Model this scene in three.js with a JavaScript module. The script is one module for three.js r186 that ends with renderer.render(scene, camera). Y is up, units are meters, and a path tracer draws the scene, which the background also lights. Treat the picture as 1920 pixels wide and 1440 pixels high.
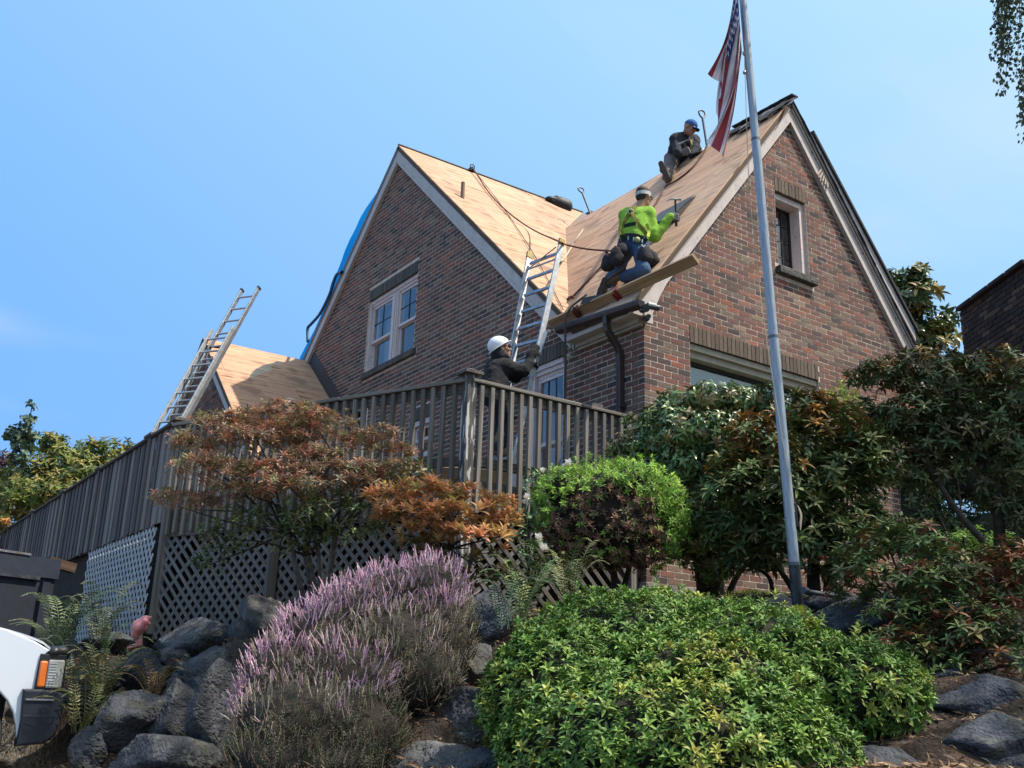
import * as THREE from 'three';
import { mergeGeometries, mergeVertices } from 'three/addons/utils/BufferGeometryUtils.js';
import { RoundedBoxGeometry } from 'three/addons/geometries/RoundedBoxGeometry.js';

// ------------------------------------------------------------------ camera, sky, sun, exposure
const scene = new THREE.Scene();
const V = (x, y, z) => new THREE.Vector3(x, y, z);
const CAM = V(-6.8991, -3.8846, 7.5563);
const RIGHT = V(0.81858174, 0.0303577, 0.57358726), UPV = V(-0.19387932, 0.95459897, 0.22616723), FWD = V(0.54067989, 0.29634307, -0.78730301);
const FOCAL = 1865.93;
const camera = new THREE.PerspectiveCamera(2 * Math.atan(720 / FOCAL) * 180 / Math.PI, 4 / 3, 0.1, 4000);
camera.position.copy(CAM);
camera.quaternion.setFromRotationMatrix(new THREE.Matrix4().makeBasis(RIGHT, UPV, FWD.clone().negate()));
const renderer = new THREE.WebGLRenderer({ antialias: true });
renderer.toneMapping = THREE.LinearToneMapping;
renderer.toneMappingExposure = 1.5;
renderer.shadowMap.enabled = true;
renderer.shadowMap.type = THREE.PCFSoftShadowMap;

const SUN_DIR = V(0.36, 0.855, 0.37).normalize();
const sun = new THREE.DirectionalLight(new THREE.Color().setRGB(1.0, 0.93, 0.82), 4.6);
sun.position.copy(SUN_DIR).multiplyScalar(60);
sun.target.position.set(0, 0, 0);
sun.castShadow = true;
sun.shadow.mapSize.set(4096, 4096);
Object.assign(sun.shadow.camera, { left: -22, right: 22, top: 22, bottom: -22, near: 5, far: 140 });
sun.shadow.bias = -0.0004;
sun.shadow.radius = 1;
scene.add(sun, sun.target);

// ------------------------------------------------------------------ numbers
let seed_ = 7;
const rnd = () => { seed_ = (seed_ + 0x6d2b79f5) | 0; let t = Math.imul(seed_ ^ (seed_ >>> 15), 1 | seed_); t = (t + Math.imul(t ^ (t >>> 7), 61 | t)) ^ t; return ((t ^ (t >>> 14)) >>> 0) / 4294967296; };
const reseed = (n) => { seed_ = n * 7919 + 13; };
const rr = (a, b) => a + (b - a) * rnd();
const pick = (a) => a[Math.floor(rnd() * a.length) % a.length];
const lerp = (a, b, t) => a + (b - a) * t;
const clamp = (x, a = 0, b = 1) => Math.max(a, Math.min(b, x));
const sstep = (a, b, x) => { const t = clamp((x - a) / (b - a)); return t * t * (3 - 2 * t); };
const hash3 = (x, y, z) => { let h = Math.imul(x | 0, 374761393) ^ Math.imul(y | 0, 668265263) ^ Math.imul(z | 0, 2147483647 - 1274126177); h = Math.imul(h ^ (h >>> 13), 1274126177); h ^= h >>> 16; return (h >>> 0) / 4294967296; };
function noise3(x, y, z) {
  const xi = Math.floor(x), yi = Math.floor(y), zi = Math.floor(z), xf = x - xi, yf = y - yi, zf = z - zi;
  const u = xf * xf * (3 - 2 * xf), v = yf * yf * (3 - 2 * yf), w = zf * zf * (3 - 2 * zf);
  const l = (a, b, t) => a + (b - a) * t, h = (i, j, k) => hash3(xi + i, yi + j, zi + k);
  return l(l(l(h(0, 0, 0), h(1, 0, 0), u), l(h(0, 1, 0), h(1, 1, 0), u), v), l(l(h(0, 0, 1), h(1, 0, 1), u), l(h(0, 1, 1), h(1, 1, 1), u), v), w);
}
const fbm3 = (x, y, z, o = 4) => { let s = 0, a = 0.5, t = 0; for (let i = 0; i < o; i++) { s += a * noise3(x, y, z); t += a; a *= 0.5; x *= 2.03; y *= 2.03; z *= 2.03; } return s / t; };
// tileable 2-D noise, periods px, py (whole numbers)
function tnoise(u, v, px, py, s = 0) {
  const x = u * px, y = v * py, xi = Math.floor(x), yi = Math.floor(y), xf = x - xi, yf = y - yi;
  const a = xf * xf * (3 - 2 * xf), b = yf * yf * (3 - 2 * yf), m = (i, p) => ((i % p) + p) % p, h = (i, j) => hash3(m(xi + i, px), m(yi + j, py), s);
  return lerp(lerp(h(0, 0), h(1, 0), a), lerp(h(0, 1), h(1, 1), a), b);
}
const tfbm = (u, v, px, py, s, o = 4) => { let r = 0, a = 0.5, t = 0; for (let i = 0; i < o; i++) { r += a * tnoise(u, v, px << i, py << i, s + i * 17); t += a; a *= 0.55; } return r / t; };

// ------------------------------------------------------------------ sky (air and clouds only)
{
  const W = 1024, Hh = 512, data = new Float32Array(W * Hh * 4), d = V(0, 0, 0);
  for (let j = 0; j < Hh; j++) for (let i = 0; i < W; i++) {
    const el = ((j + 0.5) / Hh - 0.5) * Math.PI, az = ((i + 0.5) / W - 0.5) * 2 * Math.PI;
    d.set(Math.cos(el) * Math.cos(az), Math.sin(el), Math.cos(el) * Math.sin(az));
    const s = d.dot(SUN_DIR), t = sstep(-0.35, 0.98, s), h = Math.exp(-Math.max(0, d.y) * 6.5);
    let r = lerp(0.155, 0.50, t), g = lerp(0.435, 0.80, t), b = lerp(0.97, 1.06, t); const au = Math.pow(sstep(0.5, 1.0, s), 1.6); r = lerp(r, 1.5, au); g = lerp(g, 1.5, au); b = lerp(b, 1.45, au);
    r = lerp(r, 0.50, h * 0.55); g = lerp(g, 0.74, h * 0.55); b = lerp(b, 1.0, h * 0.55);
    // thin drifting wisps and a few small clouds low down
    const y = Math.max(d.y, 0.06), cx = d.x / y, cz = d.z / y;
    const wisp = sstep(0.56, 0.86, fbm3(cx * 0.9 + 5.2 + 0.4 * cz, 3.1, cz * 2.1 + 1.7, 5)) * sstep(0.08, 0.3, d.y) * 0.24;
    const puff = sstep(0.57, 0.70, fbm3(az * 9, el * 24 + 4.4, 8.8, 5)) * sstep(0.30, 0.16, d.y) * sstep(-0.02, 0.05, d.y) * 0.8;
    const c = clamp(wisp + puff);
    r = lerp(r, 0.86, c); g = lerp(g, 0.90, c); b = lerp(b, 0.97, c);
    if (d.y < 0) { const k = sstep(0, -0.25, d.y); r = lerp(r, 0.16, k); g = lerp(g, 0.17, k); b = lerp(b, 0.18, k); }
    const o = (j * W + i) * 4, e = 0.70; data[o] = r * e; data[o + 1] = g * e; data[o + 2] = b * e; data[o + 3] = 1;
  }
  const t = new THREE.DataTexture(data, W, Hh, THREE.RGBAFormat, THREE.FloatType);
  t.mapping = THREE.EquirectangularReflectionMapping; t.magFilter = THREE.LinearFilter; t.minFilter = THREE.LinearFilter; t.needsUpdate = true;
  scene.background = t; scene.environment = t;
}

// ------------------------------------------------------------------ surveying: from a picture point to a place in the world
const ray = (px, py) => V(0, 0, 0).addScaledVector(RIGHT, (px - 960) / FOCAL).addScaledVector(UPV, (720 - py) / FOCAL).add(FWD);
const at = (px, py, depth) => CAM.clone().addScaledVector(ray(px, py), depth);
const onX = (px, py, x) => { const d = ray(px, py); return CAM.clone().addScaledVector(d, (x - CAM.x) / d.x); };
const onY = (px, py, y) => { const d = ray(px, py); return CAM.clone().addScaledVector(d, (y - CAM.y) / d.y); };
const onZ = (px, py, z) => { const d = ray(px, py); return CAM.clone().addScaledVector(d, (z - CAM.z) / d.z); };
const onPlane = (px, py, n, k) => { const d = ray(px, py); return CAM.clone().addScaledVector(d, (k - n.dot(CAM)) / n.dot(d)); };
const depthOf = (p) => p.clone().sub(CAM).dot(FWD);
const toPx = (p) => { const q = p.clone().sub(CAM), z = q.dot(FWD); return [960 + FOCAL * q.dot(RIGHT) / z, 720 - FOCAL * q.dot(UPV) / z]; };

// ------------------------------------------------------------------ objects
const used = {};
const numbered = (n) => { const k = (used[n] = (used[n] ?? -1) + 1); return k ? n + '_' + String(k).padStart(3, '0') : n; };
function thing(name, label, category, base = V(0, 0, 0), group) {
  const o = new THREE.Group(); o.name = numbered(name); o.position.copy(base); o.userData = { label, category };
  if (group) o.userData.group = group;
  scene.add(o); return o;
}
const rootOf = (p) => { const v = V(0, 0, 0); for (let q = p; q && q !== scene; q = q.parent) v.add(q.position); return v; };
function part(parent, name, geo, mat, label, stuff) {          // geo in world places
  const b = rootOf(parent); geo.translate(-b.x, -b.y, -b.z);
  const m = new THREE.Mesh(geo, mat); m.name = name; m.castShadow = m.receiveShadow = true;
  if (label) m.userData.label = label;
  if (stuff) m.userData.kind = 'stuff';
  parent.add(m); return m;
}
function structure(name, geo, mat, label) {
  const m = new THREE.Mesh(geo, mat); m.name = numbered(name); m.userData = { kind: 'structure', label }; m.castShadow = m.receiveShadow = true; scene.add(m); return m;
}
function instances(parent, name, geo, mat, mats, cols, label) {
  const b = rootOf(parent), m = new THREE.InstancedMesh(geo, mat, mats.length), t = new THREE.Matrix4();
  mats.forEach((q, i) => { t.copy(q); t.elements[12] -= b.x; t.elements[13] -= b.y; t.elements[14] -= b.z; m.setMatrixAt(i, t); if (cols) m.setColorAt(i, cols[i]); });
  m.name = name; m.userData.kind = 'stuff'; if (label) m.userData.label = label; m.castShadow = m.receiveShadow = true;
  parent.add(m); return m;
}

// ------------------------------------------------------------------ geometry
const merge = (list) => { const g = list.filter(Boolean).map((x) => { const q = x.index ? x.toNonIndexed() : x; for (const k of Object.keys(q.attributes)) if (!['position', 'normal', 'uv', 'color'].includes(k)) q.deleteAttribute(k); return q; });
  const all = g.every((q) => q.attributes.color); if (!all) g.forEach((q) => q.deleteAttribute('color')); if (!g.every((q) => q.attributes.uv)) g.forEach((q) => q.deleteAttribute('uv')); return mergeGeometries(g); };
// uv in metres on the face that each triangle looks to; v runs along the axis named by grain (0 x, 1 y, 2 z)
function uvBox(geo, grain = 1, jit = 0) {
  const g = geo.index ? geo.toNonIndexed() : geo; if (!g.attributes.normal) g.computeVertexNormals();
  const p = g.attributes.position, n = p.count, uv = new Float32Array(n * 2), a = V(0, 0, 0), b = V(0, 0, 0), c = V(0, 0, 0), ou = jit ? rnd() * 7 : 0, ov = jit ? rnd() * 7 : 0;
  for (let i = 0; i < n; i += 3) {
    a.fromBufferAttribute(p, i); b.fromBufferAttribute(p, i + 1); c.fromBufferAttribute(p, i + 2);
    const m = b.clone().sub(a).cross(c.clone().sub(a)), q = [Math.abs(m.x), Math.abs(m.y), Math.abs(m.z)], ax = q[0] > q[1] && q[0] > q[2] ? 0 : q[1] > q[2] ? 1 : 2;
    const oth = [0, 1, 2].filter((k) => k !== ax), vA = oth.includes(grain) ? grain : oth[1], uA = oth.find((k) => k !== vA);
    [a, b, c].forEach((w, k) => { uv[(i + k) * 2] = w.getComponent(uA) + ou; uv[(i + k) * 2 + 1] = w.getComponent(vA) + ov; });
  }
  g.setAttribute('uv', new THREE.BufferAttribute(uv, 2)); return g;
}
const box = (w, h, d, x = 0, y = 0, z = 0, grain = 1) => uvBox(new THREE.BoxGeometry(w, h, d).translate(x, y, z), grain, 1);
const boxAB = (x0, x1, y0, y1, z0, z1, grain = 1) => box(x1 - x0, y1 - y0, z1 - z0, (x0 + x1) / 2, (y0 + y1) / 2, (z0 + z1) / 2, grain);
// a bar from a to b, w wide across, h in the direction nearest to up
function bar(a, b, w, h, up = V(0, 1, 0), bevel = 0) {
  const y = b.clone().sub(a), L = y.length(); y.normalize(); const x = y.clone().cross(up); if (x.lengthSq() < 1e-6) x.set(1, 0, 0); x.normalize(); const z = x.clone().cross(y);
  let g = bevel ? new RoundedBoxGeometry(w, L, h, 1, bevel) : new THREE.BoxGeometry(w, L, h);
  g = uvBox(g, 1, 1); g.applyMatrix4(new THREE.Matrix4().makeBasis(x, y, z).setPosition(a.clone().add(b).multiplyScalar(0.5))); return g;
}
function tube(pts, r, n = 6, seg = 0, closed = false) {
  const c = new THREE.CatmullRomCurve3(pts, closed, 'catmullrom', 0.5);
  return new THREE.TubeGeometry(c, seg || Math.max(2, pts.length * 4), r, n, closed);
}
function taper(pts, r0, r1, n = 6, seg = 0) {                    // a limb: a tube that thins out
  const s = seg || pts.length * 3, g = tube(pts, 1, n, s), p = g.attributes.position, c = new THREE.CatmullRomCurve3(pts, false, 'catmullrom', 0.5);
  for (let i = 0; i <= s; i++) { const o = c.getPointAt(i / s), k = lerp(r0, r1, i / s); for (let j = 0; j <= n; j++) { const q = i * (n + 1) + j; p.setXYZ(q, o.x + (p.getX(q) - o.x) * k, o.y + (p.getY(q) - o.y) * k, o.z + (p.getZ(q) - o.z) * k); } }
  return g;
}
function rod(a, b, r0, r1 = r0, n = 10) {
  const d = b.clone().sub(a), L = d.length(), g = new THREE.CylinderGeometry(r1, r0, L, n, 1);
  g.applyQuaternion(new THREE.Quaternion().setFromUnitVectors(V(0, 1, 0), d.normalize())); g.translate((a.x + b.x) / 2, (a.y + b.y) / 2, (a.z + b.z) / 2); return g;
}
const ball = (p, rx, ry = rx, rz = rx, n = 12) => new THREE.SphereGeometry(1, n, Math.ceil(n * 0.7)).scale(rx, ry, rz).translate(p.x, p.y, p.z);
function framed(geo, x, y, z, o) { geo.applyMatrix4(new THREE.Matrix4().makeBasis(x, y, z).setPosition(o)); return geo; }

// signed-distance bodies meshed by surface nets: prims are tapered capsules {a,b,ra,rb} or ellipsoids {c,r,q}
const qI = new THREE.Quaternion();
function sdf(prims, k, p) {
  let d = 1e3; const w = sdf.w;
  for (const q of prims) {
    let e;
    if (q.c) { w.copy(p).sub(q.c); if (q.q) w.applyQuaternion(q.q); const kx = w.x / q.r.x, ky = w.y / q.r.y, kz = w.z / q.r.z, k0 = Math.hypot(kx, ky, kz), k1 = Math.hypot(kx / q.r.x, ky / q.r.y, kz / q.r.z); e = k1 > 1e-9 ? k0 * (k0 - 1) / k1 : -Math.min(q.r.x, q.r.y, q.r.z); }
    else { const bx = q.b.x - q.a.x, by = q.b.y - q.a.y, bz = q.b.z - q.a.z, ax = p.x - q.a.x, ay = p.y - q.a.y, az = p.z - q.a.z, t = clamp((ax * bx + ay * by + az * bz) / (bx * bx + by * by + bz * bz || 1)); e = Math.hypot(ax - bx * t, ay - by * t, az - bz * t) - lerp(q.ra, q.rb, t); }
    const kk = q.k ?? k, h = clamp(0.5 + 0.5 * (d - e) / kk); d = lerp(d, e, h) - kk * h * (1 - h);
  }
  return d;
}
sdf.w = V(0, 0, 0);
function nets(prims, cell, k = 0.03, extra) {
  const bb = new THREE.Box3();
  for (const q of prims) { if (q.c) { const m = Math.max(q.r.x, q.r.y, q.r.z); bb.expandByPoint(q.c.clone().addScalar(m)); bb.expandByPoint(q.c.clone().addScalar(-m)); } else for (const [o, r] of [[q.a, q.ra], [q.b, q.rb]]) { bb.expandByPoint(o.clone().addScalar(r)); bb.expandByPoint(o.clone().addScalar(-r)); } }
  bb.expandByScalar(cell * 3 + 0.015);
  const n = bb.getSize(V(0, 0, 0)).divideScalar(cell).ceil(), nx = n.x + 1, ny = n.y + 1, nz = n.z + 1, f = new Float32Array(nx * ny * nz), p = V(0, 0, 0), o = bb.min;
  const F = (x, y, z) => { p.set(x, y, z); const d = sdf(prims, k, p); return extra ? extra(p, d) : d; };
  for (let z = 0, i = 0; z < nz; z++) for (let y = 0; y < ny; y++) for (let x = 0; x < nx; x++, i++) f[i] = F(o.x + x * cell, o.y + y * cell, o.z + z * cell);
  const idx = new Int32Array(nx * ny * nz).fill(-1), pos = [], tri = [], id = (x, y, z) => (z * ny + y) * nx + x;
  for (let z = 0; z < nz - 1; z++) for (let y = 0; y < ny - 1; y++) for (let x = 0; x < nx - 1; x++) {
    let s = 0, cx = 0, cy = 0, cz = 0, m = 0;
    for (let c = 0; c < 8; c++) if (f[id(x + (c & 1), y + ((c >> 1) & 1), z + (c >> 2))] < 0) m |= 1 << c;
    if (m === 0 || m === 255) continue;
    for (const [a, b] of nets.E) { if (((m >> a) & 1) === ((m >> b) & 1)) continue; const va = f[id(x + (a & 1), y + ((a >> 1) & 1), z + (a >> 2))], vb = f[id(x + (b & 1), y + ((b >> 1) & 1), z + (b >> 2))], t = va / (va - vb); cx += lerp(a & 1, b & 1, t); cy += lerp((a >> 1) & 1, (b >> 1) & 1, t); cz += lerp(a >> 2, b >> 2, t); s++; }
    idx[id(x, y, z)] = pos.length / 3; pos.push(o.x + (x + cx / s) * cell, o.y + (y + cy / s) * cell, o.z + (z + cz / s) * cell);
  }
  const quad = (a, b, c, d, flip) => { if (a < 0 || b < 0 || c < 0 || d < 0) return; flip ? tri.push(a, c, b, a, d, c) : tri.push(a, b, c, a, c, d); };
  for (let z = 1; z < nz - 1; z++) for (let y = 1; y < ny - 1; y++) for (let x = 1; x < nx - 1; x++) {
    const s = f[id(x, y, z)] < 0;
    if (s !== f[id(x + 1, y, z)] < 0) quad(idx[id(x, y - 1, z - 1)], idx[id(x, y, z - 1)], idx[id(x, y, z)], idx[id(x, y - 1, z)], !s);
    if (s !== f[id(x, y + 1, z)] < 0) quad(idx[id(x - 1, y, z - 1)], idx[id(x - 1, y, z)], idx[id(x, y, z)], idx[id(x, y, z - 1)], !s);
    if (s !== f[id(x, y, z + 1)] < 0) quad(idx[id(x - 1, y - 1, z)], idx[id(x, y - 1, z)], idx[id(x, y, z)], idx[id(x - 1, y, z)], !s);
  }
  const g = new THREE.BufferGeometry(); g.setAttribute('position', new THREE.Float32BufferAttribute(pos, 3)); g.setIndex(tri); g.computeVertexNormals();
  return uvBox2(g);
}
nets.E = [[0, 1], [2, 3], [4, 5], [6, 7], [0, 2], [1, 3], [4, 6], [5, 7], [0, 4], [1, 5], [2, 6], [3, 7]];
function uvBox2(g) { const n = g.attributes.normal, q = uvBox(g); return q; }
const cap = (a, b, ra, rb = ra, k) => ({ a, b, ra, rb, k });

// ------------------------------------------------------------------ textures and materials
function tex(w, h, fn, srgb = true, repeat = [1, 1]) {
  const d = new Uint8Array(w * h * 4);
  for (let j = 0; j < h; j++) for (let i = 0; i < w; i++) { const c = fn((i + 0.5) / w, (j + 0.5) / h), o = (j * w + i) * 4; for (let k = 0; k < 3; k++) d[o + k] = clamp((Array.isArray(c) ? c[k] : c)) * 255; d[o + 3] = 255; }
  const t = new THREE.DataTexture(d, w, h); t.wrapS = t.wrapT = THREE.RepeatWrapping; t.magFilter = THREE.LinearFilter; t.minFilter = THREE.LinearMipmapLinearFilter; t.generateMipmaps = true;
  if (srgb) t.colorSpace = THREE.SRGBColorSpace; t.repeat.set(...repeat); t.needsUpdate = true; return t;
}
const rgb = (r, g, b) => new THREE.Color().setRGB(r, g, b);
const mat = (c, o = {}) => new THREE.MeshStandardMaterial({ color: Array.isArray(c) ? rgb(...c) : c, roughness: 0.8, metalness: 0, side: THREE.DoubleSide, ...o });
const phys = (c, o = {}) => new THREE.MeshPhysicalMaterial({ color: Array.isArray(c) ? rgb(...c) : c, roughness: 0.6, metalness: 0, side: THREE.DoubleSide, ...o });
// grey modulation maps (near white) that multiply a material's colour
const grainMap = tex(256, 256, (u, v) => 0.72 + 0.28 * tfbm(u, v, 12, 12, 3, 4), true, [2, 2]);
const grainBump = tex(256, 256, (u, v) => tfbm(u, v, 24, 24, 9, 3), false, [3, 3]);
const brickMap = tex(256, 256, (u, v) => { const s = tfbm(u, v, 90, 6, 5, 3), b = tfbm(u, v, 8, 8, 8, 3); return clamp(0.62 + 0.40 * s * 0.8 + 0.22 * (b - 0.3)); });
const brickBump = tex(256, 256, (u, v) => 0.55 * tfbm(u, v, 80, 5, 5, 3) + 0.45 * tfbm(u, v, 20, 14, 6, 3), false);
const woodMap = tex(256, 512, (u, v) => { const s = tfbm(u, v, 34, 2, 11, 4), k = tfbm(u, v, 6, 2, 17, 3), g = 0.52 + 0.62 * s * (0.6 + 0.5 * k); return [g, g * 0.985, g * 0.965]; }, true, [3, 0.7]);
const woodBump = tex(256, 512, (u, v) => tfbm(u, v, 40, 2, 11, 4), false, [3, 0.7]);
const plyMap = tex(512, 512, (u, v) => {                       // rotary-cut veneer: long flowing streaks with small dark checks
  const w = 0.06 * tfbm(u, v, 3, 3, 31, 3), s = tfbm(u + w, v, 26, 2, 33, 4), c = tfbm(u + w, v, 70, 7, 37, 3), m = tfbm(u, v, 4, 3, 39, 3);
  const nx = Math.abs(((u * 6) % 1) - 0.5), ny = Math.abs(((v * 18 + 0.3 * Math.sin(u * 40)) % 1) - 0.5), nail = nx < 0.012 && ny < 0.05 ? 0.55 : 0, st = sstep(0.62, 0.78, tfbm(u, v, 3, 4, 43, 5)) * 0.16;
  const dark = sstep(0.64, 0.76, c) * sstep(0.45, 0.62, m) + nail, k = 0.70 + 0.36 * s * 0.8 + 0.13 * (m - 0.5) - st;
  return [k * (1 - 0.4 * dark) * 1.02, k * (0.985 - 0.45 * dark - 0.08 * (s - 0.5)), k * (0.95 - 0.5 * dark - 0.2 * (s - 0.5))];
}, true, [0.8, 0.42]);
const rockMap = tex(512, 512, (u, v) => {
  const a = tfbm(u, v, 6, 6, 51, 5), b = tfbm(u, v, 30, 30, 57, 3), l = sstep(0.58, 0.66, tfbm(u, v, 9, 9, 61, 5)) * sstep(0.35, 0.6, b), m = sstep(0.58, 0.7, tfbm(u, v, 5, 7, 67, 5));
  const k = 0.42 + 0.5 * a * (0.7 + 0.6 * b);
  return [lerp(lerp(k, 0.95, l * 0.75), 0.52, m * 0.5), lerp(lerp(k * 1.0, 0.95, l * 0.75), 0.5, m * 0.5), lerp(lerp(k * 1.04, 0.86, l * 0.75), 0.3, m * 0.5)];
}, true, [1.1, 1.1]);
const rockBump = tex(512, 512, (u, v) => 0.7 * tfbm(u, v, 7, 7, 71, 5) + 0.3 * tfbm(u, v, 40, 40, 73, 2), false, [1.6, 1.6]);
const soilMap = tex(512, 512, (u, v) => { const a = tfbm(u, v, 40, 40, 81, 3), b = tfbm(u, v, 8, 8, 83, 4), n = sstep(0.62, 0.7, tfbm(u, v, 120, 18, 85, 2)), k = 0.45 + 0.6 * a * (0.5 + b); return [k + 0.4 * n, k * 0.97 + 0.28 * n, k * 0.92 + 0.12 * n]; }, true, [1.5, 1.5]);
const clothMap = tex(256, 256, (u, v) => 0.78 + 0.22 * tfbm(u, v, 60, 60, 91, 2) + 0.1 * (tfbm(u, v, 5, 5, 93, 3) - 0.5), true, [4, 4]);
const clothBump = tex(256, 256, (u, v) => 0.75 * tfbm(u, v, 7, 4, 95, 4) + 0.25 * tfbm(u, v, 90, 90, 97, 1), false, [3.5, 3.5]);
const paintMap = tex(256, 512, (u, v) => { const a = tfbm(u, v, 40, 3, 101, 3), b = tfbm(u, v, 5, 6, 103, 4), c = sstep(0.72, 0.8, tfbm(u, v, 22, 40, 105, 3)); const k = 0.86 + 0.14 * a * b * 1.6 - 0.22 * c; return [k, k * 0.99, k * 0.975]; }, true, [2, 1]);
const peelMap = tex(256, 512, (u, v) => {                       // silvered timber with the last of its paint flaking off
  const w = 0.5 + 0.55 * tfbm(u, v, 26, 3, 111, 4) - 0.1, p = sstep(0.54, 0.6, tfbm(u, v, 10, 5, 113, 5)); const k = lerp(w * 0.62, 1.0, p); return [k, k * 0.985, k * 0.96];
}, true, [4, 1]);

const M = {};
M.mortar = mat([0.72, 0.585, 0.49], { map: grainMap, bumpMap: grainBump, bumpScale: 0.004, roughness: 0.95 });
M.trim = mat([0.56, 0.50, 0.485], { map: paintMap, roughness: 0.55, bumpMap: woodBump, bumpScale: 0.001 });
M.frame = mat([0.70, 0.60, 0.59], { map: paintMap, roughness: 0.5, bumpMap: woodBump, bumpScale: 0.001 });
M.tan = mat([0.40, 0.35, 0.27], { map: paintMap, roughness: 0.6, bumpMap: woodBump, bumpScale: 0.001 });
M.brown = mat([0.058, 0.03, 0.028], { roughness: 0.42, map: grainMap });
M.alu = mat([0.50, 0.53, 0.57], { metalness: 0.85, roughness: 0.48, map: grainMap });
M.aluDull = mat([0.55, 0.56, 0.57], { metalness: 0.6, roughness: 0.55, map: grainMap });
M.black = mat([0.012, 0.012, 0.014], { roughness: 0.6, map: grainMap });
M.blackPlastic = mat([0.015, 0.015, 0.017], { roughness: 0.4 });
M.steel = mat([0.5, 0.5, 0.52], { metalness: 0.9, roughness: 0.35 });
M.ply = [0, 1, 2, 3].map((i) => mat([[0.66, 0.435, 0.30], [0.62, 0.395, 0.265], [0.69, 0.47, 0.335], [0.59, 0.37, 0.25]][i], { map: plyMap, roughness: 0.85, bumpMap: woodBump, bumpScale: 0.0015 }));
M.deck = [0, 1, 2].map((i) => mat([[0.225, 0.20, 0.18], [0.165, 0.148, 0.135], [0.30, 0.27, 0.245]][i], { map: woodMap, bumpMap: woodBump, bumpScale: 0.004, roughness: 0.9 }));
M.peel = mat([0.44, 0.43, 0.43], { map: peelMap, bumpMap: woodBump, bumpScale: 0.004, roughness: 0.9 });
M.fence = [0, 1, 2, 3].map((i) => mat([[0.14, 0.115, 0.112], [0.112, 0.094, 0.094], [0.18, 0.152, 0.148], [0.33, 0.295, 0.28]][i], { map: woodMap, bumpMap: woodBump, bumpScale: 0.004, roughness: 0.9 }));
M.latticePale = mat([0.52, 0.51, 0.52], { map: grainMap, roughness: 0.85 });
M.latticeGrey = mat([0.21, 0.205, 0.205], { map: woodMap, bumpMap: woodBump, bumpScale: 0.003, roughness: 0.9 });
M.rock = [0, 1, 2].map((i) => mat([[0.118, 0.121, 0.13], [0.098, 0.102, 0.112], [0.155, 0.15, 0.14]][i], { map: rockMap, bumpMap: rockBump, bumpScale: 0.05, roughness: 0.92 }));
M.shingle = mat([0.045, 0.044, 0.05], { map: grainMap, bumpMap: grainBump, bumpScale: 0.006, roughness: 0.95 });
M.felt = mat([0.21, 0.205, 0.22], { map: grainMap, bumpMap: grainBump, bumpScale: 0.004, roughness: 0.9 });
M.glass = phys([0.92, 0.96, 1.0], { transmission: 1, thickness: 0, roughness: 0.03, ior: 2.1 });
M.dark = mat([0.012, 0.012, 0.014], { roughness: 0.9 });
M.concrete = mat([0.30, 0.275, 0.245], { map: grainMap, bumpMap: grainBump, bumpScale: 0.01, roughness: 0.95 });
M.lumber = mat([0.50, 0.335, 0.19], { map: woodMap, bumpMap: woodBump, bumpScale: 0.002, roughness: 0.75 });
M.rope = mat([0.10, 0.025, 0.02], { roughness: 0.8 });
M.ropeDark = mat([0.045, 0.04, 0.04], { roughness: 0.85 });
M.ropePale = mat([0.5, 0.42, 0.3], { roughness: 0.85 });
M.red = mat([0.30, 0.012, 0.018], { roughness: 0.45, map: grainMap });
M.tarp = phys([0.01, 0.38, 0.85], { roughness: 0.5, transmission: 0.5, thickness: 0 });
M.bark = mat([0.075, 0.058, 0.045], { map: woodMap, bumpMap: woodBump, bumpScale: 0.01, roughness: 0.95 });
M.barkPale = mat([0.30, 0.27, 0.24], { map: rockMap, bumpMap: woodBump, bumpScale: 0.006, roughness: 0.9 });
// ------------------------------------------------------------------ brickwork
const CO = 0.06773, BL = 0.2032, BD = 0.1016;
const brickTones = [[0.28, 0.12, 0.085], [0.245, 0.102, 0.075], [0.31, 0.138, 0.098], [0.215, 0.105, 0.08], [0.185, 0.10, 0.08], [0.15, 0.088, 0.074], [0.10, 0.066, 0.062], [0.082, 0.06, 0.062], [0.245, 0.158, 0.112], [0.30, 0.205, 0.145], [0.22, 0.15, 0.112], [0.34, 0.12, 0.07]];
const toneOdds = [0, 0, 0, 1, 1, 1, 2, 2, 3, 3, 3, 4, 4, 4, 5, 5, 5, 6, 6, 7, 8, 8, 9, 10, 10, 10, 11];
const brickMats = brickTones.map((c) => mat(c, { map: brickMap, bumpMap: brickBump, bumpScale: 0.004, roughness: 0.92 }));
const brickMatI = mat([1, 1, 1], { map: brickMap, bumpMap: brickBump, bumpScale: 0.004, roughness: 0.92 });
const buffMats = [[0.20, 0.145, 0.105], [0.17, 0.12, 0.09], [0.225, 0.165, 0.125], [0.15, 0.11, 0.085]].map((c) => mat(c, { map: brickMap, bumpMap: brickBump, bumpScale: 0.005, roughness: 0.92 }));
const greyMats = [[0.15, 0.13, 0.11], [0.12, 0.11, 0.10], [0.165, 0.14, 0.11], [0.10, 0.095, 0.095]].map((c) => mat(c, { map: brickMap, bumpMap: brickBump, bumpScale: 0.005, roughness: 0.92 }));
const brickGeos = [0, 1, 2].map((i) => { const g = new THREE.BoxGeometry(1, 1, 1), u = g.attributes.uv; for (let k = 0; k < u.count; k++) u.setXY(k, u.getX(k) * 0.7 + i * 0.31, u.getY(k) * 0.8 + i * 0.37); return g; });
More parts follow.
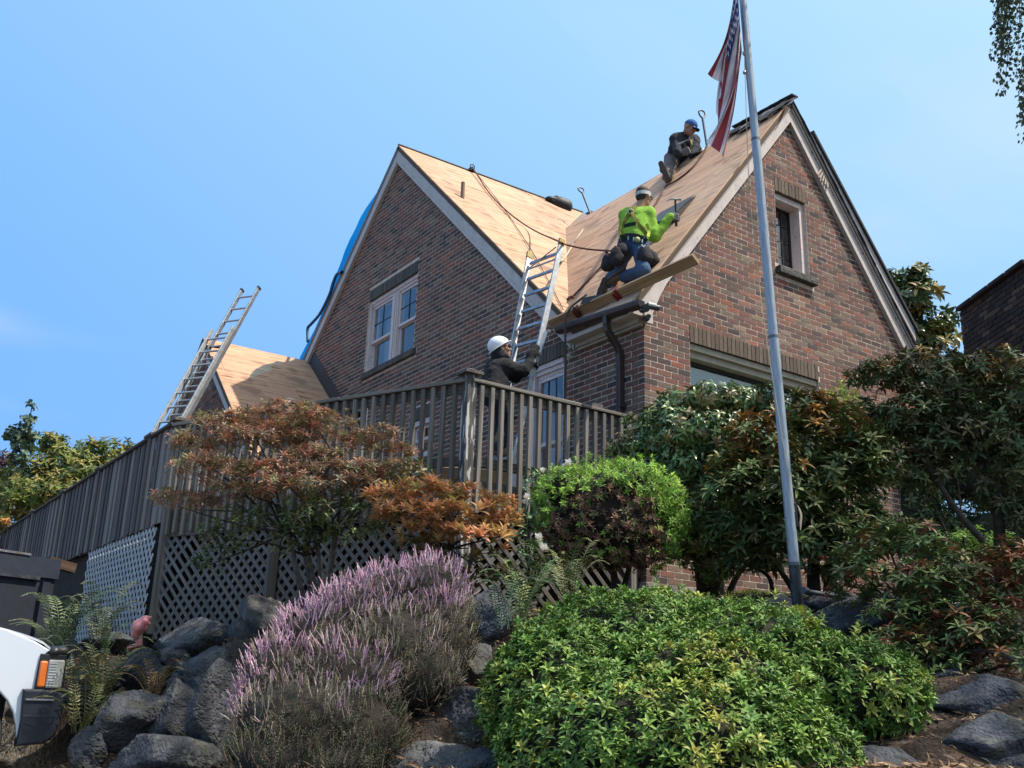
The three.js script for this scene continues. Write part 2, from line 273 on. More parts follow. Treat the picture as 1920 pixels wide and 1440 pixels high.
// the bricks of one face. axis 'x': the face looks to +z, runs along x; axis 'z': it looks to -x, runs along -z. inside(u0,u1,y0,y1) says what of a course is wall
function layBricks(axis, plane, from, u1, y0, y1, holes, roofAt, phase, out) {
  const c0 = Math.floor(y0 / CO), c1 = Math.ceil(y1 / CO);
  for (let c = c0; c < c1; c++) {
    const yb = c * CO, yt = yb + CO, odd = ((c % 2) + 2) % 2;
    const u0 = typeof from === 'number' ? from : from[odd]; let spans = [[u0, u1]];
    for (const h of holes) { if (yt <= h[2] + 0.012 || yb >= h[3] - 0.012) continue; spans = spans.flatMap(([a, b]) => (h[1] <= a || h[0] >= b ? [[a, b]] : [[a, h[0]], [h[1], b]])).filter(([a, b]) => b - a > 0.03); }
    for (const [a, b] of spans) {
      let k = Math.floor((a - phase) / BL) - 1;
      for (;; k++) {
        let s = phase + k * BL + (odd ? BD : 0), e = s + BL; if (s >= b - 0.001) break;
        s = Math.max(s, a); e = Math.min(e, b); if (e - s < 0.035) continue;
        const mid = (s + e) / 2; if (yt > roofAt(mid) || yt > roofAt(s) + 0.05 || yt > roofAt(e) + 0.05) continue;
        const L = e - s - 0.0135, H = CO - 0.0135, D = plane === 0 && axis === 'x' && s < 0.001 ? (e - s > 0.15 ? 0.096 : 0.197) : 0.045, pr = rr(-0.001, 0.002);
        const tone = toneOdds[Math.floor(hash3(k * 3 + 11, c * 7 + 5, axis === 'x' ? 3 : 9) * toneOdds.length)], va = Math.floor(hash3(k, c, 77) * 3);
        const px = axis === 'x' ? V(mid, yb + CO / 2, plane - D / 2 + pr) : V(plane + D / 2 - pr, yb + CO / 2, -mid);
        out.push({ p: px, s: axis === 'x' ? V(L, H, D) : V(D, H, L), tone, va, tilt: rr(-0.006, 0.006), axis });
      }
    }
  }
}
function placeBricks(list, wall, most) {
  list.forEach((b) => { b.d = b.p.distanceTo(CAM) * (b.axis === 'x' ? 0.93 : 1.15); const q = toPx(b.p); b.seen = q[0] > -30 && q[0] < 1950 && q[1] > -30 && q[1] < 1100; });
  const seen = list.filter((b) => b.seen).sort((a, b) => a.d - b.d), near = seen.slice(0, most), rest = list.filter((b) => !near.includes(b));
  const root = rootOf(wall);
  for (const b of near) { const m = new THREE.Mesh(brickGeos[b.va], brickMats[b.tone]); m.name = 'brick'; m.position.copy(b.p).sub(root); m.scale.copy(b.s); m.rotation.z = b.axis === 'x' ? b.tilt : 0; m.rotation.x = b.axis === 'x' ? 0 : b.tilt; m.castShadow = m.receiveShadow = true; wall.add(m); }
  if (rest.length) { const e = new THREE.Euler(), q = new THREE.Quaternion(), c = new THREE.Color();
    instances(wall, 'brickwork', brickGeos[0], brickMatI, rest.map((b) => new THREE.Matrix4().compose(b.p, q.setFromEuler(e.set(b.axis === 'x' ? 0 : b.tilt, 0, b.axis === 'x' ? b.tilt : 0)), b.s)), rest.map((b) => { const t = brickTones[b.tone], k = rr(0.82, 1.15) * (0.72 + 0.56 * fbm3(b.p.x * 1.1 + 4, b.p.y * 1.1, b.p.z * 1.1, 4)); return c.clone().setRGB(t[0] * k, t[1] * k, t[2] * k); })); }
}
function soldiers(parent, name, axis, plane, u0, u1, y0, y1, mats, proud = 0.004, depth = 0.06) {
  const n = Math.round((u1 - u0) / CO), w = (u1 - u0) / n;
  for (let i = 0; i < n; i++) { const g = brickGeos[i % 3], m = new THREE.Mesh(g, mats[Math.floor(hash3(i, axis === 'x' ? 1 : 2, Math.round(y0 * 100)) * mats.length)]), u = u0 + (i + 0.5) * w, pr = proud + rr(-0.002, 0.002), root = rootOf(parent);
    m.name = name; m.scale.set(axis === 'x' ? w - 0.0098 : depth, y1 - y0 - 0.008, axis === 'x' ? depth : w - 0.0098);
    m.position.copy(axis === 'x' ? V(u, (y0 + y1) / 2, plane - depth / 2 + pr) : V(plane + depth / 2 - pr, (y0 + y1) / 2, -u)).sub(root); m.castShadow = m.receiveShadow = true; parent.add(m); }
}
// ------------------------------------------------------------------ the house
const GROUND_H = -3.6;
const house = thing('brick_house', 'brown brick house with two steep gables and bare plywood roofs under repair', 'house', V(2.6, GROUND_H, -3));
// roof planes: R is the wing that faces the camera on the right (ridge along z), L the main roof (ridge along x)
const RX = 2.6, RY = 3.8, RS = 1.28, LZ = -6.08, LY = 5.03, LSR = 0.957, LSL = 0.9;
const roofRl = (x) => RY - RS * (RX - x), roofLr = (z) => LY - LSR * (z - LZ);
const holesR = [[2.28, 2.88, 1.30, 2.575], [2.22, 2.94, 1.20, 1.30], [0.695, 2.92, -1.55, 0.147]];
const holesL = [[5.2, 6.86, 1.09, 2.592], [5.1, 6.88, 0.985, 1.09], [1.41, 2.1, -2.2, 0.203], [4.42, 5.16, -0.68, 0.11], [6.6, 7.75, 0.08, 0.66]];
const wallShape = (pts, holes) => { const s = new THREE.Shape(pts.map((p) => new THREE.Vector2(...p))); for (const h of holes) s.holes.push(new THREE.Path([[h[0], h[2]], [h[1], h[2]], [h[1], h[3]], [h[0], h[3]]].map((p) => new THREE.Vector2(...p)))); return s; };
const wallR = part(house, 'gable_wall', (() => { const g = new THREE.ExtrudeGeometry(wallShape([[0.012, GROUND_H], [5.22, GROUND_H], [5.22, 0.3], [RX, 3.66], [0.012, 0.3]], holesR.filter((h) => h[3] - h[2] > 0.2)), { depth: 0.19, bevelEnabled: false }); return uvBox(g.translate(0, 0, -0.1935)); })(), M.mortar, 'right gable wall of the house facing the street');
const wallL = part(house, 'gable_wall', (() => { const g = new THREE.ExtrudeGeometry(wallShape([[0.2, GROUND_H], [11.2, GROUND_H], [11.2, 0.25], [6.08, 4.86], [1.1, 0.2], [0.2, 0.2]], holesL.filter((h) => h[3] - h[2] > 0.2)), { depth: 0.19, bevelEnabled: false }); g.rotateY(Math.PI / 2); return uvBox(g.translate(0.0035, 0, 0)); })(), M.mortar, 'left gable wall of the house in the shade');
{
  reseed(3);
  const listR = [], listL = [];
  layBricks('x', 0, 0.0, 5.22, -2.85, 3.6, holesR, (x) => Math.min(roofRl(x), RY - RS * (x - RX)) - 0.09, 0, listR);
  layBricks('z', 0, [BD, BL], 10.6, -2.2, 4.9, holesL, (u) => (u < 1.05 ? 0.1 : Math.min(roofLr(-u), LY - LSL * (u + LZ)) - 0.09), BD, listL);
  placeBricks(listR, wallR, 190); placeBricks(listL, wallL, 110);
}
part(house, 'foundation', merge([boxAB(-0.02, 5.24, GROUND_H, -2.79, -0.2, 0.03), boxAB(-0.02, 0.18, GROUND_H, -2.2, -11.2, -0.22)]), M.concrete);
for (const [a, b, c, d] of [[5.03, 5.23, -11.2, -0.21]]) part(house, 'back_wall', boxAB(a, b, GROUND_H, 0.3, c, d), M.mortar);
soldiers(wallR, 'lintel_brick', 'x', 0, 2.28, 2.88, 2.375, 2.575, buffMats);
soldiers(wallR, 'lintel_brick', 'x', 0, 0.695, 2.92, -0.055, 0.147, buffMats);
soldiers(wallL, 'lintel_brick', 'z', 0, 5.2, 6.86, 2.39, 2.592, greyMats, 0.005);
soldiers(wallL, 'sill_brick', 'z', 0, 5.1, 6.88, 0.985, 1.088, greyMats, 0.055, 0.14);
soldiers(wallL, 'lintel_brick', 'z', 0, 1.41, 2.1, 0.0, 0.203, greyMats);
soldiers(wallL, 'lintel_brick', 'z', 0, 4.42, 5.16, -0.09, 0.11, greyMats);
part(wallR, 'stone_sill', (() => { const g = new RoundedBoxGeometry(0.72, 0.10, 0.26, 2, 0.012); return uvBox(g.translate(2.58, 1.25, -0.05)); })(), mat([0.13, 0.115, 0.10], { map: rockMap, bumpMap: rockBump, bumpScale: 0.03 }));

// ---- windows (frame, sashes, muntins and panes)
function roomBehind(parent, g, m) { part(parent, 'interior', g, m); }
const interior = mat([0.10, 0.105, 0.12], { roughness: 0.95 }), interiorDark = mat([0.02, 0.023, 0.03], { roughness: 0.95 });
{ // small leaded window high in the right gable
  const w = part(house, 'window', merge([boxAB(2.28, 2.33, 1.3, 2.375, -0.26, -0.05), boxAB(2.80, 2.88, 1.3, 2.375, -0.26, -0.05), boxAB(2.33, 2.80, 2.30, 2.375, -0.26, -0.05), boxAB(2.33, 2.80, 1.3, 1.335, -0.26, -0.05)]), M.frame, 'deep-set frame of the small leaded window high in the right gable');
  const bars = [boxAB(2.333, 2.358, 1.335, 2.30, -0.235, -0.205), boxAB(2.772, 2.797, 1.335, 2.30, -0.235, -0.205), boxAB(2.358, 2.772, 2.27, 2.298, -0.235, -0.205), boxAB(2.358, 2.772, 1.337, 1.365, -0.235, -0.205)];
  part(w, 'sash', merge(bars), M.black);
  for (const x of [2.497, 2.633]) part(w, 'muntin', boxAB(x - 0.005, x + 0.005, 1.365, 2.27, -0.228, -0.212), M.black);
  for (const y of [1.59, 1.82, 2.05]) part(w, 'muntin', boxAB(2.358, 2.772, y - 0.005, y + 0.005, -0.2265, -0.2135), M.black);
  for (let i = 0; i < 3; i++) for (let j = 0; j < 4; j++) { const x0 = [2.358, 2.502, 2.638][i], x1 = [2.492, 2.628, 2.772][i], y0 = [1.365, 1.595, 1.825, 2.055][j], y1 = [1.585, 1.815, 2.045, 2.27][j], g = new THREE.PlaneGeometry(x1 - x0, y1 - y0); g.rotateY(rr(-0.02, 0.02)); g.rotateX(rr(-0.02, 0.02)); g.translate((x0 + x1) / 2, (y0 + y1) / 2, -0.22); part(w, 'pane', g, M.glass); }
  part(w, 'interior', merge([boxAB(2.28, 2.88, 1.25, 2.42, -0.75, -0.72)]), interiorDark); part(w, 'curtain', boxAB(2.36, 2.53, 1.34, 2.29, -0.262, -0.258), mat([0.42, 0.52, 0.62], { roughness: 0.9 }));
}
{ // wide window behind the shrub, with a green blind
  const w = part(house, 'window', merge([boxAB(0.695, 0.76, -1.55, -0.20, -0.25, -0.11), boxAB(2.80, 2.92, -1.55, -0.20, -0.25, -0.06), boxAB(0.695, 2.92, -0.20, -0.125, -0.25, -0.075), boxAB(0.695, 2.92, -0.125, -0.057, -0.25, -0.03), boxAB(0.695, 2.92, -1.6, -1.55, -0.25, 0.03)]), M.tan, 'tan frame of the wide window with a green blind');
  part(w, 'sash', merge([boxAB(0.76, 0.79, -1.55, -0.2, -0.22, -0.18), boxAB(2.77, 2.8, -1.55, -0.2, -0.22, -0.18), boxAB(0.79, 2.77, -0.235, -0.2, -0.22, -0.18), boxAB(0.79, 2.77, -1.55, -1.51, -0.22, -0.18)]), M.black);
  part(w, 'pane', new THREE.PlaneGeometry(1.98, 1.275).translate(1.78, -0.8725, -0.2), M.glass);
  const slat = mat([0.12, 0.33, 0.27], { roughness: 0.5 });
  for (let i = 0; i < 26; i++) part(w, 'blind_slat', new THREE.BoxGeometry(1.96, 0.0025, 0.032).rotateX(0.95).translate(1.78, -0.245 - i * 0.0255, -0.27), slat);
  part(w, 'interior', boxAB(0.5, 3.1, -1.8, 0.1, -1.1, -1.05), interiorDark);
}
// a double-hung unit in the left wall between u0..u1 (metres along the wall), y0..y1
function hung(w, u0, u1, y0, y1, meet, muntins, m, glass) {
  const B = (a, b, c, d, x0, x1) => boxAB(x0, x1, c, d, -b, -a), s = 0.045;
  part(w, 'sash', merge([B(u0, u0 + s, meet, y1, 0.075, 0.105), B(u1 - s, u1, meet, y1, 0.075, 0.105), B(u0 + s, u1 - s, y1 - s, y1, 0.075, 0.105), B(u0 + s, u1 - s, meet, meet + s, 0.07, 0.105)]), m, 'upper sash');
  part(w, 'sash', merge([B(u0, u0 + s, y0, meet + 0.03, 0.11, 0.14), B(u1 - s, u1, y0, meet + 0.03, 0.11, 0.14), B(u0 + s, u1 - s, y0, y0 + 0.06, 0.11, 0.14), B(u0 + s, u1 - s, meet - 0.015, meet + 0.03, 0.11, 0.14)]), m, 'lower sash');
  const pane = (a, b, c, d, x) => { const g = new THREE.PlaneGeometry(b - a, d - c); g.rotateY(-Math.PI / 2 + rr(-0.015, 0.015)); g.rotateZ(rr(-0.01, 0.01)); part(w, 'pane', g.translate(x, (c + d) / 2, -(a + b) / 2), glass); };
  const us = [u0 + s], ys = [meet + s]; for (let i = 1; i <= muntins[0]; i++) us.push(u0 + s + (u1 - u0 - 2 * s) * i / (muntins[0] + 1)); us.push(u1 - s);
  for (let j = 1; j <= muntins[1]; j++) ys.push(meet + s + (y1 - meet - 2 * s) * j / (muntins[1] + 1)); ys.push(y1 - s);
  for (let i = 1; i < us.length - 1; i++) part(w, 'muntin', B(us[i] - 0.008, us[i] + 0.008, meet + s, y1 - s, 0.082, 0.1), M.black);
  for (let j = 1; j < ys.length - 1; j++) part(w, 'muntin', B(u0 + s, u1 - s, ys[j] - 0.008, ys[j] + 0.008, 0.084, 0.098), M.black);
  for (let i = 0; i < us.length - 1; i++) for (let j = 0; j < ys.length - 1; j++) pane(us[i] + (i ? 0.008 : 0), us[i + 1] - (i < us.length - 2 ? 0.008 : 0), ys[j] + (j ? 0.008 : 0), ys[j + 1] - (j < ys.length - 2 ? 0.008 : 0), 0.09);
  pane(u0 + s, u1 - s, y0 + 0.06, meet - 0.015, 0.125);
}
{ // pair of hung windows in the left gable
  const B = (a, b, c, d, x0, x1) => boxAB(x0, x1, c, d, -b, -a);
  const w = part(house, 'window', merge([B(5.2, 5.245, 1.09, 2.39, 0.045, 0.2), B(6.815, 6.86, 1.09, 2.39, 0.03, 0.2), B(5.245, 6.815, 2.33, 2.39, 0.035, 0.2), B(5.245, 6.815, 2.285, 2.33, 0.055, 0.2), B(5.245, 6.815, 1.09, 1.125, 0.04, 0.2)]), M.frame, 'white frame of the paired windows in the left gable');
  part(w, 'mullion', merge([B(5.885, 6.095, 1.125, 2.285, 0.05, 0.16), B(5.925, 5.945, 1.125, 2.285, 0.035, 0.049), B(5.985, 6.005, 1.125, 2.285, 0.035, 0.049)]), M.frame);
  hung(w, 5.247, 5.883, 1.127, 2.283, 1.66, [1, 1], M.frame, M.glass);
  hung(w, 6.097, 6.813, 1.127, 2.283, 1.62, [1, 1], M.frame, M.glass);
  part(w, 'curtain', (() => { const g = new THREE.PlaneGeometry(0.62, 1.2, 40, 1), p = g.attributes.position; for (let i = 0; i < p.count; i++) p.setZ(i, 0.012 * Math.sin(p.getX(i) * 60)); return g.rotateY(-Math.PI / 2).translate(0.33, 1.7, -6.5); })(), mat([0.20, 0.22, 0.25], { roughness: 0.95 }));
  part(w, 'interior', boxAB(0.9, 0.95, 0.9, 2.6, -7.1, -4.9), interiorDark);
}
{ // tall window beside the downspout
  const B = (a, b, c, d, x0, x1) => boxAB(x0, x1, c, d, -b, -a);
  const w = part(house, 'window', merge([B(1.41, 1.455, -2.2, 0, 0.03, 0.2), B(2.02, 2.1, -2.2, 0, 0.02, 0.2), B(1.455, 2.02, -0.06, 0, 0.02, 0.2), B(1.455, 2.02, -0.115, -0.06, 0.045, 0.2), B(1.455, 2.02, -0.16, -0.115, 0.07, 0.2)]), M.frame, 'pale frame of the tall window beside the downspout');
  hung(w, 1.457, 2.018, -2.2, -0.162, -1.03, [2, 0], M.frame, M.glass);
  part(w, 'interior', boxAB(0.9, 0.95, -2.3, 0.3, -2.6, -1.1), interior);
}
{ const B = (a, b, c, d, x0, x1) => boxAB(x0, x1, c, d, -b, -a);
  for (const [u0, u1, y0, y1, meet] of [[4.42, 5.16, -0.68, -0.09, -0.4], [6.6, 7.75, 0.08, 0.66, 0.36]]) {
    const w = part(house, 'window', merge([B(u0, u0 + 0.07, y0, y1, 0.02, 0.2), B(u1 - 0.07, u1, y0, y1, 0.02, 0.2), B(u0 + 0.07, u1 - 0.07, y1 - 0.08, y1, 0.02, 0.2), B(u0 + 0.07, u1 - 0.07, y0, y0 + 0.06, 0.0, 0.2)]), M.frame, 'white framed window behind the deck railing');
    hung(w, u0 + 0.072, u1 - 0.072, y0 + 0.062, y1 - 0.082, meet, [1, 0], M.frame, M.glass);
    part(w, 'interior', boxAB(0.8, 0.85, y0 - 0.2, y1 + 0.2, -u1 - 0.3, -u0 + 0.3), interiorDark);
  } }

// ---- roofs: a slab of boards, and on it the plywood sheets, each cut to the valley
const clip = (poly, f) => { const out = []; for (let i = 0; i < poly.length; i++) { const a = poly[i], b = poly[(i + 1) % poly.length], fa = f(a), fb = f(b); if (fa >= 0) out.push(a); if (fa * fb < 0) { const t = fa / (fa - fb); out.push([lerp(a[0], b[0], t), lerp(a[1], b[1], t)]); } } return out; };
function slabGeo(poly, F, lift, th) { const s = new THREE.Shape(poly.map((p) => new THREE.Vector2(...p))), g = new THREE.ExtrudeGeometry(s, { depth: th, bevelEnabled: false }); g.translate(0, 0, lift); const u = g.attributes.uv, o = [rnd() * 5, rnd() * 5]; for (let i = 0; i < u.count; i++) u.setXY(i, u.getY(i) + o[0], u.getX(i) + o[1]); return framed(g, F.s, F.t, F.n, F.o); }
function sheets(roof, F, poly, s0, s1, t0, t1, w, h, mats, name, off = 0) {
  let row = 0;
  for (let t = t0; t < t1; t += h, row++) for (let s = s0 - (row % 2 ? w / 2 : 0) - off; s < s1; s += w) {
    let p = [[Math.max(s, s0) + 0.002, t + 0.002], [Math.min(s + w, s1) - 0.002, t + 0.002], [Math.min(s + w, s1) - 0.002, Math.min(t + h, t1) - 0.003], [Math.max(s, s0) + 0.002, Math.min(t + h, t1) - 0.003]];
    if (p[1][0] - p[0][0] < 0.05) continue;
    for (const f of poly) { p = clip(p, f); if (p.length < 3) break; }
    if (p.length < 3) continue;
    let A = 0; p.forEach((a, i) => { const b = p[(i + 1) % p.length]; A += a[0] * b[1] - a[1] * b[0]; }); if (Math.abs(A) < 0.02) continue; if (A < 0) p.reverse();
    part(roof, name, slabGeo(p, F, rr(-0.0015, 0.0015), 0.018), pick(mats));
  }
}
const normT = (x, y, z) => V(x, y, z).normalize();
// frames: s along the ridge, t down the slope, n out of the roof
const FRl = (() => { const t = normT(-1, -RS, 0), s = V(0, 0, -1), n = s.clone().cross(t); return { s, t, n, o: V(RX, RY - 0.018, 0).addScaledVector(n, 0) }; })();
const FRr = (() => { const t = normT(1, -RS, 0), s = V(0, 0, 1), n = s.clone().cross(t); return { s, t, n, o: V(RX, RY - 0.018, 0) }; })();
const FLr = (() => { const t = normT(0, -LSR, 1), s = V(-1, 0, 0), n = s.clone().cross(t); return { s, t, n, o: V(0, LY - 0.018, LZ) }; })();
const FLl = (() => { const t = normT(0, -LSL, -1), s = V(1, 0, 0), n = s.clone().cross(t); return { s, t, n, o: V(0, LY - 0.018, LZ) }; })();
const pt = (F, a) => F.o.clone().addScaledVector(F.s, a[0]).addScaledVector(F.t, a[1]);
reseed(11);
const slabMat = mat([0.16, 0.11, 0.075], { map: woodMap, roughness: 0.9 });
{ // right wing, left slope
  const above = (a) => { const p = pt(FRl, a); return p.y + 0.018 - roofLr(p.z); };                    // stays above the main roof
  const base = clip([[-0.09, 0], [7, 0], [7, 4.62], [-0.09, 4.62]], above);
  const roof = part(house, 'roof', slabGeo(base, FRl, -0.06, 0.058), slabMat, 'left slope of the right wing roof, stripped to plywood');
  sheets(roof, FRl, [above], -0.10, 7, 0.03, 4.60, 2.44, 1.22, M.ply, 'plywood_sheet', 0.7);
  // what is left of the old shingles by the ridge
  reseed(21);
  for (let i = 0; i < 26; i++) { const s = rr(-0.13, 0.95), t = rr(0.0, 0.30 - 0.2 * Math.max(0, s - 0.2)), w = rr(0.12, 0.3), h = rr(0.1, 0.22), g = slabGeo([[-w / 2, 0], [w / 2, rr(-0.03, 0.03)], [w / 2 - rr(0, 0.06), h], [-w / 2 + rr(0, 0.05), h * rr(0.6, 1)]], { s: FRl.s, t: FRl.t, n: FRl.n, o: V(0, 0, 0) }, 0, 0.006); g.rotateZ(rr(-0.12, 0.05)); g.rotateX(rr(-0.12, 0.12)); const o = pt(FRl, [s, t]).addScaledVector(FRl.n, 0.022 + i * 0.0016); part(roof, 'torn_shingle', g.translate(o.x, o.y, o.z), i % 4 ? M.shingle : M.felt); }
}
{ // right wing, right slope: shingles still on
  const roof = part(house, 'roof', slabGeo([[-7, 0], [0.1, 0], [0.1, 4.62], [-7, 4.62]], FRr, -0.05, 0.06), M.shingle, 'right slope of the right wing roof with dark shingles');
  for (let k = 0; k < 28; k++) part(roof, 'shingle_course', slabGeo([[-3, k * 0.165], [0.112 + rr(-0.006, 0.006), k * 0.165], [0.112 + rr(-0.006, 0.01), k * 0.165 + 0.19], [-3, k * 0.165 + 0.19]], FRr, 0.012 + (k % 2) * 0.003, 0.009), M.shingle);
  part(roof, 'ridge_cap', merge([0, 1, 2, 3, 4, 5].map((i) => bar(V(RX, RY + 0.02 + 0.004 * i, 0.16 - i * 0.17), V(RX, RY + 0.03 + 0.004 * i, -0.06 - i * 0.17), 0.12, 0.02))), M.shingle);
}
{ // main roof, slope towards the street
  const below = (a) => { const p = pt(FLr, a); return p.y + 0.018 - Math.min(roofRl(p.x), RY - RS * (p.x - RX)) ; };
  const bl = (a) => { const p = pt(FLr, a); return p.y + 0.018 - roofRl(p.x) + 0.01; }, br = (a) => { const p = pt(FLr, a); return p.y + 0.018 - (RY - RS * (p.x - RX)); };
  const base = clip([[-2.6, 0], [0.06, 0], [0.06, 6.72], [-2.6, 6.72]], bl), base2 = clip([[-7, 0], [-2.6, 0], [-2.6, 6.5], [-7, 6.5]], br);
  const roof = part(house, 'roof', merge([slabGeo(base, FLr, -0.06, 0.058), slabGeo(base2, FLr, -0.06, 0.058)]), slabMat, 'sunlit slope of the main roof, stripped to pale plywood');
  reseed(13);
  const lim = (a) => a[0] + 4.06;
  sheets(roof, FLr, [bl, (a) => a[0] + 2.6], -2.6, 0.065, 0.02, 6.72, 2.44, 1.22, M.ply, 'plywood_sheet', 0.4);
  sheets(roof, FLr, [br, (a) => a[0] + 4.0 - 0.775 * a[1]], -4.06, -2.6, 0.02, 3, 2.44, 1.22, M.ply, 'plywood_sheet', 0.4);
  sheets(roof, FLr, [br, (a) => -(a[0] + 4.012 - 0.775 * a[1])], -7, -2.6, 0.0, 3, 1.9, 0.32, [M.felt], 'felt_strip', 0.3);
  part(roof, 'ridge_board', merge([bar(V(-0.06, LY + 0.012, LZ), V(4.0, LY + 0.012, LZ), 0.05, 0.012), bar(V(4.1, LY + 0.03, LZ), V(7, LY + 0.03, LZ), 0.22, 0.03)]), M.felt);
}
{ // main roof, far slope
  const roof = part(house, 'roof', slabGeo([[-0.06, 0], [7, 0], [7, 6.6], [-0.06, 6.6]], FLl, -0.06, 0.075), M.felt, 'far slope of the main roof');
}
// rake boards, bead strips and returns
const zy = (pts, x0, x1) => uvBox(new THREE.ExtrudeGeometry(new THREE.Shape(pts.map((p) => new THREE.Vector2(-p[0], p[1]))), { depth: x1 - x0, bevelEnabled: false }).rotateY(Math.PI / 2).translate(x0, 0, 0), 1);
const xy = (pts, z0, z1) => uvBox(new THREE.ExtrudeGeometry(new THREE.Shape(pts.map((p) => new THREE.Vector2(...p))), { depth: z1 - z0, bevelEnabled: false }).translate(0, 0, z0), 1);
const lr = (z, o) => [z, LY - LSR * (z - LZ) - o], ll = (z, o) => [z, LY - LSL * (LZ - z) - o], rl = (x, o) => [x, RY - RS * (RX - x) - o], rrr = (x, o) => [x, RY - RS * (x - RX) - o];
part(house, 'rake_board', zy([lr(LZ, 0.045), lr(-1.16, 0.045), lr(-1.16, 0.33), lr(LZ, 0.33)], -0.05, -0.002), M.trim);
part(house, 'rake_board', zy([ll(LZ - 0.001, 0.045), ll(-9.45, 0.045), ll(-9.45, 0.30), ll(LZ - 0.001, 0.33)], -0.05, -0.002), M.trim);
part(house, 'bead_strip', merge([zy([lr(LZ + 0.05, 0.285), lr(-1.2, 0.285), lr(-1.2, 0.345), lr(LZ + 0.05, 0.345)], -0.066, -0.003), zy([ll(LZ - 0.05, 0.25), ll(-9.4, 0.24), ll(-9.4, 0.325), ll(LZ - 0.05, 0.345)], -0.066, -0.003)]), M.trim);
part(house, 'rake_board', xy([rl(RX, 0.05), rl(-0.1, 0.05), [-0.22, 0.22], [-0.22, 0.05], [0.05, 0.05], [0.2, 0.36], rl(0.3, 0.33), rl(RX, 0.33)].reverse(), 0.002, 0.06), M.trim);
part(house, 'rake_board', xy([rrr(RX + 0.001, 0.05), rrr(5.4, 0.05), rrr(5.4, 0.35), rrr(RX + 0.001, 0.33)], 0.002, 0.06), M.trim);
part(house, 'bead_strip', merge([xy([rl(RX - 0.02, 0.05), rl(0.2, 0.05), rl(0.2, 0.13), rl(RX - 0.02, 0.13)].reverse(), 0.061, 0.085), xy([rrr(RX + 0.02, 0.05), rrr(5.4, 0.05), rrr(5.4, 0.13), rrr(RX + 0.02, 0.13)], 0.061, 0.085)]), M.trim);
// a broken end of rake board with a splintered pale patch
part(house, 'splintered_patch', merge([0, 1, 2, 3, 4].map((i) => bar(V(3.18 + i * 0.022, rrr(3.18, 0.2)[1] + 0.11 - i * 0.035, 0.075), V(3.06 + i * 0.05, rrr(3.18, 0.2)[1] - 0.03 - i * 0.03, 0.08), 0.03, 0.012, V(0, 0, 1)))), mat([0.62, 0.52, 0.45], { map: woodMap }));
// the lower roof that shows behind the right rake
{ const g = (x, o) => [x, 3.07 - 1.19 * (x - 5.58) - o];
  const r = part(house, 'roof', xy([g(4.4, -0.03), g(6.68, -0.03), g(6.68, 0.03), g(4.4, 0.03)], -4.5, -0.93), M.shingle, 'lower roof behind the right rake');
  part(r, 'rake_board', xy([g(4.4, 0.031), g(6.64, 0.031), g(6.64, 0.22), g(4.4, 0.22)], -1.02, -0.97), M.trim); part(house, 'back_wall', boxAB(5.24, 6.2, GROUND_H, 1.9, -4.4, -1.1), M.mortar); }
// eave of the right wing: fascia, frieze, gutter, downspout
part(house, 'soffit', merge([boxAB(-0.19, -0.16, 0.055, 0.21, -1.16, 0.0), boxAB(-0.17, -0.004, 0.052, 0.085, -1.15, 0.0)]), M.trim);
part(house, 'frieze_board', merge([boxAB(-0.05, -0.005, -0.035, 0.051, -1.1, 0.0), boxAB(-0.075, -0.051, -0.005, 0.05, -1.1, 0.0)]), M.tan);
{ const prof = [[-0.20, 0.205], [-0.20, 0.125], [-0.255, 0.125], [-0.285, 0.15], [-0.295, 0.18], [-0.295, 0.205], [-0.288, 0.205], [-0.286, 0.18], [-0.25, 0.132], [-0.207, 0.132], [-0.207, 0.205]];
  const g = xy(prof.slice().reverse(), -1.22, 0.235); const tilt = (q) => { const p = q.attributes.position; for (let i = 0; i < p.count; i++) p.setY(i, p.getY(i) + 0.04 - 0.115 * (p.getZ(i) + 1.22) / 1.455); return q; }; const gutter = part(house, 'gutter', tilt(merge([g, xy([[-0.2, 0.205], [-0.2, 0.125], [-0.255, 0.125], [-0.285, 0.15], [-0.295, 0.18], [-0.295, 0.205]].reverse(), 0.235, 0.24), xy([[-0.2, 0.205], [-0.2, 0.125], [-0.255, 0.125], [-0.285, 0.15], [-0.295, 0.18], [-0.295, 0.205]].reverse(), -1.225, -1.22)])), M.brown);
  const z = -0.33, pts = [V(-0.245, 0.13, z), V(-0.245, 0.02, z), V(-0.225, -0.05, z), V(-0.09, -0.2, z), V(-0.055, -0.27, z), V(-0.05, -0.5, z), V(-0.05, -2.3, z)];
  const segs = []; for (let i = 0; i < pts.length - 1; i++) segs.push(bar(pts[i], pts[i + 1].clone().addScaledVector(pts[i + 1].clone().sub(pts[i]).normalize(), i < 5 ? 0.012 : 0), 0.075, 0.062, V(0, 0, 1), 0.012));
  part(house, 'downspout', merge(segs), M.brown); part(house, 'downspout_strap', merge([boxAB(-0.088, -0.001, -0.9, -0.865, z - 0.05, z + 0.05)]), M.brown); }
part(house, 'vent_stack', rod(onPlane(867, 371, FLr.n, FLr.n.dot(FLr.o) + 0.018).addScaledVector(V(0, 1, 0), -0.05), onPlane(867, 371, FLr.n, FLr.n.dot(FLr.o) + 0.018).addScaledVector(V(0, 1, 0), 0.27), 0.032), mat([0.22, 0.16, 0.12], { roughness: 0.7, map: grainMap }));
{ const p = V(-0.0, -0.06, -1.27); part(house, 'wall_light', merge([rod(p, p.clone().add(V(-0.05, 0, 0)), 0.03, 0.03, 14), ball(p.clone().add(V(-0.06, 0, 0)), 0.022)]), mat([0.6, 0.55, 0.48])); }
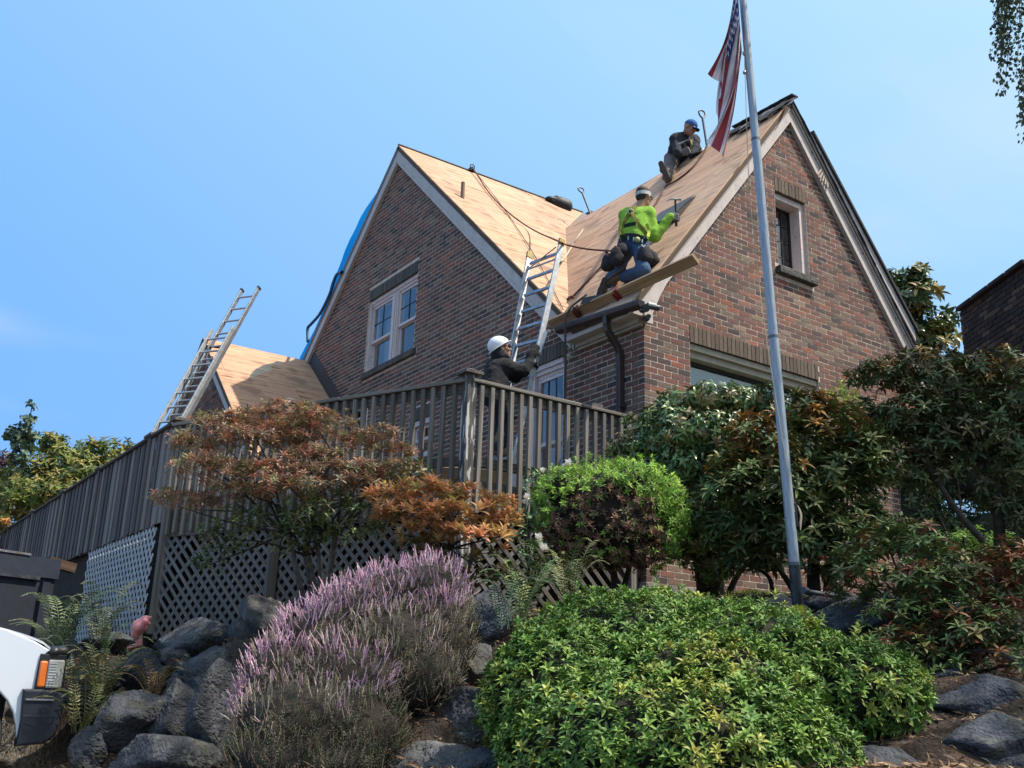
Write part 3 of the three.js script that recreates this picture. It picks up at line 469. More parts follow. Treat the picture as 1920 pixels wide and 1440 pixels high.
// the low wing on the left
{
  const WX = -1.93, WZ = -9.31, WY = 1.97, WS = 0.86, wr = (z, o) => [z, WY - WS * Math.abs(z - WZ) - o];
  const F = (() => { const t = normT(0, -WS, 1), s = V(-1, 0, 0), n = s.clone().cross(t); return { s, t, n, o: V(0, WY - 0.018, WZ) }; })(), G = (() => { const t = normT(0, -WS, -1), s = V(1, 0, 0), n = s.clone().cross(t); return { s, t, n, o: V(0, WY - 0.018, WZ) }; })();
  const w = part(house, 'wing_wall', zy([[WZ - 2.9, GROUND_H], [WZ + 2.9, GROUND_H], [WZ + 2.9, -0.55], [WZ, WY - 0.1], [WZ - 2.9, -0.55]].map((p) => p), WX + 0.01, WX + 0.2), M.mortar, 'brick end wall of the low left wing');
  const list = []; reseed(5); layBricks('z', WX, -WZ - 2.9, -WZ + 2.9, -2.2, 1.9, [], (u) => wr(-u, 0)[1] - 0.08, 0.05, list); placeBricks(list, w, 0);
  part(house, 'wing_side_wall', boxAB(WX + 0.2, -0.01, GROUND_H, -0.5, WZ + 2.68, WZ + 2.88), M.mortar);
  const r = part(house, 'roof', merge([slabGeo([[0.0, 0], [2.0, 0], [2.0, 4.1], [0.0, 4.1]], F, -0.06, 0.058), slabGeo([[-2.0, 0], [0, 0], [0, 4.1], [-2.0, 4.1]], G, -0.06, 0.075)]), slabMat, 'plywood roof of the low left wing, half in the shadow of the gable');
  reseed(17); sheets(r, F, [], 0.0, 2.0, 0.01, 4.08, 2.44, 1.22, M.ply, 'plywood_sheet', 0.6);
  part(house, 'rake_board', merge([zy([wr(WZ, 0.05), wr(WZ + 3.1, 0.05), wr(WZ + 3.1, 0.26), wr(WZ, 0.26)], WX - 0.05, WX - 0.002), zy([wr(WZ - 0.001, 0.05), wr(WZ - 3.1, 0.05), wr(WZ - 3.1, 0.26), wr(WZ - 0.001, 0.26)], WX - 0.05, WX - 0.002)]), M.trim, 'rake boards of the low left wing');
  part(house, 'flashing', zy([wr(WZ, -0.02), wr(WZ + 2.4, -0.02), wr(WZ + 2.4, -0.34), wr(WZ + 0.3, -0.34)].reverse(), -0.015, -0.004), mat([0.035, 0.03, 0.034], { roughness: 0.6 }));
}
// ------------------------------------------------------------------ deck with its railings
const RT = -1.06, DF = -2.0, DC = V(-2.13, RT, -0.1), DL = V(-3.78, RT, -3.75), DE = V(-0.07, RT, -0.1);
reseed(31);
const deck = thing('wooden_deck', 'raised grey weathered timber deck with slatted railings', 'deck', V(-2.2, DF, -1.5));
{
  const onD = (p, y) => V(p.x, y, p.z), inward = (a, b) => b.clone().sub(a).normalize().cross(V(0, 1, 0));
  const run = (a, b, nb, phase, out) => {            // out: unit vector away from the deck
    const d = b.clone().sub(a).normalize(), L = a.distanceTo(b);
    for (let i = 0; i < nb; i++) { const q = a.clone().addScaledVector(d, phase + (i + 0.5) * (L - 2 * phase) / nb + rr(-0.008, 0.008)), top = q.clone().addScaledVector(out, 0.045 + rr(0, 0.004)), bot = top.clone(); top.y = RT - 0.045; bot.y = -2.34 + rr(-0.02, 0.02); bot.x += rr(-0.008, 0.008); bot.z += rr(-0.008, 0.008); part(deck, 'baluster', bar(bot, top, 0.042, 0.042, out, 0.004), pick(M.deck)); }
    for (let k = 0, s = 0; s < L - 0.05; k++) { const e = Math.min(L, s + rr(1.2, 1.9)); part(deck, 'cap_rail', bar(onD(a, RT - 0.02 + rr(-0.004, 0.006)).addScaledVector(d, s + 0.004).addScaledVector(out, 0.02), onD(a, RT - 0.02 + rr(-0.004, 0.006)).addScaledVector(d, e - 0.004).addScaledVector(out, 0.02), 0.115, 0.036, V(0, 1, 0), 0.005), M.deck[k % 2 ? 0 : 2]); s = e; }
    part(deck, 'top_rail', bar(onD(a, RT - 0.085), onD(b, RT - 0.085), 0.038, 0.088), M.deck[0]);
    part(deck, 'bottom_rail', bar(onD(a, -1.84), onD(b, -1.84), 0.038, 0.085), M.deck[1]);
    part(deck, 'rim_board', bar(onD(a, DF - 0.15).addScaledVector(out, -0.005), onD(b, DF - 0.15).addScaledVector(out, -0.005), 0.038, 0.23), M.deck[1]);
    part(deck, 'fascia_board', merge([0, 1, 2].map((i) => bar(onD(a, DF - 0.07 - i * 0.095).addScaledVector(out, 0.018), onD(b, DF - 0.07 - i * 0.095 + rr(-0.006, 0.006)).addScaledVector(out, 0.018), 0.008, 0.088))), M.deck[1]);
  };
  run(DC, DE, 17, 0.05, V(0, 0, 1));
  const dl = DL.clone().sub(DC).normalize(); run(DC, DL, 32, 0.07, V(dl.z, 0, -dl.x).multiplyScalar(1).normalize());
  const post = (p, s, top, m, name) => { const g = bar(V(p.x, -3.4, p.z), V(p.x, top, p.z), s, s, V(0, 0, 1), 0.006); const q = part(deck, name, g, m); part(q, 'post_cap', merge([box(s + 0.09, 0.03, s + 0.09, p.x, top + 0.015, p.z), uvBox(new THREE.ConeGeometry((s + 0.06) * 0.72, 0.045, 4, 1).rotateY(Math.PI / 4).translate(p.x, top + 0.052, p.z))]), M.deck[1]); };
  post(DC, 0.105, RT + 0.045, M.peel, 'corner_post');
  post(V(-3.2, 0, -2.15).lerp(V(-3.04, 0, -2.12), 0.6), 0.09, RT + 0.02, M.deck[1], 'post');
  post(V(-3.76, 0, -3.72), 0.09, RT + 0.03, M.deck[0], 'post');
  post(V(-0.085, 0, -0.12), 0.095, RT - 0.005, M.deck[2], 'end_post');
  part(deck, 'rail_block', box(0.15, 0.035, 0.12, -0.62, RT + 0.02, -0.09), M.deck[1]);
  // floor boards
  for (let i = 0; i < 27; i++) { const z = -0.16 - i * 0.143, x0 = z > DC.z ? DC.x : lerp(DC.x, DL.x, clamp((z - DC.z) / (DL.z - DC.z))); part(deck, 'floor_board', boxAB(x0 + 0.04, -0.012, DF - 0.038, DF, z - 0.138, z, 0), pick(M.deck)); }
  part(deck, 'joist', merge([-0.5, -1.1, -1.7, -2.3].map((x) => boxAB(x - 0.02, x + 0.02, DF - 0.24, DF - 0.04, -3.7, -0.14, 2))), M.deck[1]);
  part(deck, 'stair_rail', bar(V(-0.06, -1.42, 0.06), V(0.5, -1.25, 0.5), 0.04, 0.09), M.deck[2]);
}
// odds and ends on the deck floor
{ const ply = mat([0.46, 0.36, 0.24], { map: plyMap });
  const t = thing('plywood_offcut', 'tan plywood offcuts stacked on the deck floor behind the corner post', 'plywood', V(-1.8, DF, -0.5));
  part(t, 'sheet', bar(V(-2.0, DF + 0.1, -0.62), V(-1.42, DF + 0.12, -0.45), 0.02, 0.2, V(0, 1, 0.3)), ply); part(t, 'sheet', bar(V(-2.25, DF + 0.09, -0.75), V(-1.95, DF + 0.1, -0.5), 0.02, 0.17, V(0, 1, 0.5)), ply);
  const b = thing('paint_bucket', 'white plastic bucket on the deck under the ladder', 'bucket', V(-1.2, DF, -0.5));
  part(b, 'bucket_body', new THREE.CylinderGeometry(0.13, 0.115, 0.24, 20, 1, true).translate(-1.2, DF + 0.125, -0.5), mat([0.6, 0.6, 0.6], { roughness: 0.5 })); part(b, 'rim', new THREE.TorusGeometry(0.132, 0.008, 6, 20).rotateX(Math.PI / 2).translate(-1.2, DF + 0.24, -0.5), mat([0.5, 0.5, 0.5]));
}
// ------------------------------------------------------------------ lattice skirts below the deck and fence
function lattice(t, a, b, y0, y1, m, gap, missing, ya0) {
  const d = b.clone().sub(a), L = d.length(); d.normalize(); const out = V(d.z, 0, -d.x).normalize(), H = y1 - y0;
  for (const sg of [1, -1]) for (let c = -H - 0.01; c < L + H; c += gap * 1.4142) {
    // line u = c + sg*(y) clipped to the panel
    let ya = 0, yb = H; const uAt = (y) => (sg > 0 ? c + y : c + H - y);
    const cut = (lim, less) => { const f = (y) => (less ? lim - uAt(y) : uAt(y) - lim), fa = f(ya), fb = f(yb); if (fa < 0 && fb < 0) { yb = ya; return; } if (fa < 0) ya += (yb - ya) * fa / (fa - fb); else if (fb < 0) yb = ya + (yb - ya) * fa / (fa - fb); };
    cut(0, false); if (yb > ya) cut(L, true); if (yb - ya < 0.04) continue;
    if (missing && missing(c, sg)) continue;
    const p = (y) => a.clone().addScaledVector(d, uAt(y)).addScaledVector(out, sg > 0 ? 0.004 : -0.004).setY(y0 + y);
    part(t, 'slat', bar(p(ya), p(yb), 0.039, 0.0065, out), m[Math.floor(rnd() * m.length)]);
  }
}
{
  reseed(41);
  const A = thing('lattice_panel', 'pale blue-grey lattice panel below the left end of the board fence', 'lattice', V(-3.84, -3.5, -5));
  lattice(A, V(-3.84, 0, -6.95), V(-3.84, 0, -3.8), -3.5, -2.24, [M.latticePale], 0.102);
  const B = thing('lattice_panel', 'dark weathered lattice with missing slats behind the bronze shrub trunk', 'lattice', V(-3, -3.5, -2));
  const dl = DL.clone().sub(DC).normalize();
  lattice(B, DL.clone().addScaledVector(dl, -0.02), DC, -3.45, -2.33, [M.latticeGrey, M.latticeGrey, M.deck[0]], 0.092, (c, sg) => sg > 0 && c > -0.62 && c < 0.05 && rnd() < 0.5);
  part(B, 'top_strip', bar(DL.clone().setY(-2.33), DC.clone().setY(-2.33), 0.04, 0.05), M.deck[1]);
  const Cc = thing('lattice_panel', 'dark lattice panel beside the bare concrete foundation', 'lattice', V(-1, -3.5, -0.1));
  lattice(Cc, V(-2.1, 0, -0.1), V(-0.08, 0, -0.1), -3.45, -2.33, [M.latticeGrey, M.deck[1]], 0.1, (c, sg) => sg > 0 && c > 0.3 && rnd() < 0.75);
}
// ------------------------------------------------------------------ board fence along the drive
{
  reseed(43);
  const f = thing('board_fence', 'long tall grey board fence running away down the left', 'fence', V(-3.8, -2.2, -12));
  let z = -3.82, i = 0;
  while (z > -22) { const w = rr(0.085, 0.15), pale = rnd() < 0.2, pr = (i % 2) * 0.016 + rr(0, 0.004); part(f, 'fence_board', bar(V(-3.8 - pr, -2.2 + rr(-0.02, 0.02), z - w / 2), V(-3.8 - pr, RT - 0.02 + rr(-0.012, 0.006), z - w / 2), 0.016, w + 0.008, V(0, 0, 1)), pale ? M.fence[3] : M.fence[Math.floor(rr(0, 3))]); z -= w; i++; }
  for (const zz of [-4.6, -7.1, -9.4, -11.9, -14.4, -17.2, -20]) { part(f, 'fence_post', bar(V(-3.835, -2.22, zz), V(-3.835, RT + 0.01, zz), 0.035, 0.10, V(0, 0, 1)), M.fence[zz < -9 && zz > -12 ? 3 : 2]); part(f, 'post_cap', box(0.16, 0.03, 0.3, -3.8, RT + 0.02, zz), M.fence[2]); }
  part(f, 'cap_board', bar(V(-3.8, RT, -3.8), V(-3.8, RT, -22), 0.12, 0.03), M.fence[1]);
  part(f, 'back_rail', merge([bar(V(-3.75, RT - 0.2, -3.8), V(-3.75, RT - 0.2, -22), 0.04, 0.09), bar(V(-3.75, -2.0, -3.8), V(-3.75, -2.0, -22), 0.04, 0.09)]), M.fence[0]);
}
// ------------------------------------------------------------------ ladders
{ // articulated ladder from the deck to the eave, its flared legs uppermost
  const n = V(1, -0.27, 0), k = -0.56, P = (x, y) => onPlane(x, y, n, k), Lt = P(997, 478), Lb = P(926, 880), Rt = P(1051, 457), Rb = P(961, 876);
  const t = thing('aluminium_ladder', 'aluminium ladder from the deck to the valley beside the climbing worker', 'ladder', Lb.clone().lerp(Rb, 0.5));
  const up = V(-1, 0, 0);
  for (const [a, b] of [[Lb, Lt], [Rb, Rt]]) { const m = a.clone().lerp(b, 0.55), q = a.clone().lerp(b, 0.42);
    part(t, 'rail', merge([bar(a, m, 0.026, 0.06, up, 0.004), bar(q.clone().add(V(-0.012, 0, a === Lb ? -0.034 : 0.034)), b.clone().add(V(-0.012, 0, a === Lb ? -0.034 : 0.034)), 0.026, 0.072, up, 0.004)]), M.alu);
    part(t, 'foot', bar(b.clone().lerp(a, 0.015).add(V(-0.012, 0, a === Lb ? -0.034 : 0.034)), b.clone().lerp(a, -0.018).add(V(-0.012, 0, a === Lb ? -0.034 : 0.034)), 0.04, 0.085, up, 0.01), mat([0.34, 0.26, 0.06], { roughness: 0.6 }));
    part(t, 'lock_knob', rod(q.clone().add(V(-0.1, 0.02, a === Lb ? -0.04 : 0.04)), q.clone().add(V(0.0, 0.02, a === Lb ? -0.04 : 0.04)), 0.028, 0.028, 12), mat([0.03, 0.05, 0.08], { roughness: 0.5 })); }
  for (let i = 0; i < 12; i++) { const s = 0.04 + i * 0.083; const a = Lb.clone().lerp(Lt, s), b = Rb.clone().lerp(Rt, s); part(t, 'rung', bar(a, b, 0.034, 0.036, V(0, 1, 0), 0.008), M.alu); }
  part(t, 'brace', merge([rod(Lt.clone().lerp(Lb, 0.085).add(V(-0.04, 0, 0)), Rt.clone().lerp(Rb, 0.085).add(V(-0.04, 0, 0)), 0.011), rod(Lt.clone().lerp(Lb, 0.07), Rt.clone().lerp(Rb, 0.03).add(V(-0.05, 0.02, 0)), 0.008)]), M.alu);
}
{ // extension ladder against the low wing
  const rd = V(0.55, 0, 0.83).normalize(), hd = V(0.83, 0, -0.55).normalize(), th = 63 * Math.PI / 180, ld = hd.clone().multiplyScalar(Math.cos(th)).addScaledVector(V(0, 1, 0), Math.sin(th)), nn = rd.clone().cross(ld);
  const mid = at(411, 638, 16.4), t = thing('extension_ladder', 'long two-section extension ladder leaning on the low plywood roof', 'ladder', mid.clone().addScaledVector(ld, -3.2));
  const W = 0.175, sec = (l0, l1, off, m, w) => { for (const s of [-1, 1]) { const a = mid.clone().addScaledVector(ld, l0).addScaledVector(rd, s * w).addScaledVector(nn, off), b = mid.clone().addScaledVector(ld, l1).addScaledVector(rd, s * w).addScaledVector(nn, off); part(t, 'rail', merge([bar(a, b, 0.028, 0.075, nn, 0.004)]), m); if (l1 > 1) part(t, 'end_cap', bar(b.clone().addScaledVector(ld, -0.02), b.clone().addScaledVector(ld, 0.03), 0.045, 0.09, nn, 0.012), M.blackPlastic); }
    for (let l = l0 + 0.14; l < l1 - 0.05; l += 0.305) part(t, 'rung', rod(mid.clone().addScaledVector(ld, l).addScaledVector(rd, -w).addScaledVector(nn, off), mid.clone().addScaledVector(ld, l).addScaledVector(rd, w).addScaledVector(nn, off), 0.017, 0.017, 8), m); };
  sec(-3.2, 0.22, 0.05, M.aluDull, W + 0.035); sec(-1.75, 1.33, -0.05, M.alu, W);
  part(t, 'rope_tie', merge([0, 1, 2].map((i) => tube([mid.clone().addScaledVector(rd, -0.24).addScaledVector(ld, -0.08 - i * 0.02), mid.clone().addScaledVector(nn, -0.08).addScaledVector(ld, -0.1 + i * 0.015), mid.clone().addScaledVector(rd, 0.2).addScaledVector(ld, -0.07)], 0.009, 5))), M.ropeDark);
}
// ------------------------------------------------------------------ on the roofs
const onRl = (px, py, off = 0) => onPlane(px, py, FRl.n, FRl.n.dot(FRl.o) + 0.018 + off), onLr = (px, py, off = 0) => onPlane(px, py, FLr.n, FLr.n.dot(FLr.o) + 0.018 + off);
{ // toe board with its red roof jacks
  const c = (z, u, w) => V(-0.1, roofRl(-0.1), z).addScaledVector(FRl.n, u + 0.002).addScaledVector(FRl.t, w);
  const t = thing('wooden_plank', 'long brown plank on edge above the gutter under the kneeling worker', 'plank', c(-0.4, 0, 0));
  part(t, 'board', bar(c(-1.5, 0.063, 0), c(0.96, 0.063, 0), 0.04, 0.122, FRl.n, 0.003), M.lumber);
  for (const [z, lab] of [[-0.23, 'red roof jack nearer the rake'], [-0.93, 'red roof jack wound with cord']]) { const j = part(t, 'roof_jack', merge([bar(c(z, -0.01, 0.027), c(z, 0.125, 0.027), 0.045, 0.008, FRl.t), bar(c(z, 0.125, 0.03), c(z, 0.135, -0.03), 0.045, 0.008, FRl.n), bar(c(z, 0.006, 0.03), c(z, 0.006, -0.38), 0.045, 0.006, FRl.n), bar(c(z - 0.06, 0.1, 0.03), c(z - 0.02, -0.02, 0.05), 0.012, 0.03, FRl.t)]), M.red, lab);
    if (z < -0.5) part(j, 'cord', merge([0, 1, 2, 3, 4].map((i) => tube([c(z - 0.05 + i * 0.02, 0.0, 0.04), c(z + 0.05 - i * 0.02, 0.1, 0.05), c(z - 0.03, 0.14, 0.01), c(z + 0.03, 0.12, 0.045), c(z, 0.01, 0.05)], 0.008, 5))), M.rope); }
  const s = thing('felt_scrap', 'black scrap of roofing felt by the left boot on the plank', 'roofing felt', c(-0.6, 0.14, 0));
  part(s, 'sheet', (() => { const g = new THREE.PlaneGeometry(0.3, 0.1, 8, 4), p = g.attributes.position; for (let i = 0; i < p.count; i++) p.setZ(i, 0.03 * Math.sin(p.getX(i) * 9) + 0.02 * p.getY(i)); g.computeVertexNormals(); return framed(g, V(0, 0, -1), V(-0.35, -0.9, 0).normalize(), V(-0.9, 0.35, 0).normalize(), c(-0.66, 0.13, -0.02)); })(), M.black);
}
{ // slant-back vent hood
  const o = onRl(1254, 409), F = { s: FRl.s, t: FRl.t, n: FRl.n, o }, t = thing('roof_vent', 'grey slant-back vent hood on the right wing roof beside the hammering worker', 'roof vent', o);
  const b = (g) => framed(g, F.s, F.t, F.n, o), m = mat([0.045, 0.048, 0.056], { roughness: 0.6, map: grainMap });
  part(t, 'flange', b(uvBox(new THREE.BoxGeometry(0.58, 0.56, 0.006).translate(0, -0.04, 0.006))), m);
  const sh = new THREE.Shape([[-0.30, 0.0], [0.26, 0.07], [0.30, 0.07], [0.30, 0.05], [0.26, 0.05], [-0.30, -0.0]].map((p) => new THREE.Vector2(...p)));
  part(t, 'hood', b(new THREE.ExtrudeGeometry(sh, { depth: 0.62, bevelEnabled: false }).applyMatrix4(new THREE.Matrix4().makeBasis(V(0, 1, 0), V(0, 0, 1), V(1, 0, 0))).translate(-0.31, 0, 0.035)), m);
  const cheek = new THREE.Shape([[-0.28, 0], [0.28, 0.09], [0.28, 0]].map((p) => new THREE.Vector2(...p)));
  for (const x of [-0.30, 0.29]) part(t, 'cheek', b(new THREE.ExtrudeGeometry(cheek, { depth: 0.01, bevelEnabled: false }).applyMatrix4(new THREE.Matrix4().makeBasis(V(0, 1, 0), V(0, 0, 1), V(1, 0, 0))).translate(x, 0, 0.008)), M.black);
  part(t, 'opening', b(new THREE.BoxGeometry(0.58, 0.012, 0.085).translate(0, 0.27, 0.045)), M.black);
}
function shovel(label, top, bot, px) {
  const t = thing('shovel', label, 'shovel', bot), d = top.clone().sub(bot).normalize(), x = V(0, 0, 1).cross(d).normalize(), y = x.clone().cross(d);
  part(t, 'shaft', rod(bot, top, 0.017, 0.019, 8), mat([0.05, 0.075, 0.10], { roughness: 0.5 }));
  const side = RIGHT.clone().multiplyScalar(0.8).addScaledVector(FWD, 0.5).normalize(), w = 0.055;
  part(t, 'handle', merge([tube([top, top.clone().addScaledVector(d, 0.05).addScaledVector(side, -w * 0.9), top.clone().addScaledVector(d, 0.125).addScaledVector(side, -w), top.clone().addScaledVector(d, 0.15)], 0.013, 6, 12), tube([top, top.clone().addScaledVector(d, 0.05).addScaledVector(side, w * 0.9), top.clone().addScaledVector(d, 0.125).addScaledVector(side, w), top.clone().addScaledVector(d, 0.15)], 0.013, 6, 12)]), M.blackPlastic);
  part(t, 'blade', uvBox(new RoundedBoxGeometry(0.2, 0.26, 0.006, 1, 0.003)).applyMatrix4(new THREE.Matrix4().makeBasis(side, d, side.clone().cross(d)).setPosition(bot.clone().addScaledVector(d, -0.1))), M.steel);
}
shovel('black-handled shovel standing near the bag where the roofs meet', onX(1092, 362, 2.95), onX(1113, 416, 2.95));
shovel('shovel with a grey shaft standing between the capped worker and the flag', onX(1317.5, 222, 2.72), onX(1327, 283, 2.72));
{ // tool bag on the ridge
  const o = onPlane(1043, 381, V(0, 0, 1), LZ + 0.12), t = thing('tool_bag', 'black canvas tool bag slumped on the main ridge', 'bag', o);
  part(t, 'bag_body', nets([{ c: o.clone().add(V(0.08, -0.01, 0.03)), r: V(0.20, 0.14, 0.14) }, { c: o.clone().add(V(0.2, -0.02, 0.05)), r: V(0.12, 0.14, 0.12) }, { c: o.clone().add(V(-0.12, 0.03, 0)), r: V(0.13, 0.06, 0.09) }], 0.02, 0.05), M.black);
  part(t, 'strap', merge([tube([o.clone().add(V(-0.15, 0.04, 0.05)), o.clone().add(V(-0.02, 0.13, 0.04)), o.clone().add(V(0.06, 0.07, 0.05))], 0.012, 5), tube([o.clone().add(V(-0.17, 0.02, 0.06)), o.clone().add(V(-0.06, -0.05, 0.09)), o.clone().add(V(0.06, -0.06, 0.1))], 0.014, 5)]), M.black);
}
{ // blue tarpaulin over the far slope, its edge seen past the rake
  const P = (z, u) => V(-0.02, LY - LSL * (LZ - z), z).addScaledVector(FLl.n, u), t = thing('blue_tarpaulin', 'bright blue tarpaulin draped over the far slope behind the left rake', 'tarpaulin', P(-8, 0.1));
  const g = new THREE.PlaneGeometry(1, 1, 24, 60), p = g.attributes.position;
  for (let i = 0; i < p.count; i++) { const u = p.getX(i) + 0.5, v = p.getY(i) + 0.5, z = lerp(-6.72, -10.3, v), q = P(z, 0.03 + 0.2 * Math.pow(Math.sin(Math.PI * clamp((v - 0.02) / 0.5)), 0.7) * (v < 0.52 ? 1 : 0) + 0.06 * sstep(0.55, 0.7, v) + 0.06 * noise3(u * 9, v * 26, 2)); p.setXYZ(i, -0.05 + u * 1.7 + 0.01 * Math.sin(v * 40), q.y, q.z); }
  g.computeVertexNormals(); part(t, 'sheet', g, M.tarp);
  const s = thing('bent_pipe', 'thin dark blue bent pipe standing out from the left rake', 'pipe', onX(580, 640, -0.1));
  part(s, 'pipe', tube([onX(577, 641, -0.1), onX(577, 616, -0.1), onX(583, 608, -0.1), onX(600, 588, -0.1), onX(618, 552, -0.1), onX(630, 517, -0.1), onX(641, 510, -0.1)], 0.03, 6, 40), mat([0.01, 0.06, 0.13], { roughness: 0.4 }));
}
// ropes
const ropeThing = (label, pts, r, m, n = 48) => { const t = thing('rope', label, 'rope', pts[0]); part(t, 'rope_line', tube(pts, r, 5, n), m); return t; };
{
  const anchor = V(1.42, LY + 0.05, LZ), t = thing('roof_anchor', 'black roof anchor with clips on the main ridge above the ropes', 'roof anchor', anchor);
  part(t, 'bracket', merge([box(0.09, 0.05, 0.12, anchor.x, anchor.y - 0.02, anchor.z), box(0.03, 0.08, 0.03, anchor.x + 0.03, anchor.y + 0.02, anchor.z)]), M.black); part(t, 'ring', new THREE.TorusGeometry(0.045, 0.01, 6, 16).translate(anchor.x - 0.02, anchor.y + 0.01, anchor.z + 0.08), M.black);
  ropeThing('dark red lifeline sagging from the ridge anchor past the ladder top to the harness', [V(1.42, LY, LZ + 0.1), onLr(920, 365, 0.03), onLr(960, 404, 0.05), onLr(1000, 431, 0.1), onX(1046, 452, -0.2), onX(1062, 459, -0.1), onX(1100, 467, 0.1), onRl(1150, 471, 0.25)], 0.0125, M.rope, 80);
  ropeThing('thin grey line lying down the pale plywood to the foot of the valley', [V(1.42, LY, LZ + 0.1), onLr(940, 385, 0.02), onLr(968, 425, 0.02), onLr(997, 470, 0.03), onLr(1025, 520, 0.02), onLr(1056, 580, 0.02)], 0.006, M.ropeDark);
  ropeThing('brown lifeline running down the right roof from the capped worker', [onRl(1327, 268, 0.06), onRl(1318, 288, 0.02), onRl(1296, 316, 0.015), onRl(1270, 337, 0.015), onRl(1247, 350, 0.015), onRl(1236, 371, 0.015), onRl(1218, 397, 0.02), onRl(1190, 430, 0.02)], 0.0135, mat([0.075, 0.035, 0.028], { roughness: 0.85 }));
  const l = ropeThing('brown lifeline with a red knot lying on plywood left of the kneeling worker', [onRl(1150, 478, 0.05), onRl(1127, 500, 0.02), onRl(1100, 529, 0.015), onRl(1072, 557, 0.015), onRl(1066, 557, 0.015)], 0.0135, mat([0.075, 0.035, 0.028], { roughness: 0.85 })); part(l, 'knot', merge([ball(onRl(1072, 557, 0.03), 0.03, 0.022, 0.03), tube([onRl(1072, 557, 0.03), onRl(1064, 560, 0.02), onRl(1060, 564, 0.02)], 0.01, 5)]), M.rope);
  ropeThing('pale cord strung from the ridge shovel down to the ladder', [onX(1110, 408, 2.6), onRl(1085, 442, 0.02), onRl(1070, 466, 0.03), onX(1057, 485, -0.1), onX(1040, 503, -0.2)], 0.011, M.ropePale);
  ropeThing('dark rope hanging straight down the wall from the roof jack', [V(-0.05, 0.62, -0.93), V(-0.335, 0.30, -0.93), V(-0.345, -0.2, -0.93), V(-0.34, -1.2, -0.925), V(-0.33, -2.0, -0.92)], 0.0135, M.ropeDark);
}
{ // security cameras at the corner of the eave
  const o = V(0.0, 0.03, 0.075), t = thing('security_camera', 'pair of dark security cameras and a sensor at the corner of the eave', 'security camera', o);
  const head = (p, d, L, r) => { d.normalize(); part(t, 'camera_head', merge([rod(p, p.clone().addScaledVector(d, L), r, r, 14), rod(p.clone().addScaledVector(d, -0.015), p, r * 0.7, r, 14)]), mat([0.035, 0.04, 0.045], { roughness: 0.4 })); part(t, 'lens', rod(p.clone().addScaledVector(d, L), p.clone().addScaledVector(d, L + 0.004), r * 0.7, r * 0.7, 14), M.blackPlastic); part(t, 'hood', rod(p.clone().add(V(0, 0.008, 0)), p.clone().addScaledVector(d, L * 0.7).add(V(0, 0.008, 0)), r * 1.08, r * 1.08, 14), mat([0.3, 0.32, 0.33], { roughness: 0.5 })); };
  head(onZ(1204, 580, 0.15), V(-0.35, -0.25, 0.9), 0.13, 0.042); head(onZ(1214, 573, 0.15), V(0.8, -0.12, 0.35), 0.13, 0.034);
  part(t, 'sensor', merge([ball(onZ(1211, 597, 0.1), 0.045, 0.035, 0.045), ball(onZ(1216, 593, 0.12), 0.03, 0.024, 0.03)]), mat([0.06, 0.06, 0.06])); part(t, 'bracket', boxAB(-0.06, 0.06, -0.02, 0.09, 0.062, 0.085), M.trim);
}
// ------------------------------------------------------------------ people
const skinMat = mat([0.36, 0.19, 0.125], { roughness: 0.6 }), skinDark = mat([0.30, 0.15, 0.095], { roughness: 0.6 });
const fabric = (c, o = {}) => mat(c, { map: clothMap, bumpMap: clothBump, bumpScale: 0.008, roughness: 0.92, ...o });
function headPrims(o, f, u) {
  const x = u.clone().cross(f).normalize(), q = new THREE.Quaternion().setFromRotationMatrix(new THREE.Matrix4().makeBasis(x, u, f)).invert();
  const P = (a, b, c) => o.clone().addScaledVector(x, a).addScaledVector(u, b).addScaledVector(f, c), E = (a, b, c, r1, r2, r3, k) => ({ c: P(a, b, c), r: V(r1, r2, r3), q, k });
  const list = [E(0, 0.03, -0.012, 0.076, 0.092, 0.097), E(0, -0.045, 0.028, 0.056, 0.068, 0.06), E(0, -0.092, 0.058, 0.026, 0.02, 0.022), cap(P(0, 0.012, 0.088), P(0, -0.022, 0.108), 0.009, 0.0135, 0.012), cap(P(-0.034, 0.03, 0.078), P(0.034, 0.03, 0.078), 0.013, 0.013, 0.012), E(0.045, -0.02, 0.062, 0.022, 0.022, 0.018, 0.02), E(-0.045, -0.02, 0.062, 0.022, 0.022, 0.018, 0.02), cap(P(-0.018, -0.055, 0.086), P(0.018, -0.055, 0.086), 0.009, 0.009, 0.008), E(0.076, -0.002, -0.008, 0.011, 0.031, 0.02, 0.008), E(-0.076, -0.002, -0.008, 0.011, 0.031, 0.02, 0.008)];
  return { list, P, x, q };
}
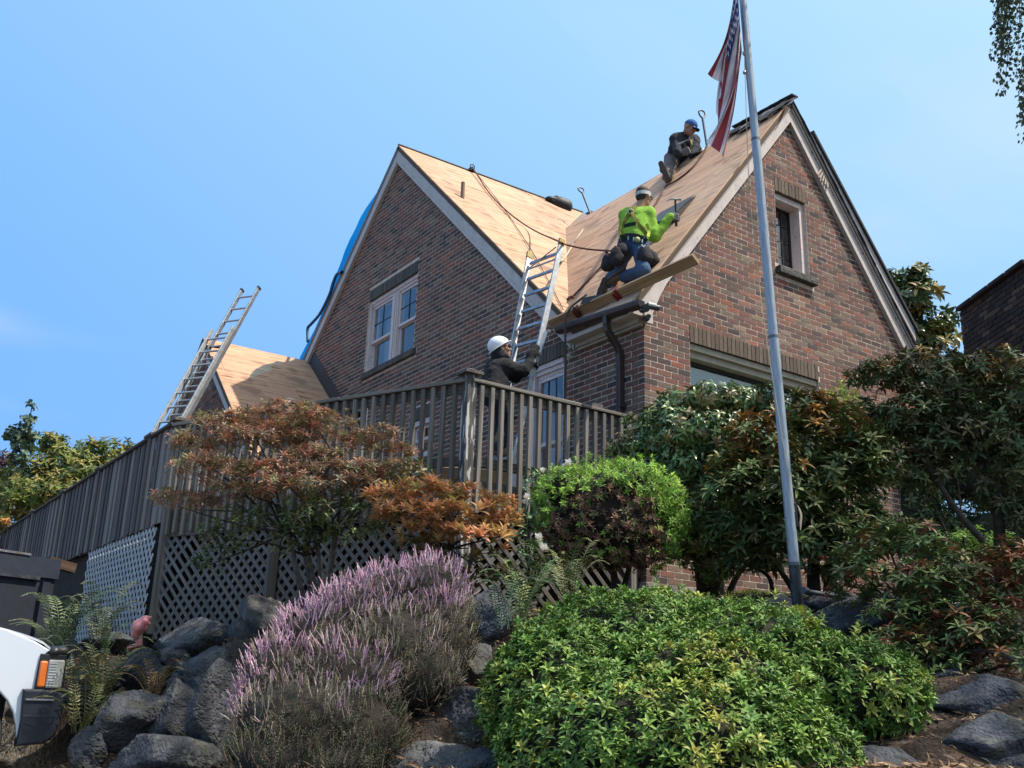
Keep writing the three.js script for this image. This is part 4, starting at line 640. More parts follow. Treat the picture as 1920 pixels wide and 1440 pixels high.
// a hand closed round a bar: o on the bar, y along the bar (thumb end), w towards the wrist; r the bar's radius, g extra for a glove
function gripPrims(o, y, w, r, g = 0) {
  y = y.clone().normalize(); const z = w.clone().addScaledVector(y, -w.dot(y)).normalize().negate(), x = y.clone().cross(z), P = (a, b, c) => o.clone().addScaledVector(x, a).addScaledVector(y, b).addScaledVector(z, c), f = 0.0088 + g, L = [];
  [[0.033, 1], [0.011, 1.06], [-0.011, 1], [-0.032, 0.85]].forEach(([b, k]) => { const K = P(-r - 0.02, b, 0.0); L.push(cap(P(-r - 0.024, b * 0.55, -0.082), K, 0.014 + g, 0.012 + g, 0.012), cap(K, P(-r * 0.3 - 0.006, b, (r + 0.02) * k), f, f * 0.97, 0.004), cap(P(-r * 0.3 - 0.006, b, (r + 0.02) * k), P(r + 0.012, b, (r + 0.004) * k), f * 0.97, f * 0.92, 0.004), cap(P(r + 0.012, b, (r + 0.004) * k), P(r + 0.008, b, -0.014), f * 0.92, f * 0.82, 0.004)); });
  L.push(cap(P(-r - 0.026, 0.018, -0.07), P(-r * 0.4 - 0.014, 0.05, -0.028), 0.015 + g, 0.0115 + g, 0.012), cap(P(-r * 0.4 - 0.014, 0.05, -0.028), P(r + 0.012, 0.046, 0.006), 0.0105 + g, 0.009 + g, 0.004));
  return { L, wrist: P(-r - 0.022, 0, -0.1) };
}
// a hand laid on a surface: o under the knuckles, z towards the finger tips, n out of the surface
function flatPrims(o, z, n, g = 0) {
  z = z.clone().normalize(); n = n.clone().normalize(); const x = n.clone().cross(z), P = (a, b, c) => o.clone().addScaledVector(x, a).addScaledVector(n, b).addScaledVector(z, c), f = 0.0088 + g, L = [];
  [[0.034, 0.92], [0.0115, 1.05], [-0.0115, 1], [-0.034, 0.8]].forEach(([a, k]) => L.push(cap(P(a * 0.5, 0.034, -0.085), P(a, 0.03, 0), 0.014 + g, 0.012 + g, 0.012), cap(P(a, 0.03, 0), P(a * 1.2, 0.024, 0.04 * k), f, f, 0.004), cap(P(a * 1.2, 0.024, 0.04 * k), P(a * 1.3, 0.012, 0.075 * k), f, f * 0.85, 0.004)));
  L.push(cap(P(0.02, 0.03, -0.07), P(0.055, 0.02, -0.03), 0.014 + g, 0.011 + g, 0.012), cap(P(0.055, 0.02, -0.03), P(0.062, 0.012, 0.005), 0.0105 + g, 0.009 + g, 0.004));
  return { L, wrist: P(0, 0.04, -0.1) };
}
const wrinkle = (amp, fr) => (p, d) => d + amp * (fbm3(p.x * fr + 40, p.y * fr * 1.6 + 40, p.z * fr + 40, 3) - 0.5);
const trunk = (J, g) => { const mid = J.pelvis.clone().lerp(J.neck, 0.45); return [cap(J.shL, J.shR, 0.072 + g, 0.072 + g, 0.06), cap(mid.clone().lerp(J.neck, 0.5).addScaledVector(J.side, 0.06), mid.clone().addScaledVector(J.side, 0.055), 0.105 + g, 0.095 + g, 0.06), cap(mid.clone().lerp(J.neck, 0.5).addScaledVector(J.side, -0.06), mid.clone().addScaledVector(J.side, -0.055), 0.105 + g, 0.095 + g, 0.06), cap(mid.clone().addScaledVector(J.side, 0.05), J.pelvis.clone().addScaledVector(J.side, 0.055), 0.1 + g, 0.108 + g, 0.06), cap(mid.clone().addScaledVector(J.side, -0.05), J.pelvis.clone().addScaledVector(J.side, -0.055), 0.1 + g, 0.108 + g, 0.06)]; };
const arms = (J, g, e) => [cap(J.shL, J.elL, 0.056 + g, 0.044 + g, 0.04), cap(J.elL, J.wrL, 0.044 + g, 0.03 + (e ?? g), 0.03), cap(J.shR, J.elR, 0.056 + g, 0.044 + g, 0.04), cap(J.elR, J.wrR, 0.044 + g, 0.03 + (e ?? g), 0.03)];
const legs = (J, g, e) => [cap(J.hipL, J.knL, 0.09 + g, 0.06 + g, 0.05), cap(J.knL, J.anL, 0.06 + g, 0.042 + (e ?? g), 0.03), cap(J.hipR, J.knR, 0.09 + g, 0.06 + g, 0.05), cap(J.knR, J.anR, 0.06 + g, 0.042 + (e ?? g), 0.03)];
// a work boot: heel at a, toe direction z, sole normal down n
function bootPrims(a, z, n) { z = z.clone().normalize(); n = n.clone().addScaledVector(z, -n.dot(z)).normalize(); const x = n.clone().cross(z), P = (i, j, k) => a.clone().addScaledVector(x, i).addScaledVector(n, j).addScaledVector(z, k); return { up: [cap(P(0, -0.13, -0.005), P(0, -0.02, -0.01), 0.056, 0.052, 0.03), cap(P(0, 0.035, -0.02), P(0, 0.045, 0.1), 0.042, 0.045, 0.03), cap(P(0.012, 0.05, 0.11), P(-0.008, 0.055, 0.185), 0.045, 0.038, 0.03)], sole: [cap(P(0, 0.088, -0.035), P(0, 0.088, 0.07), 0.038, 0.04, 0.02), cap(P(0, 0.09, 0.1), P(-0.004, 0.088, 0.195), 0.046, 0.04, 0.02)], P, n }; }
function boots(t, J, m, soleM) { for (const s of ['L', 'R']) { const b = bootPrims(J['an' + s], J['toe' + s], J['sole' + s]); part(t, 'boot', nets(b.up, 0.012, 0.03, wrinkle(0.006, 30)), m); const lo = b.P(0, 0.098, 0), n = b.n; part(t, 'boot_sole', nets(b.sole, 0.01, 0.03, (p, d) => Math.max(d, (p.clone().sub(lo).dot(n)), -(p.clone().sub(lo).dot(n)) - 0.03)), soleM); } }
function skinBody(J, H, hands) { return merge([nets([...trunk(J, -0.012), ...arms(J, -0.008), ...legs(J, -0.01), cap(J.neck, J.head, 0.056, 0.05, 0.03)], 0.018, 0.04), nets([...H.list, cap(J.head.clone().addScaledVector(H.up, -0.05).addScaledVector(H.f, -0.02), J.neck, 0.053, 0.062, 0.03)], 0.0055, 0.02), ...hands.map((h) => nets(h, 0.0045, 0.01))]); }
function finish(J) { if (0) { const D = (a, b) => J[a].distanceTo(J[b]).toFixed(2); console.log('torso', D('neck','pelvis'),'head',D('neck','head'),'ua',D('shL','elL'),D('shR','elR'),'fa',D('elL','wrL'),D('elR','wrR'),'th',D('hipL','knL'),D('hipR','knR'),'sh',D('knL','anL'),D('knR','anR'),'shw',D('shL','shR')); } J.side = J.shL.clone().sub(J.shR).normalize(); return J; }
function strap(t, name, pts, w, th, m, nrm) { const c = new THREE.CatmullRomCurve3(pts), n = pts.length * 5, list = []; for (let i = 0; i < n; i++) list.push(bar(c.getPoint(i / n), c.getPoint((i + 1.12) / n > 1 ? 1 : (i + 1.12) / n), w, th, nrm)); return part(t, name, merge(list), m); }
function hammer(label, head, foot, face, dark) {   // foot end of the handle to the head
  const d = head.clone().sub(foot).normalize(), t = thing('hammer', label, 'hammer', foot), x = face.clone().addScaledVector(d, -face.dot(d)).normalize();
  part(t, 'handle', merge([rod(foot, foot.clone().lerp(head, 0.45), 0.017, 0.015, 10), rod(foot.clone().lerp(head, 0.45), head, 0.011, 0.012, 10)]), mat([0.03, 0.022, 0.022], { roughness: 0.6 }));
  part(t, 'head', merge([rod(head.clone().addScaledVector(x, -0.01), head.clone().addScaledVector(x, 0.045), 0.015, 0.013, 12), rod(head.clone().addScaledVector(x, 0.045), head.clone().addScaledVector(x, 0.07), 0.018, 0.018, 14), bar(head.clone().addScaledVector(x, -0.005), head.clone().addScaledVector(x, -0.055).addScaledVector(d, 0.004), 0.026, 0.012, d), bar(head.clone().addScaledVector(x, -0.05).addScaledVector(d, 0.004), head.clone().addScaledVector(x, -0.1).addScaledVector(d, -0.012), 0.024, 0.008, d)]), mat([0.35, 0.35, 0.36], { metalness: 0.8, roughness: 0.4 }));
  return t;
}
const VIEWUP = V(0, 1, 0), LAT = V(0.8189, 0, 0.574).normalize(), AWAY = V(0.566, 0, -0.824).normalize();
{ // kneeling worker in lime
  const J = { pelvis: at(1187, 456, 11.48), neck: at(1196, 396, 11.72), head: at(1207, 371, 11.78), shL: at(1174, 403, 11.78), shR: at(1216, 401, 11.62), elL: at(1170, 432, 11.95), wrL: at(1188, 426, 12.12), elR: at(1228, 444, 11.5), hipL: at(1176, 463, 11.52), hipR: at(1199, 462, 11.42), knL: at(1161, 501, 11.84), knR: at(1207, 507, 11.12), anL: at(1139, 530, 11.56), anR: at(1171, 519, 11.42) };
  const up = FRl.t.clone().negate(), n = FRl.n;
  J.toeL = n.clone().multiplyScalar(-0.55).addScaledVector(FRl.s, 0.6).addScaledVector(FRl.t, 0.5); J.soleL = FRl.t.clone().addScaledVector(n, 0.2);
  J.toeR = at(1157, 526, 11.5).sub(at(1171, 519, 11.42)).normalize().addScaledVector(FRl.t, 0.45); J.soleR = n.clone().addScaledVector(FRl.s, 0.5).addScaledVector(FRl.t, 0.3);
  const hh = at(1266, 374, 11.62), hf = at(1268, 424, 11.6), grip = hf.clone().lerp(hh, 0.3);
  const y = hh.clone().sub(hf).normalize(), HR = gripPrims(grip, y, J.elR.clone().sub(grip), 0.016), HL = flatPrims(J.wrL.clone().addScaledVector(up, 0.1), up, n); J.wrR = HR.wrist; finish(J);
  const f = LAT.clone().multiplyScalar(0.62).addScaledVector(AWAY, 0.75).addScaledVector(VIEWUP, -0.05).normalize(), u = VIEWUP.clone().addScaledVector(f, -VIEWUP.dot(f)).normalize(), H = headPrims(J.head, f, u); H.f = f; H.up = u;
  const t = thing('person', 'person in lime shirt, harness and jeans kneeling on the roof with a hammer', 'person', J.pelvis.clone().addScaledVector(n, -0.3));
  part(t, 'body', skinBody(J, H, [HR.L, HL.L]), skinMat);
  part(t, 'hair', nets([{ c: H.P(0, 0.05, -0.022), r: V(0.081, 0.085, 0.093), q: H.q }, { c: H.P(0, 0.0, -0.06), r: V(0.07, 0.07, 0.05), q: H.q }], 0.008, 0.02, (p, d) => Math.max(d + 0.008 * (noise3(p.x * 60, p.y * 60, p.z * 60) - 0.5), p.clone().sub(J.head).dot(f) - 0.062 + Math.max(0, p.clone().sub(J.head).dot(u) - 0.05) * -0.2)), mat([0.022, 0.012, 0.012], { roughness: 0.8 }));
  part(t, 'headband', (() => { const pts = []; for (let i = 0; i < 28; i++) { const a = i / 28 * Math.PI * 2; pts.push(H.P(0.083 * Math.sin(a), 0.032 + 0.014 * Math.cos(a), -0.012 + 0.102 * Math.cos(a))); } const L = []; for (let i = 0; i < 28; i++) { L.push(bar(pts[i], pts[(i + 1) % 28].clone().lerp(pts[i], -0.1), 0.046, 0.006, u.clone().cross(pts[(i + 1) % 28].clone().sub(pts[i])))); } return merge(L); })(), fabric([0.55, 0.56, 0.56]));
  part(t, 'glasses', merge([tube([H.P(0.078, 0.004, -0.02), H.P(0.078, 0.008, 0.05), H.P(0.06, 0.006, 0.088), H.P(0.012, 0.002, 0.1), H.P(-0.012, 0.002, 0.1), H.P(-0.06, 0.006, 0.088), H.P(-0.078, 0.008, 0.05), H.P(-0.078, 0.004, -0.02)], 0.007, 6, 40)]), M.blackPlastic);
  const lime = fabric([0.30, 0.58, 0.05], { bumpScale: 0.02 });
  part(t, 'shirt', nets([...trunk(J, 0.012).slice(0, 3), ...trunk(J, 0.016).slice(3).map((q) => ({ ...q, b: q.a.clone().lerp(q.b, 0.75) })), ...arms(J, 0.014, 0.016)], 0.014, 0.045, (p, d) => wrinkle(0.026, 8)(p, d) - 0.004), lime);
  part(t, 'jeans', nets([...legs(J, 0.014, 0.03), cap(J.hipL, J.hipR, 0.1, 0.1, 0.05), cap(J.pelvis.clone().addScaledVector(J.side, 0.06), J.pelvis.clone().addScaledVector(J.side, -0.06), 0.118, 0.118, 0.05)], 0.014, 0.04, wrinkle(0.024, 15)), fabric([0.045, 0.098, 0.20], { bumpScale: 0.012 }));
  boots(t, J, fabric([0.15, 0.105, 0.065]), mat([0.05, 0.04, 0.035]));
  part(t, 'glove', merge([nets(gripPrims(grip, y, J.elR.clone().sub(grip), 0.016, 0.0022).L, 0.0045, 0.01), nets([cap(HR.wrist, HR.wrist.clone().lerp(J.elR, 0.16), 0.036, 0.04)], 0.008)]), fabric([0.13, 0.14, 0.15]));
  const out = V(-0.5, 0.1, 0.85).normalize(), B = (px, py, off) => onRl(px, py, off), web = fabric([0.20, 0.19, 0.02], { bumpScale: 0.001 }), dark = fabric([0.02, 0.03, 0.022]);
  // harness and tool belt hug the back
  const surf = (px, py) => { const d = ray(px, py).normalize(), p = V(0, 0, 0), prims = [...trunk(J, 0.030), ...arms(J, 0.018), cap(J.pelvis.clone().addScaledVector(J.side, 0.06), J.pelvis.clone().addScaledVector(J.side, -0.06), 0.132, 0.132, 0.05), ...legs(J, 0.02)]; let s = 9; for (let i = 0; i < 90; i++) { p.copy(CAM).addScaledVector(d, s); const e = sdf(prims, 0.045, p); if (e < 0.002) break; s += e * 0.9; } return p.clone(); };
  const S = (l) => l.map((a) => surf(...a)), vn = FWD.clone().negate();
  strap(t, 'harness_strap', S([[1187, 389], [1181, 399], [1173, 412], [1167, 428], [1166, 440]]), 0.04, 0.006, web, vn);
  strap(t, 'harness_strap', S([[1193, 386], [1186, 398], [1191, 410], [1198, 421], [1208, 433], [1213, 440]]), 0.04, 0.006, web, vn);
  strap(t, 'harness_strap', S([[1170, 425], [1180, 421], [1192, 419]]), 0.042, 0.007, dark, vn);
  strap(t, 'harness_strap', S([[1191, 384], [1183, 396], [1178, 401]]), 0.045, 0.008, dark, vn);
  strap(t, 'lanyard', [surf(1212, 420).addScaledVector(vn, 0.02), surf(1216, 434).addScaledVector(vn, 0.03), surf(1214, 445).addScaledVector(vn, 0.03)], 0.035, 0.012, fabric([0.5, 0.55, 0.08]), vn);
  part(t, 'd_ring', new THREE.TorusGeometry(0.028, 0.006, 6, 14).applyQuaternion(new THREE.Quaternion().setFromUnitVectors(V(0, 0, 1), vn)).translate(...surf(1182, 397).addScaledVector(vn, 0.012).toArray()), M.steel);
  const belt = part(t, 'tool_belt', merge([[1164, 447], [1171, 444], [1178, 443], [1185, 443], [1192, 444], [1199, 446], [1206, 449], [1212, 454]].map((a, i, L) => i ? bar(surf(...L[i - 1]), surf(...a), 0.075, 0.02, vn, 0.004) : null)), dark);
  for (const [x, y, d, rx, ry, rz, lab] of [[1157, 480, 11.3, 0.085, 0.125, 0.08, 'left tool pouch'], [1141, 490, 11.4, 0.075, 0.115, 0.085], [1166, 468, 11.33, 0.065, 0.09, 0.07], [1209, 478, 11.2, 0.09, 0.125, 0.08, 'right tool pouch'], [1222, 486, 11.25, 0.075, 0.105, 0.085]]) { const c = at(x, y, d); part(belt, 'pouch', nets([{ c, r: V(rx, ry, rz) }, { c: c.clone().add(V(0, -ry * 0.45, 0)), r: V(rx * 0.9, ry * 0.5, rz * 1.05) }], 0.016, 0.04, (p, q) => Math.max(q + 0.02 * (noise3(p.x * 22, p.y * 22, p.z * 22) - 0.5), p.y - c.y - ry * 0.72)), fabric([0.022, 0.02, 0.025]), lab); const up = c.clone().add(V(0, ry * 0.7, 0)); part(belt, 'tool_handle', merge([0, 1].map((i) => rod(up.clone().add(V(rr(-0.05, 0.05), -0.05, rr(-0.03, 0.03))), up.clone().add(V(rr(-0.06, 0.06), rr(0.02, 0.06), rr(-0.03, 0.03))), 0.012, 0.012, 6))), M.blackPlastic); }
  part(belt, 'buckle', merge([[1178, 447], [1188, 449]].map(([x, y]) => { const p = surf(x, y).addScaledVector(vn, 0.014); return box(0.012, 0.05, 0.012, p.x, p.y, p.z); })), M.steel);
  { const p = surf(1195, 450).addScaledVector(vn, 0.014); part(belt, 'tape_measure', ball(p, 0.036, 0.036, 0.03), mat([0.28, 0.34, 0.12], { roughness: 0.5 })); }
  { const a = surf(1203, 458).addScaledVector(vn, 0.05), b = surf(1209, 468).addScaledVector(vn, 0.05); part(belt, 'hook', merge([tube([a, a.clone().add(V(0.04, -0.02, 0)), b], 0.008, 5), tube([a.clone().add(V(-0.03, -0.03, 0.02)), b.clone().add(V(-0.04, 0, 0.02))], 0.007, 5), tube([a, a.clone().add(V(0.0, 0.05, 0))], 0.009, 5)]), M.steel); }
  hammer('claw hammer held upright in the lime worker\'s gloved hand', hh, hf, LAT.clone(), true);
}
{ // seated worker in a blue cap at the ridge
  const K = (px, py, x) => onX(px, py, x), n = FRl.n;
  const J = { pelvis: at(1268, 298, 14.88), neck: at(1284, 257, 14.78), head: at(1294, 240, 14.66), shL: at(1301, 264, 14.98), shR: at(1267, 262, 14.68), elL: at(1306, 281, 14.68), elR: at(1271, 286, 14.45), hipL: at(1279, 301, 14.98), hipR: at(1260, 300, 14.84), knL: at(1296, 307, 15.1), knR: at(1256, 314, 14.5), anL: at(1302, 336, 15.5), anR: at(1251, 332, 14.26) };
  J.toeR = VIEWUP.clone().addScaledVector(LAT, -0.42); J.soleR = FWD.clone().negate().addScaledVector(LAT, -0.25).normalize(); J.toeL = V(1, -0.6, 0); J.soleL = V(-0.6, -1, 0);
  const hh = at(1281, 266.5, 14.3), hf = at(1291, 288, 14.34), grip = hf.clone().lerp(hh, 0.22), y = hh.clone().sub(hf).normalize();
  const HR = gripPrims(grip, y, J.elR.clone().sub(grip), 0.016), palm = onRl(1309, 290, 0.0), HL = flatPrims(palm, V(0.2, 0.1, 1), V(-0.5, 0.8, 0)); J.wrR = HR.wrist; J.wrL = HL.wrist; finish(J);
  const f = LAT.clone().multiplyScalar(0.72).addScaledVector(AWAY, -0.45).addScaledVector(VIEWUP, -0.55).normalize(), u = VIEWUP.clone().addScaledVector(f, -VIEWUP.dot(f)).normalize(), H = headPrims(J.head, f, u); H.f = f; H.up = u;
  const t = thing('person', 'person in a blue cap and dark hooded top sitting at the ridge with a hammer', 'person', J.pelvis);
  part(t, 'body', skinBody(J, H, [HR.L, HL.L]), skinDark);
  const capM = fabric([0.03, 0.13, 0.36]);
  const crown = part(t, 'cap', nets([{ c: H.P(0, 0.045, -0.012), r: V(0.086, 0.088, 0.106), q: H.q }], 0.008, 0.02, (p, d) => Math.max(d, -(p.clone().sub(J.head).dot(u) - 0.028))), capM);
  part(crown, 'brim', (() => { const g = new THREE.CylinderGeometry(1, 1, 0.006, 20, 1, false, -Math.PI / 2, Math.PI), p = g.attributes.position; for (let i = 0; i < p.count; i++) { const a = p.getX(i), b = p.getZ(i), q = H.P(a * 0.08, 0.036 + p.getY(i) - 0.03 * a * a - 0.012 * b, 0.07 + b * 0.085); p.setXYZ(i, q.x, q.y, q.z); } g.computeVertexNormals(); return g; })(), capM);
  part(t, 'sunglasses', merge([ball(H.P(0.033, 0.012, 0.086), 0.026, 0.018, 0.016), ball(H.P(-0.033, 0.012, 0.086), 0.026, 0.018, 0.016), tube([H.P(0.078, 0.014, -0.02), H.P(0.072, 0.014, 0.06), H.P(0.03, 0.016, 0.098), H.P(-0.03, 0.016, 0.098), H.P(-0.072, 0.014, 0.06), H.P(-0.078, 0.014, -0.02)], 0.004, 5, 30)]), M.blackPlastic);
  part(t, 'hooded_top', nets([...trunk(J, 0.026), ...arms(J, 0.02, 0.018), cap(J.neck.clone().addScaledVector(J.side, 0.06).addScaledVector(u, 0.0), J.neck.clone().addScaledVector(J.side, -0.07).addScaledVector(u, 0.01), 0.062, 0.062, 0.04)], 0.014, 0.05, wrinkle(0.03, 13)), fabric([0.018, 0.02, 0.032], { bumpScale: 0.014 }));
  part(t, 'trousers', nets([...legs(J, 0.022, 0.03), cap(J.hipL, J.hipR, 0.105, 0.105, 0.05), cap(J.pelvis.clone().addScaledVector(J.side, 0.06), J.pelvis.clone().addScaledVector(J.side, -0.06), 0.118, 0.118, 0.05)], 0.014, 0.04, wrinkle(0.03, 14)), fabric([0.16, 0.145, 0.14], { bumpScale: 0.014 }));
  boots(t, J, fabric([0.10, 0.085, 0.075]), mat([0.085, 0.06, 0.05], { map: grainMap }));
  part(t, 'glove', nets(gripPrims(grip, y, J.elR.clone().sub(grip), 0.016, 0.004).L, 0.0045, 0.01), fabric([0.16, 0.155, 0.17]));
  part(t, 'glove', nets(flatPrims(palm, V(0.2, 0.1, 1), V(-0.5, 0.8, 0), 0.003).L, 0.0045, 0.01), fabric([0.02, 0.02, 0.025]));
  const vn = FWD.clone().negate(), mid = J.pelvis.clone().lerp(J.neck, 0.5);
  strap(t, 'harness_strap', [at(1296, 262, 14.7), at(1297, 270, 14.62), at(1295, 280, 14.62), at(1288, 292, 14.66)], 0.03, 0.006, fabric([0.30, 0.27, 0.10]), vn);
  hammer('hammer with a pale head held before the capped worker\'s chest', hh, hf, LAT.clone().negate().addScaledVector(VIEWUP, 0.1), false);
}
{ // worker climbing beside the railing, in a white helmet
  const K = (px, py, x) => onX(px, py, x), nL = V(1, -0.27, 0), PL = (x, y) => onPlane(x, y, nL, -0.56);
  const J = { head: at(940, 656, 11.08), neck: at(933, 677, 11.1), pelvis: at(923, 741, 10.86), shR: at(949, 688, 10.95), shL: at(935, 684, 11.28), elR: at(984, 695, 11.06), elL: at(966, 708, 11.36), hipR: at(931, 748, 10.8), hipL: at(927, 746, 11.02), knR: at(950, 788, 11.04), knL: at(941, 785, 11.28), anR: at(936, 838, 10.86), anL: at(928, 846, 11.06) };
  J.toeR = V(0.8, -0.1, 0.3); J.toeL = V(0.8, -0.1, 0.1); J.soleR = V(0.1, -1, 0); J.soleL = V(0.1, -1, 0);
  const bar0 = PL(1008, 655), bar1 = PL(1002, 688), axis = bar0.clone().sub(bar1).normalize();
  const g1 = PL(1007, 664), g2 = PL(1001, 684), HR = gripPrims(g1, axis, J.elR.clone().sub(g1), 0.03), HL = gripPrims(g2, axis.clone().negate(), J.elL.clone().sub(g2), 0.03); J.wrR = HR.wrist; J.wrL = HL.wrist; finish(J);
  const f = LAT.clone().multiplyScalar(0.93).addScaledVector(AWAY, 0.22).addScaledVector(VIEWUP, 0.28).normalize(), u = VIEWUP.clone().addScaledVector(f, -VIEWUP.dot(f)).normalize(), H = headPrims(J.head, f, u); H.f = f; H.up = u;
  const t = thing('person', 'person in a white hard hat and black top climbing the ladder behind the deck railing', 'person', J.pelvis.clone().setY(DF));
  part(t, 'body', skinBody(J, H, [HR.L, HL.L]), skinMat);
  const hat = part(t, 'hard_hat', nets([{ c: H.P(0, 0.055, -0.018), r: V(0.105, 0.108, 0.128), q: H.q }], 0.008, 0.02, (p, d) => Math.max(d, -(p.clone().sub(J.head).dot(u) - 0.028 - 0.35 * (p.clone().sub(J.head).dot(f))))), mat([0.68, 0.69, 0.71], { roughness: 0.35 }));
  part(hat, 'brim', (() => { const g = new THREE.TorusGeometry(1, 0.05, 6, 40), p = g.attributes.position; for (let i = 0; i < p.count; i++) { const a = p.getX(i), b = p.getY(i), z = p.getZ(i), c = b * 0.134 - 0.018 + Math.max(0, b) * 0.02, q = H.P(a * 0.109, 0.03 + 0.35 * c + z * 0.12, c); p.setXYZ(i, q.x, q.y, q.z); } g.computeVertexNormals(); return g; })(), mat([0.66, 0.67, 0.69], { roughness: 0.35 }));
  part(t, 'hood', nets([{ c: H.P(0, -0.03, -0.045), r: V(0.088, 0.10, 0.075), q: H.q }, cap(H.P(0, -0.09, -0.05), J.neck, 0.075, 0.085), cap(H.P(0.05, -0.1, 0.02), H.P(-0.05, -0.1, 0.02), 0.035, 0.035)], 0.01, 0.04, (p, d) => Math.max(wrinkle(0.01, 20)(p, d), p.clone().sub(J.head).dot(f) - 0.03 + Math.min(0, p.clone().sub(J.head).dot(u) + 0.07) * 0.9)), fabric([0.012, 0.012, 0.016]));
  part(t, 'sunglasses', merge([ball(H.P(0.033, 0.014, 0.088), 0.027, 0.018, 0.016), ball(H.P(-0.033, 0.014, 0.088), 0.027, 0.018, 0.016), tube([H.P(0.08, 0.016, -0.02), H.P(0.074, 0.016, 0.06), H.P(0.03, 0.018, 0.1), H.P(-0.03, 0.018, 0.1), H.P(-0.074, 0.016, 0.06), H.P(-0.08, 0.016, -0.02)], 0.0055, 5, 30)]), mat([0.03, 0.006, 0.006], { roughness: 0.2 }));
  part(t, 'jacket', nets([...trunk(J, 0.022), ...arms(J, 0.018, 0.02)], 0.014, 0.05, wrinkle(0.034, 12)), fabric([0.011, 0.011, 0.014], { bumpScale: 0.014 }));
  part(t, 'trousers', nets([...legs(J, 0.018, 0.028), cap(J.hipL, J.hipR, 0.1, 0.1, 0.05), cap(J.pelvis.clone().addScaledVector(J.side, 0.06), J.pelvis.clone().addScaledVector(J.side, -0.06), 0.115, 0.115, 0.05)], 0.015, 0.04, wrinkle(0.024, 14)), fabric([0.02, 0.024, 0.034]));
  boots(t, J, fabric([0.22, 0.15, 0.085]), mat([0.06, 0.05, 0.04]));
  part(t, 'glove', nets(gripPrims(g1, axis, J.elR.clone().sub(g1), 0.03, 0.004).L, 0.0045, 0.01), fabric([0.34, 0.36, 0.38]));
  part(t, 'glove', nets(gripPrims(g2, axis.clone().negate(), J.elL.clone().sub(g2), 0.03, 0.004).L, 0.0045, 0.01), fabric([0.014, 0.014, 0.018]));
  const b = thing('flat_bar', 'bright metal flat bar in the climbing worker\'s raised glove', 'tool', g1); const a0 = PL(1014, 662).add(V(-0.03, 0, 0)), a1 = PL(1028, 622).add(V(-0.03, 0, 0)); part(b, 'blade', merge([bar(a0, a1, 0.045, 0.012, FWD, 0.003), bar(a1, a1.clone().addScaledVector(LAT, 0.05), 0.03, 0.01, FWD, 0.003)]), M.alu);
  
}
// ------------------------------------------------------------------ the ground: street, rockery bank, drive and yard in one sheet
const ctrl = [[-60, 1540, 6.6], [60, 1500, 7.0], [150, 1440, 7.3], [250, 1440, 6.9], [60, 1440, 8.4], [-200, 1480, 8], [400, 1450, 6.1], [600, 1480, 5.0], [900, 1450, 4.9], [1650, 1440, 4.6], [1900, 1450, 4.4], [350, 1225, 9.2], [200, 1230, 9.4], [500, 1200, 8.4], [560, 1150, 8.8], [900, 1140, 7.4], [1000, 1150, 7.4], [1200, 1135, 8.6], [1350, 1122, 9.0], [1450, 1124, 8.6], [1400, 1118, 9.6], [1500, 1200, 7.0], [1700, 1170, 7.0], [1900, 1130, 7.4], [1800, 1270, 6.0], [1800, 1350, 5.2], [1700, 1380, 4.9], [1250, 1400, 5.2], [1100, 1400, 5.2], [640, 1380, 5.7], [700, 1250, 6.4], [800, 1340, 5.6], [0, 1480, 6.4], [100, 1480, 6.2], [250, 1475, 6.2], [380, 1475, 5.9], [60, 1460, 7.6], [180, 1430, 7.8], [-100, 1470, 7.4], [520, 1475, 5.2]].map((a) => at(...a));
for (const p of [[-12, -5.5, 9], [-6.9, -5.5, 7.6], [-3, -5.5, 9], [0, -5.5, 9.5], [4, -5.4, 8], [-5.6, -5.45, 6.2], [-4.2, -5.4, 6.1], [-2.6, -5.35, 6.4], [-9, -5.1, 3], [-10, -4.6, -3], [-7, -4.45, -2], [-6, -4.2, -5], [-9, -4.1, -9], [-8, -4, -18], [-4.5, -3.3, -9], [-4.5, -3.2, -16], [-3, -3.3, -8], [-2, -3.35, -3], [-2, -3.35, -5], [0, -3.2, -0.4], [0, -3.1, 1], [2.5, -3.0, 0.6], [5, -2.95, 1], [5, -2.9, -4], [2, -3.1, -9], [8, -2.8, 2], [7, -3.4, 4.5], [10, -3, -8], [0, -3.2, -20], [4, -4.6, 5.6]]) ctrl.push(V(...p));
function groundY(x, z) {
  let s = 0, w = 0; for (const c of ctrl) { const d2 = (x - c.x) ** 2 + (z - c.z) ** 2 + 0.02, k = 1 / (d2 * d2); s += c.y * k; w += k; }
  const far = Math.hypot(x + 1, z), h = lerp(s / w, z > 7 ? -5.5 : -3.4, sstep(16, 34, far));
  return h + 0.05 * (fbm3(x * 1.7, 3, z * 1.7, 4) - 0.5) + 0.02 * (noise3(x * 9, 1, z * 9) - 0.5);
}
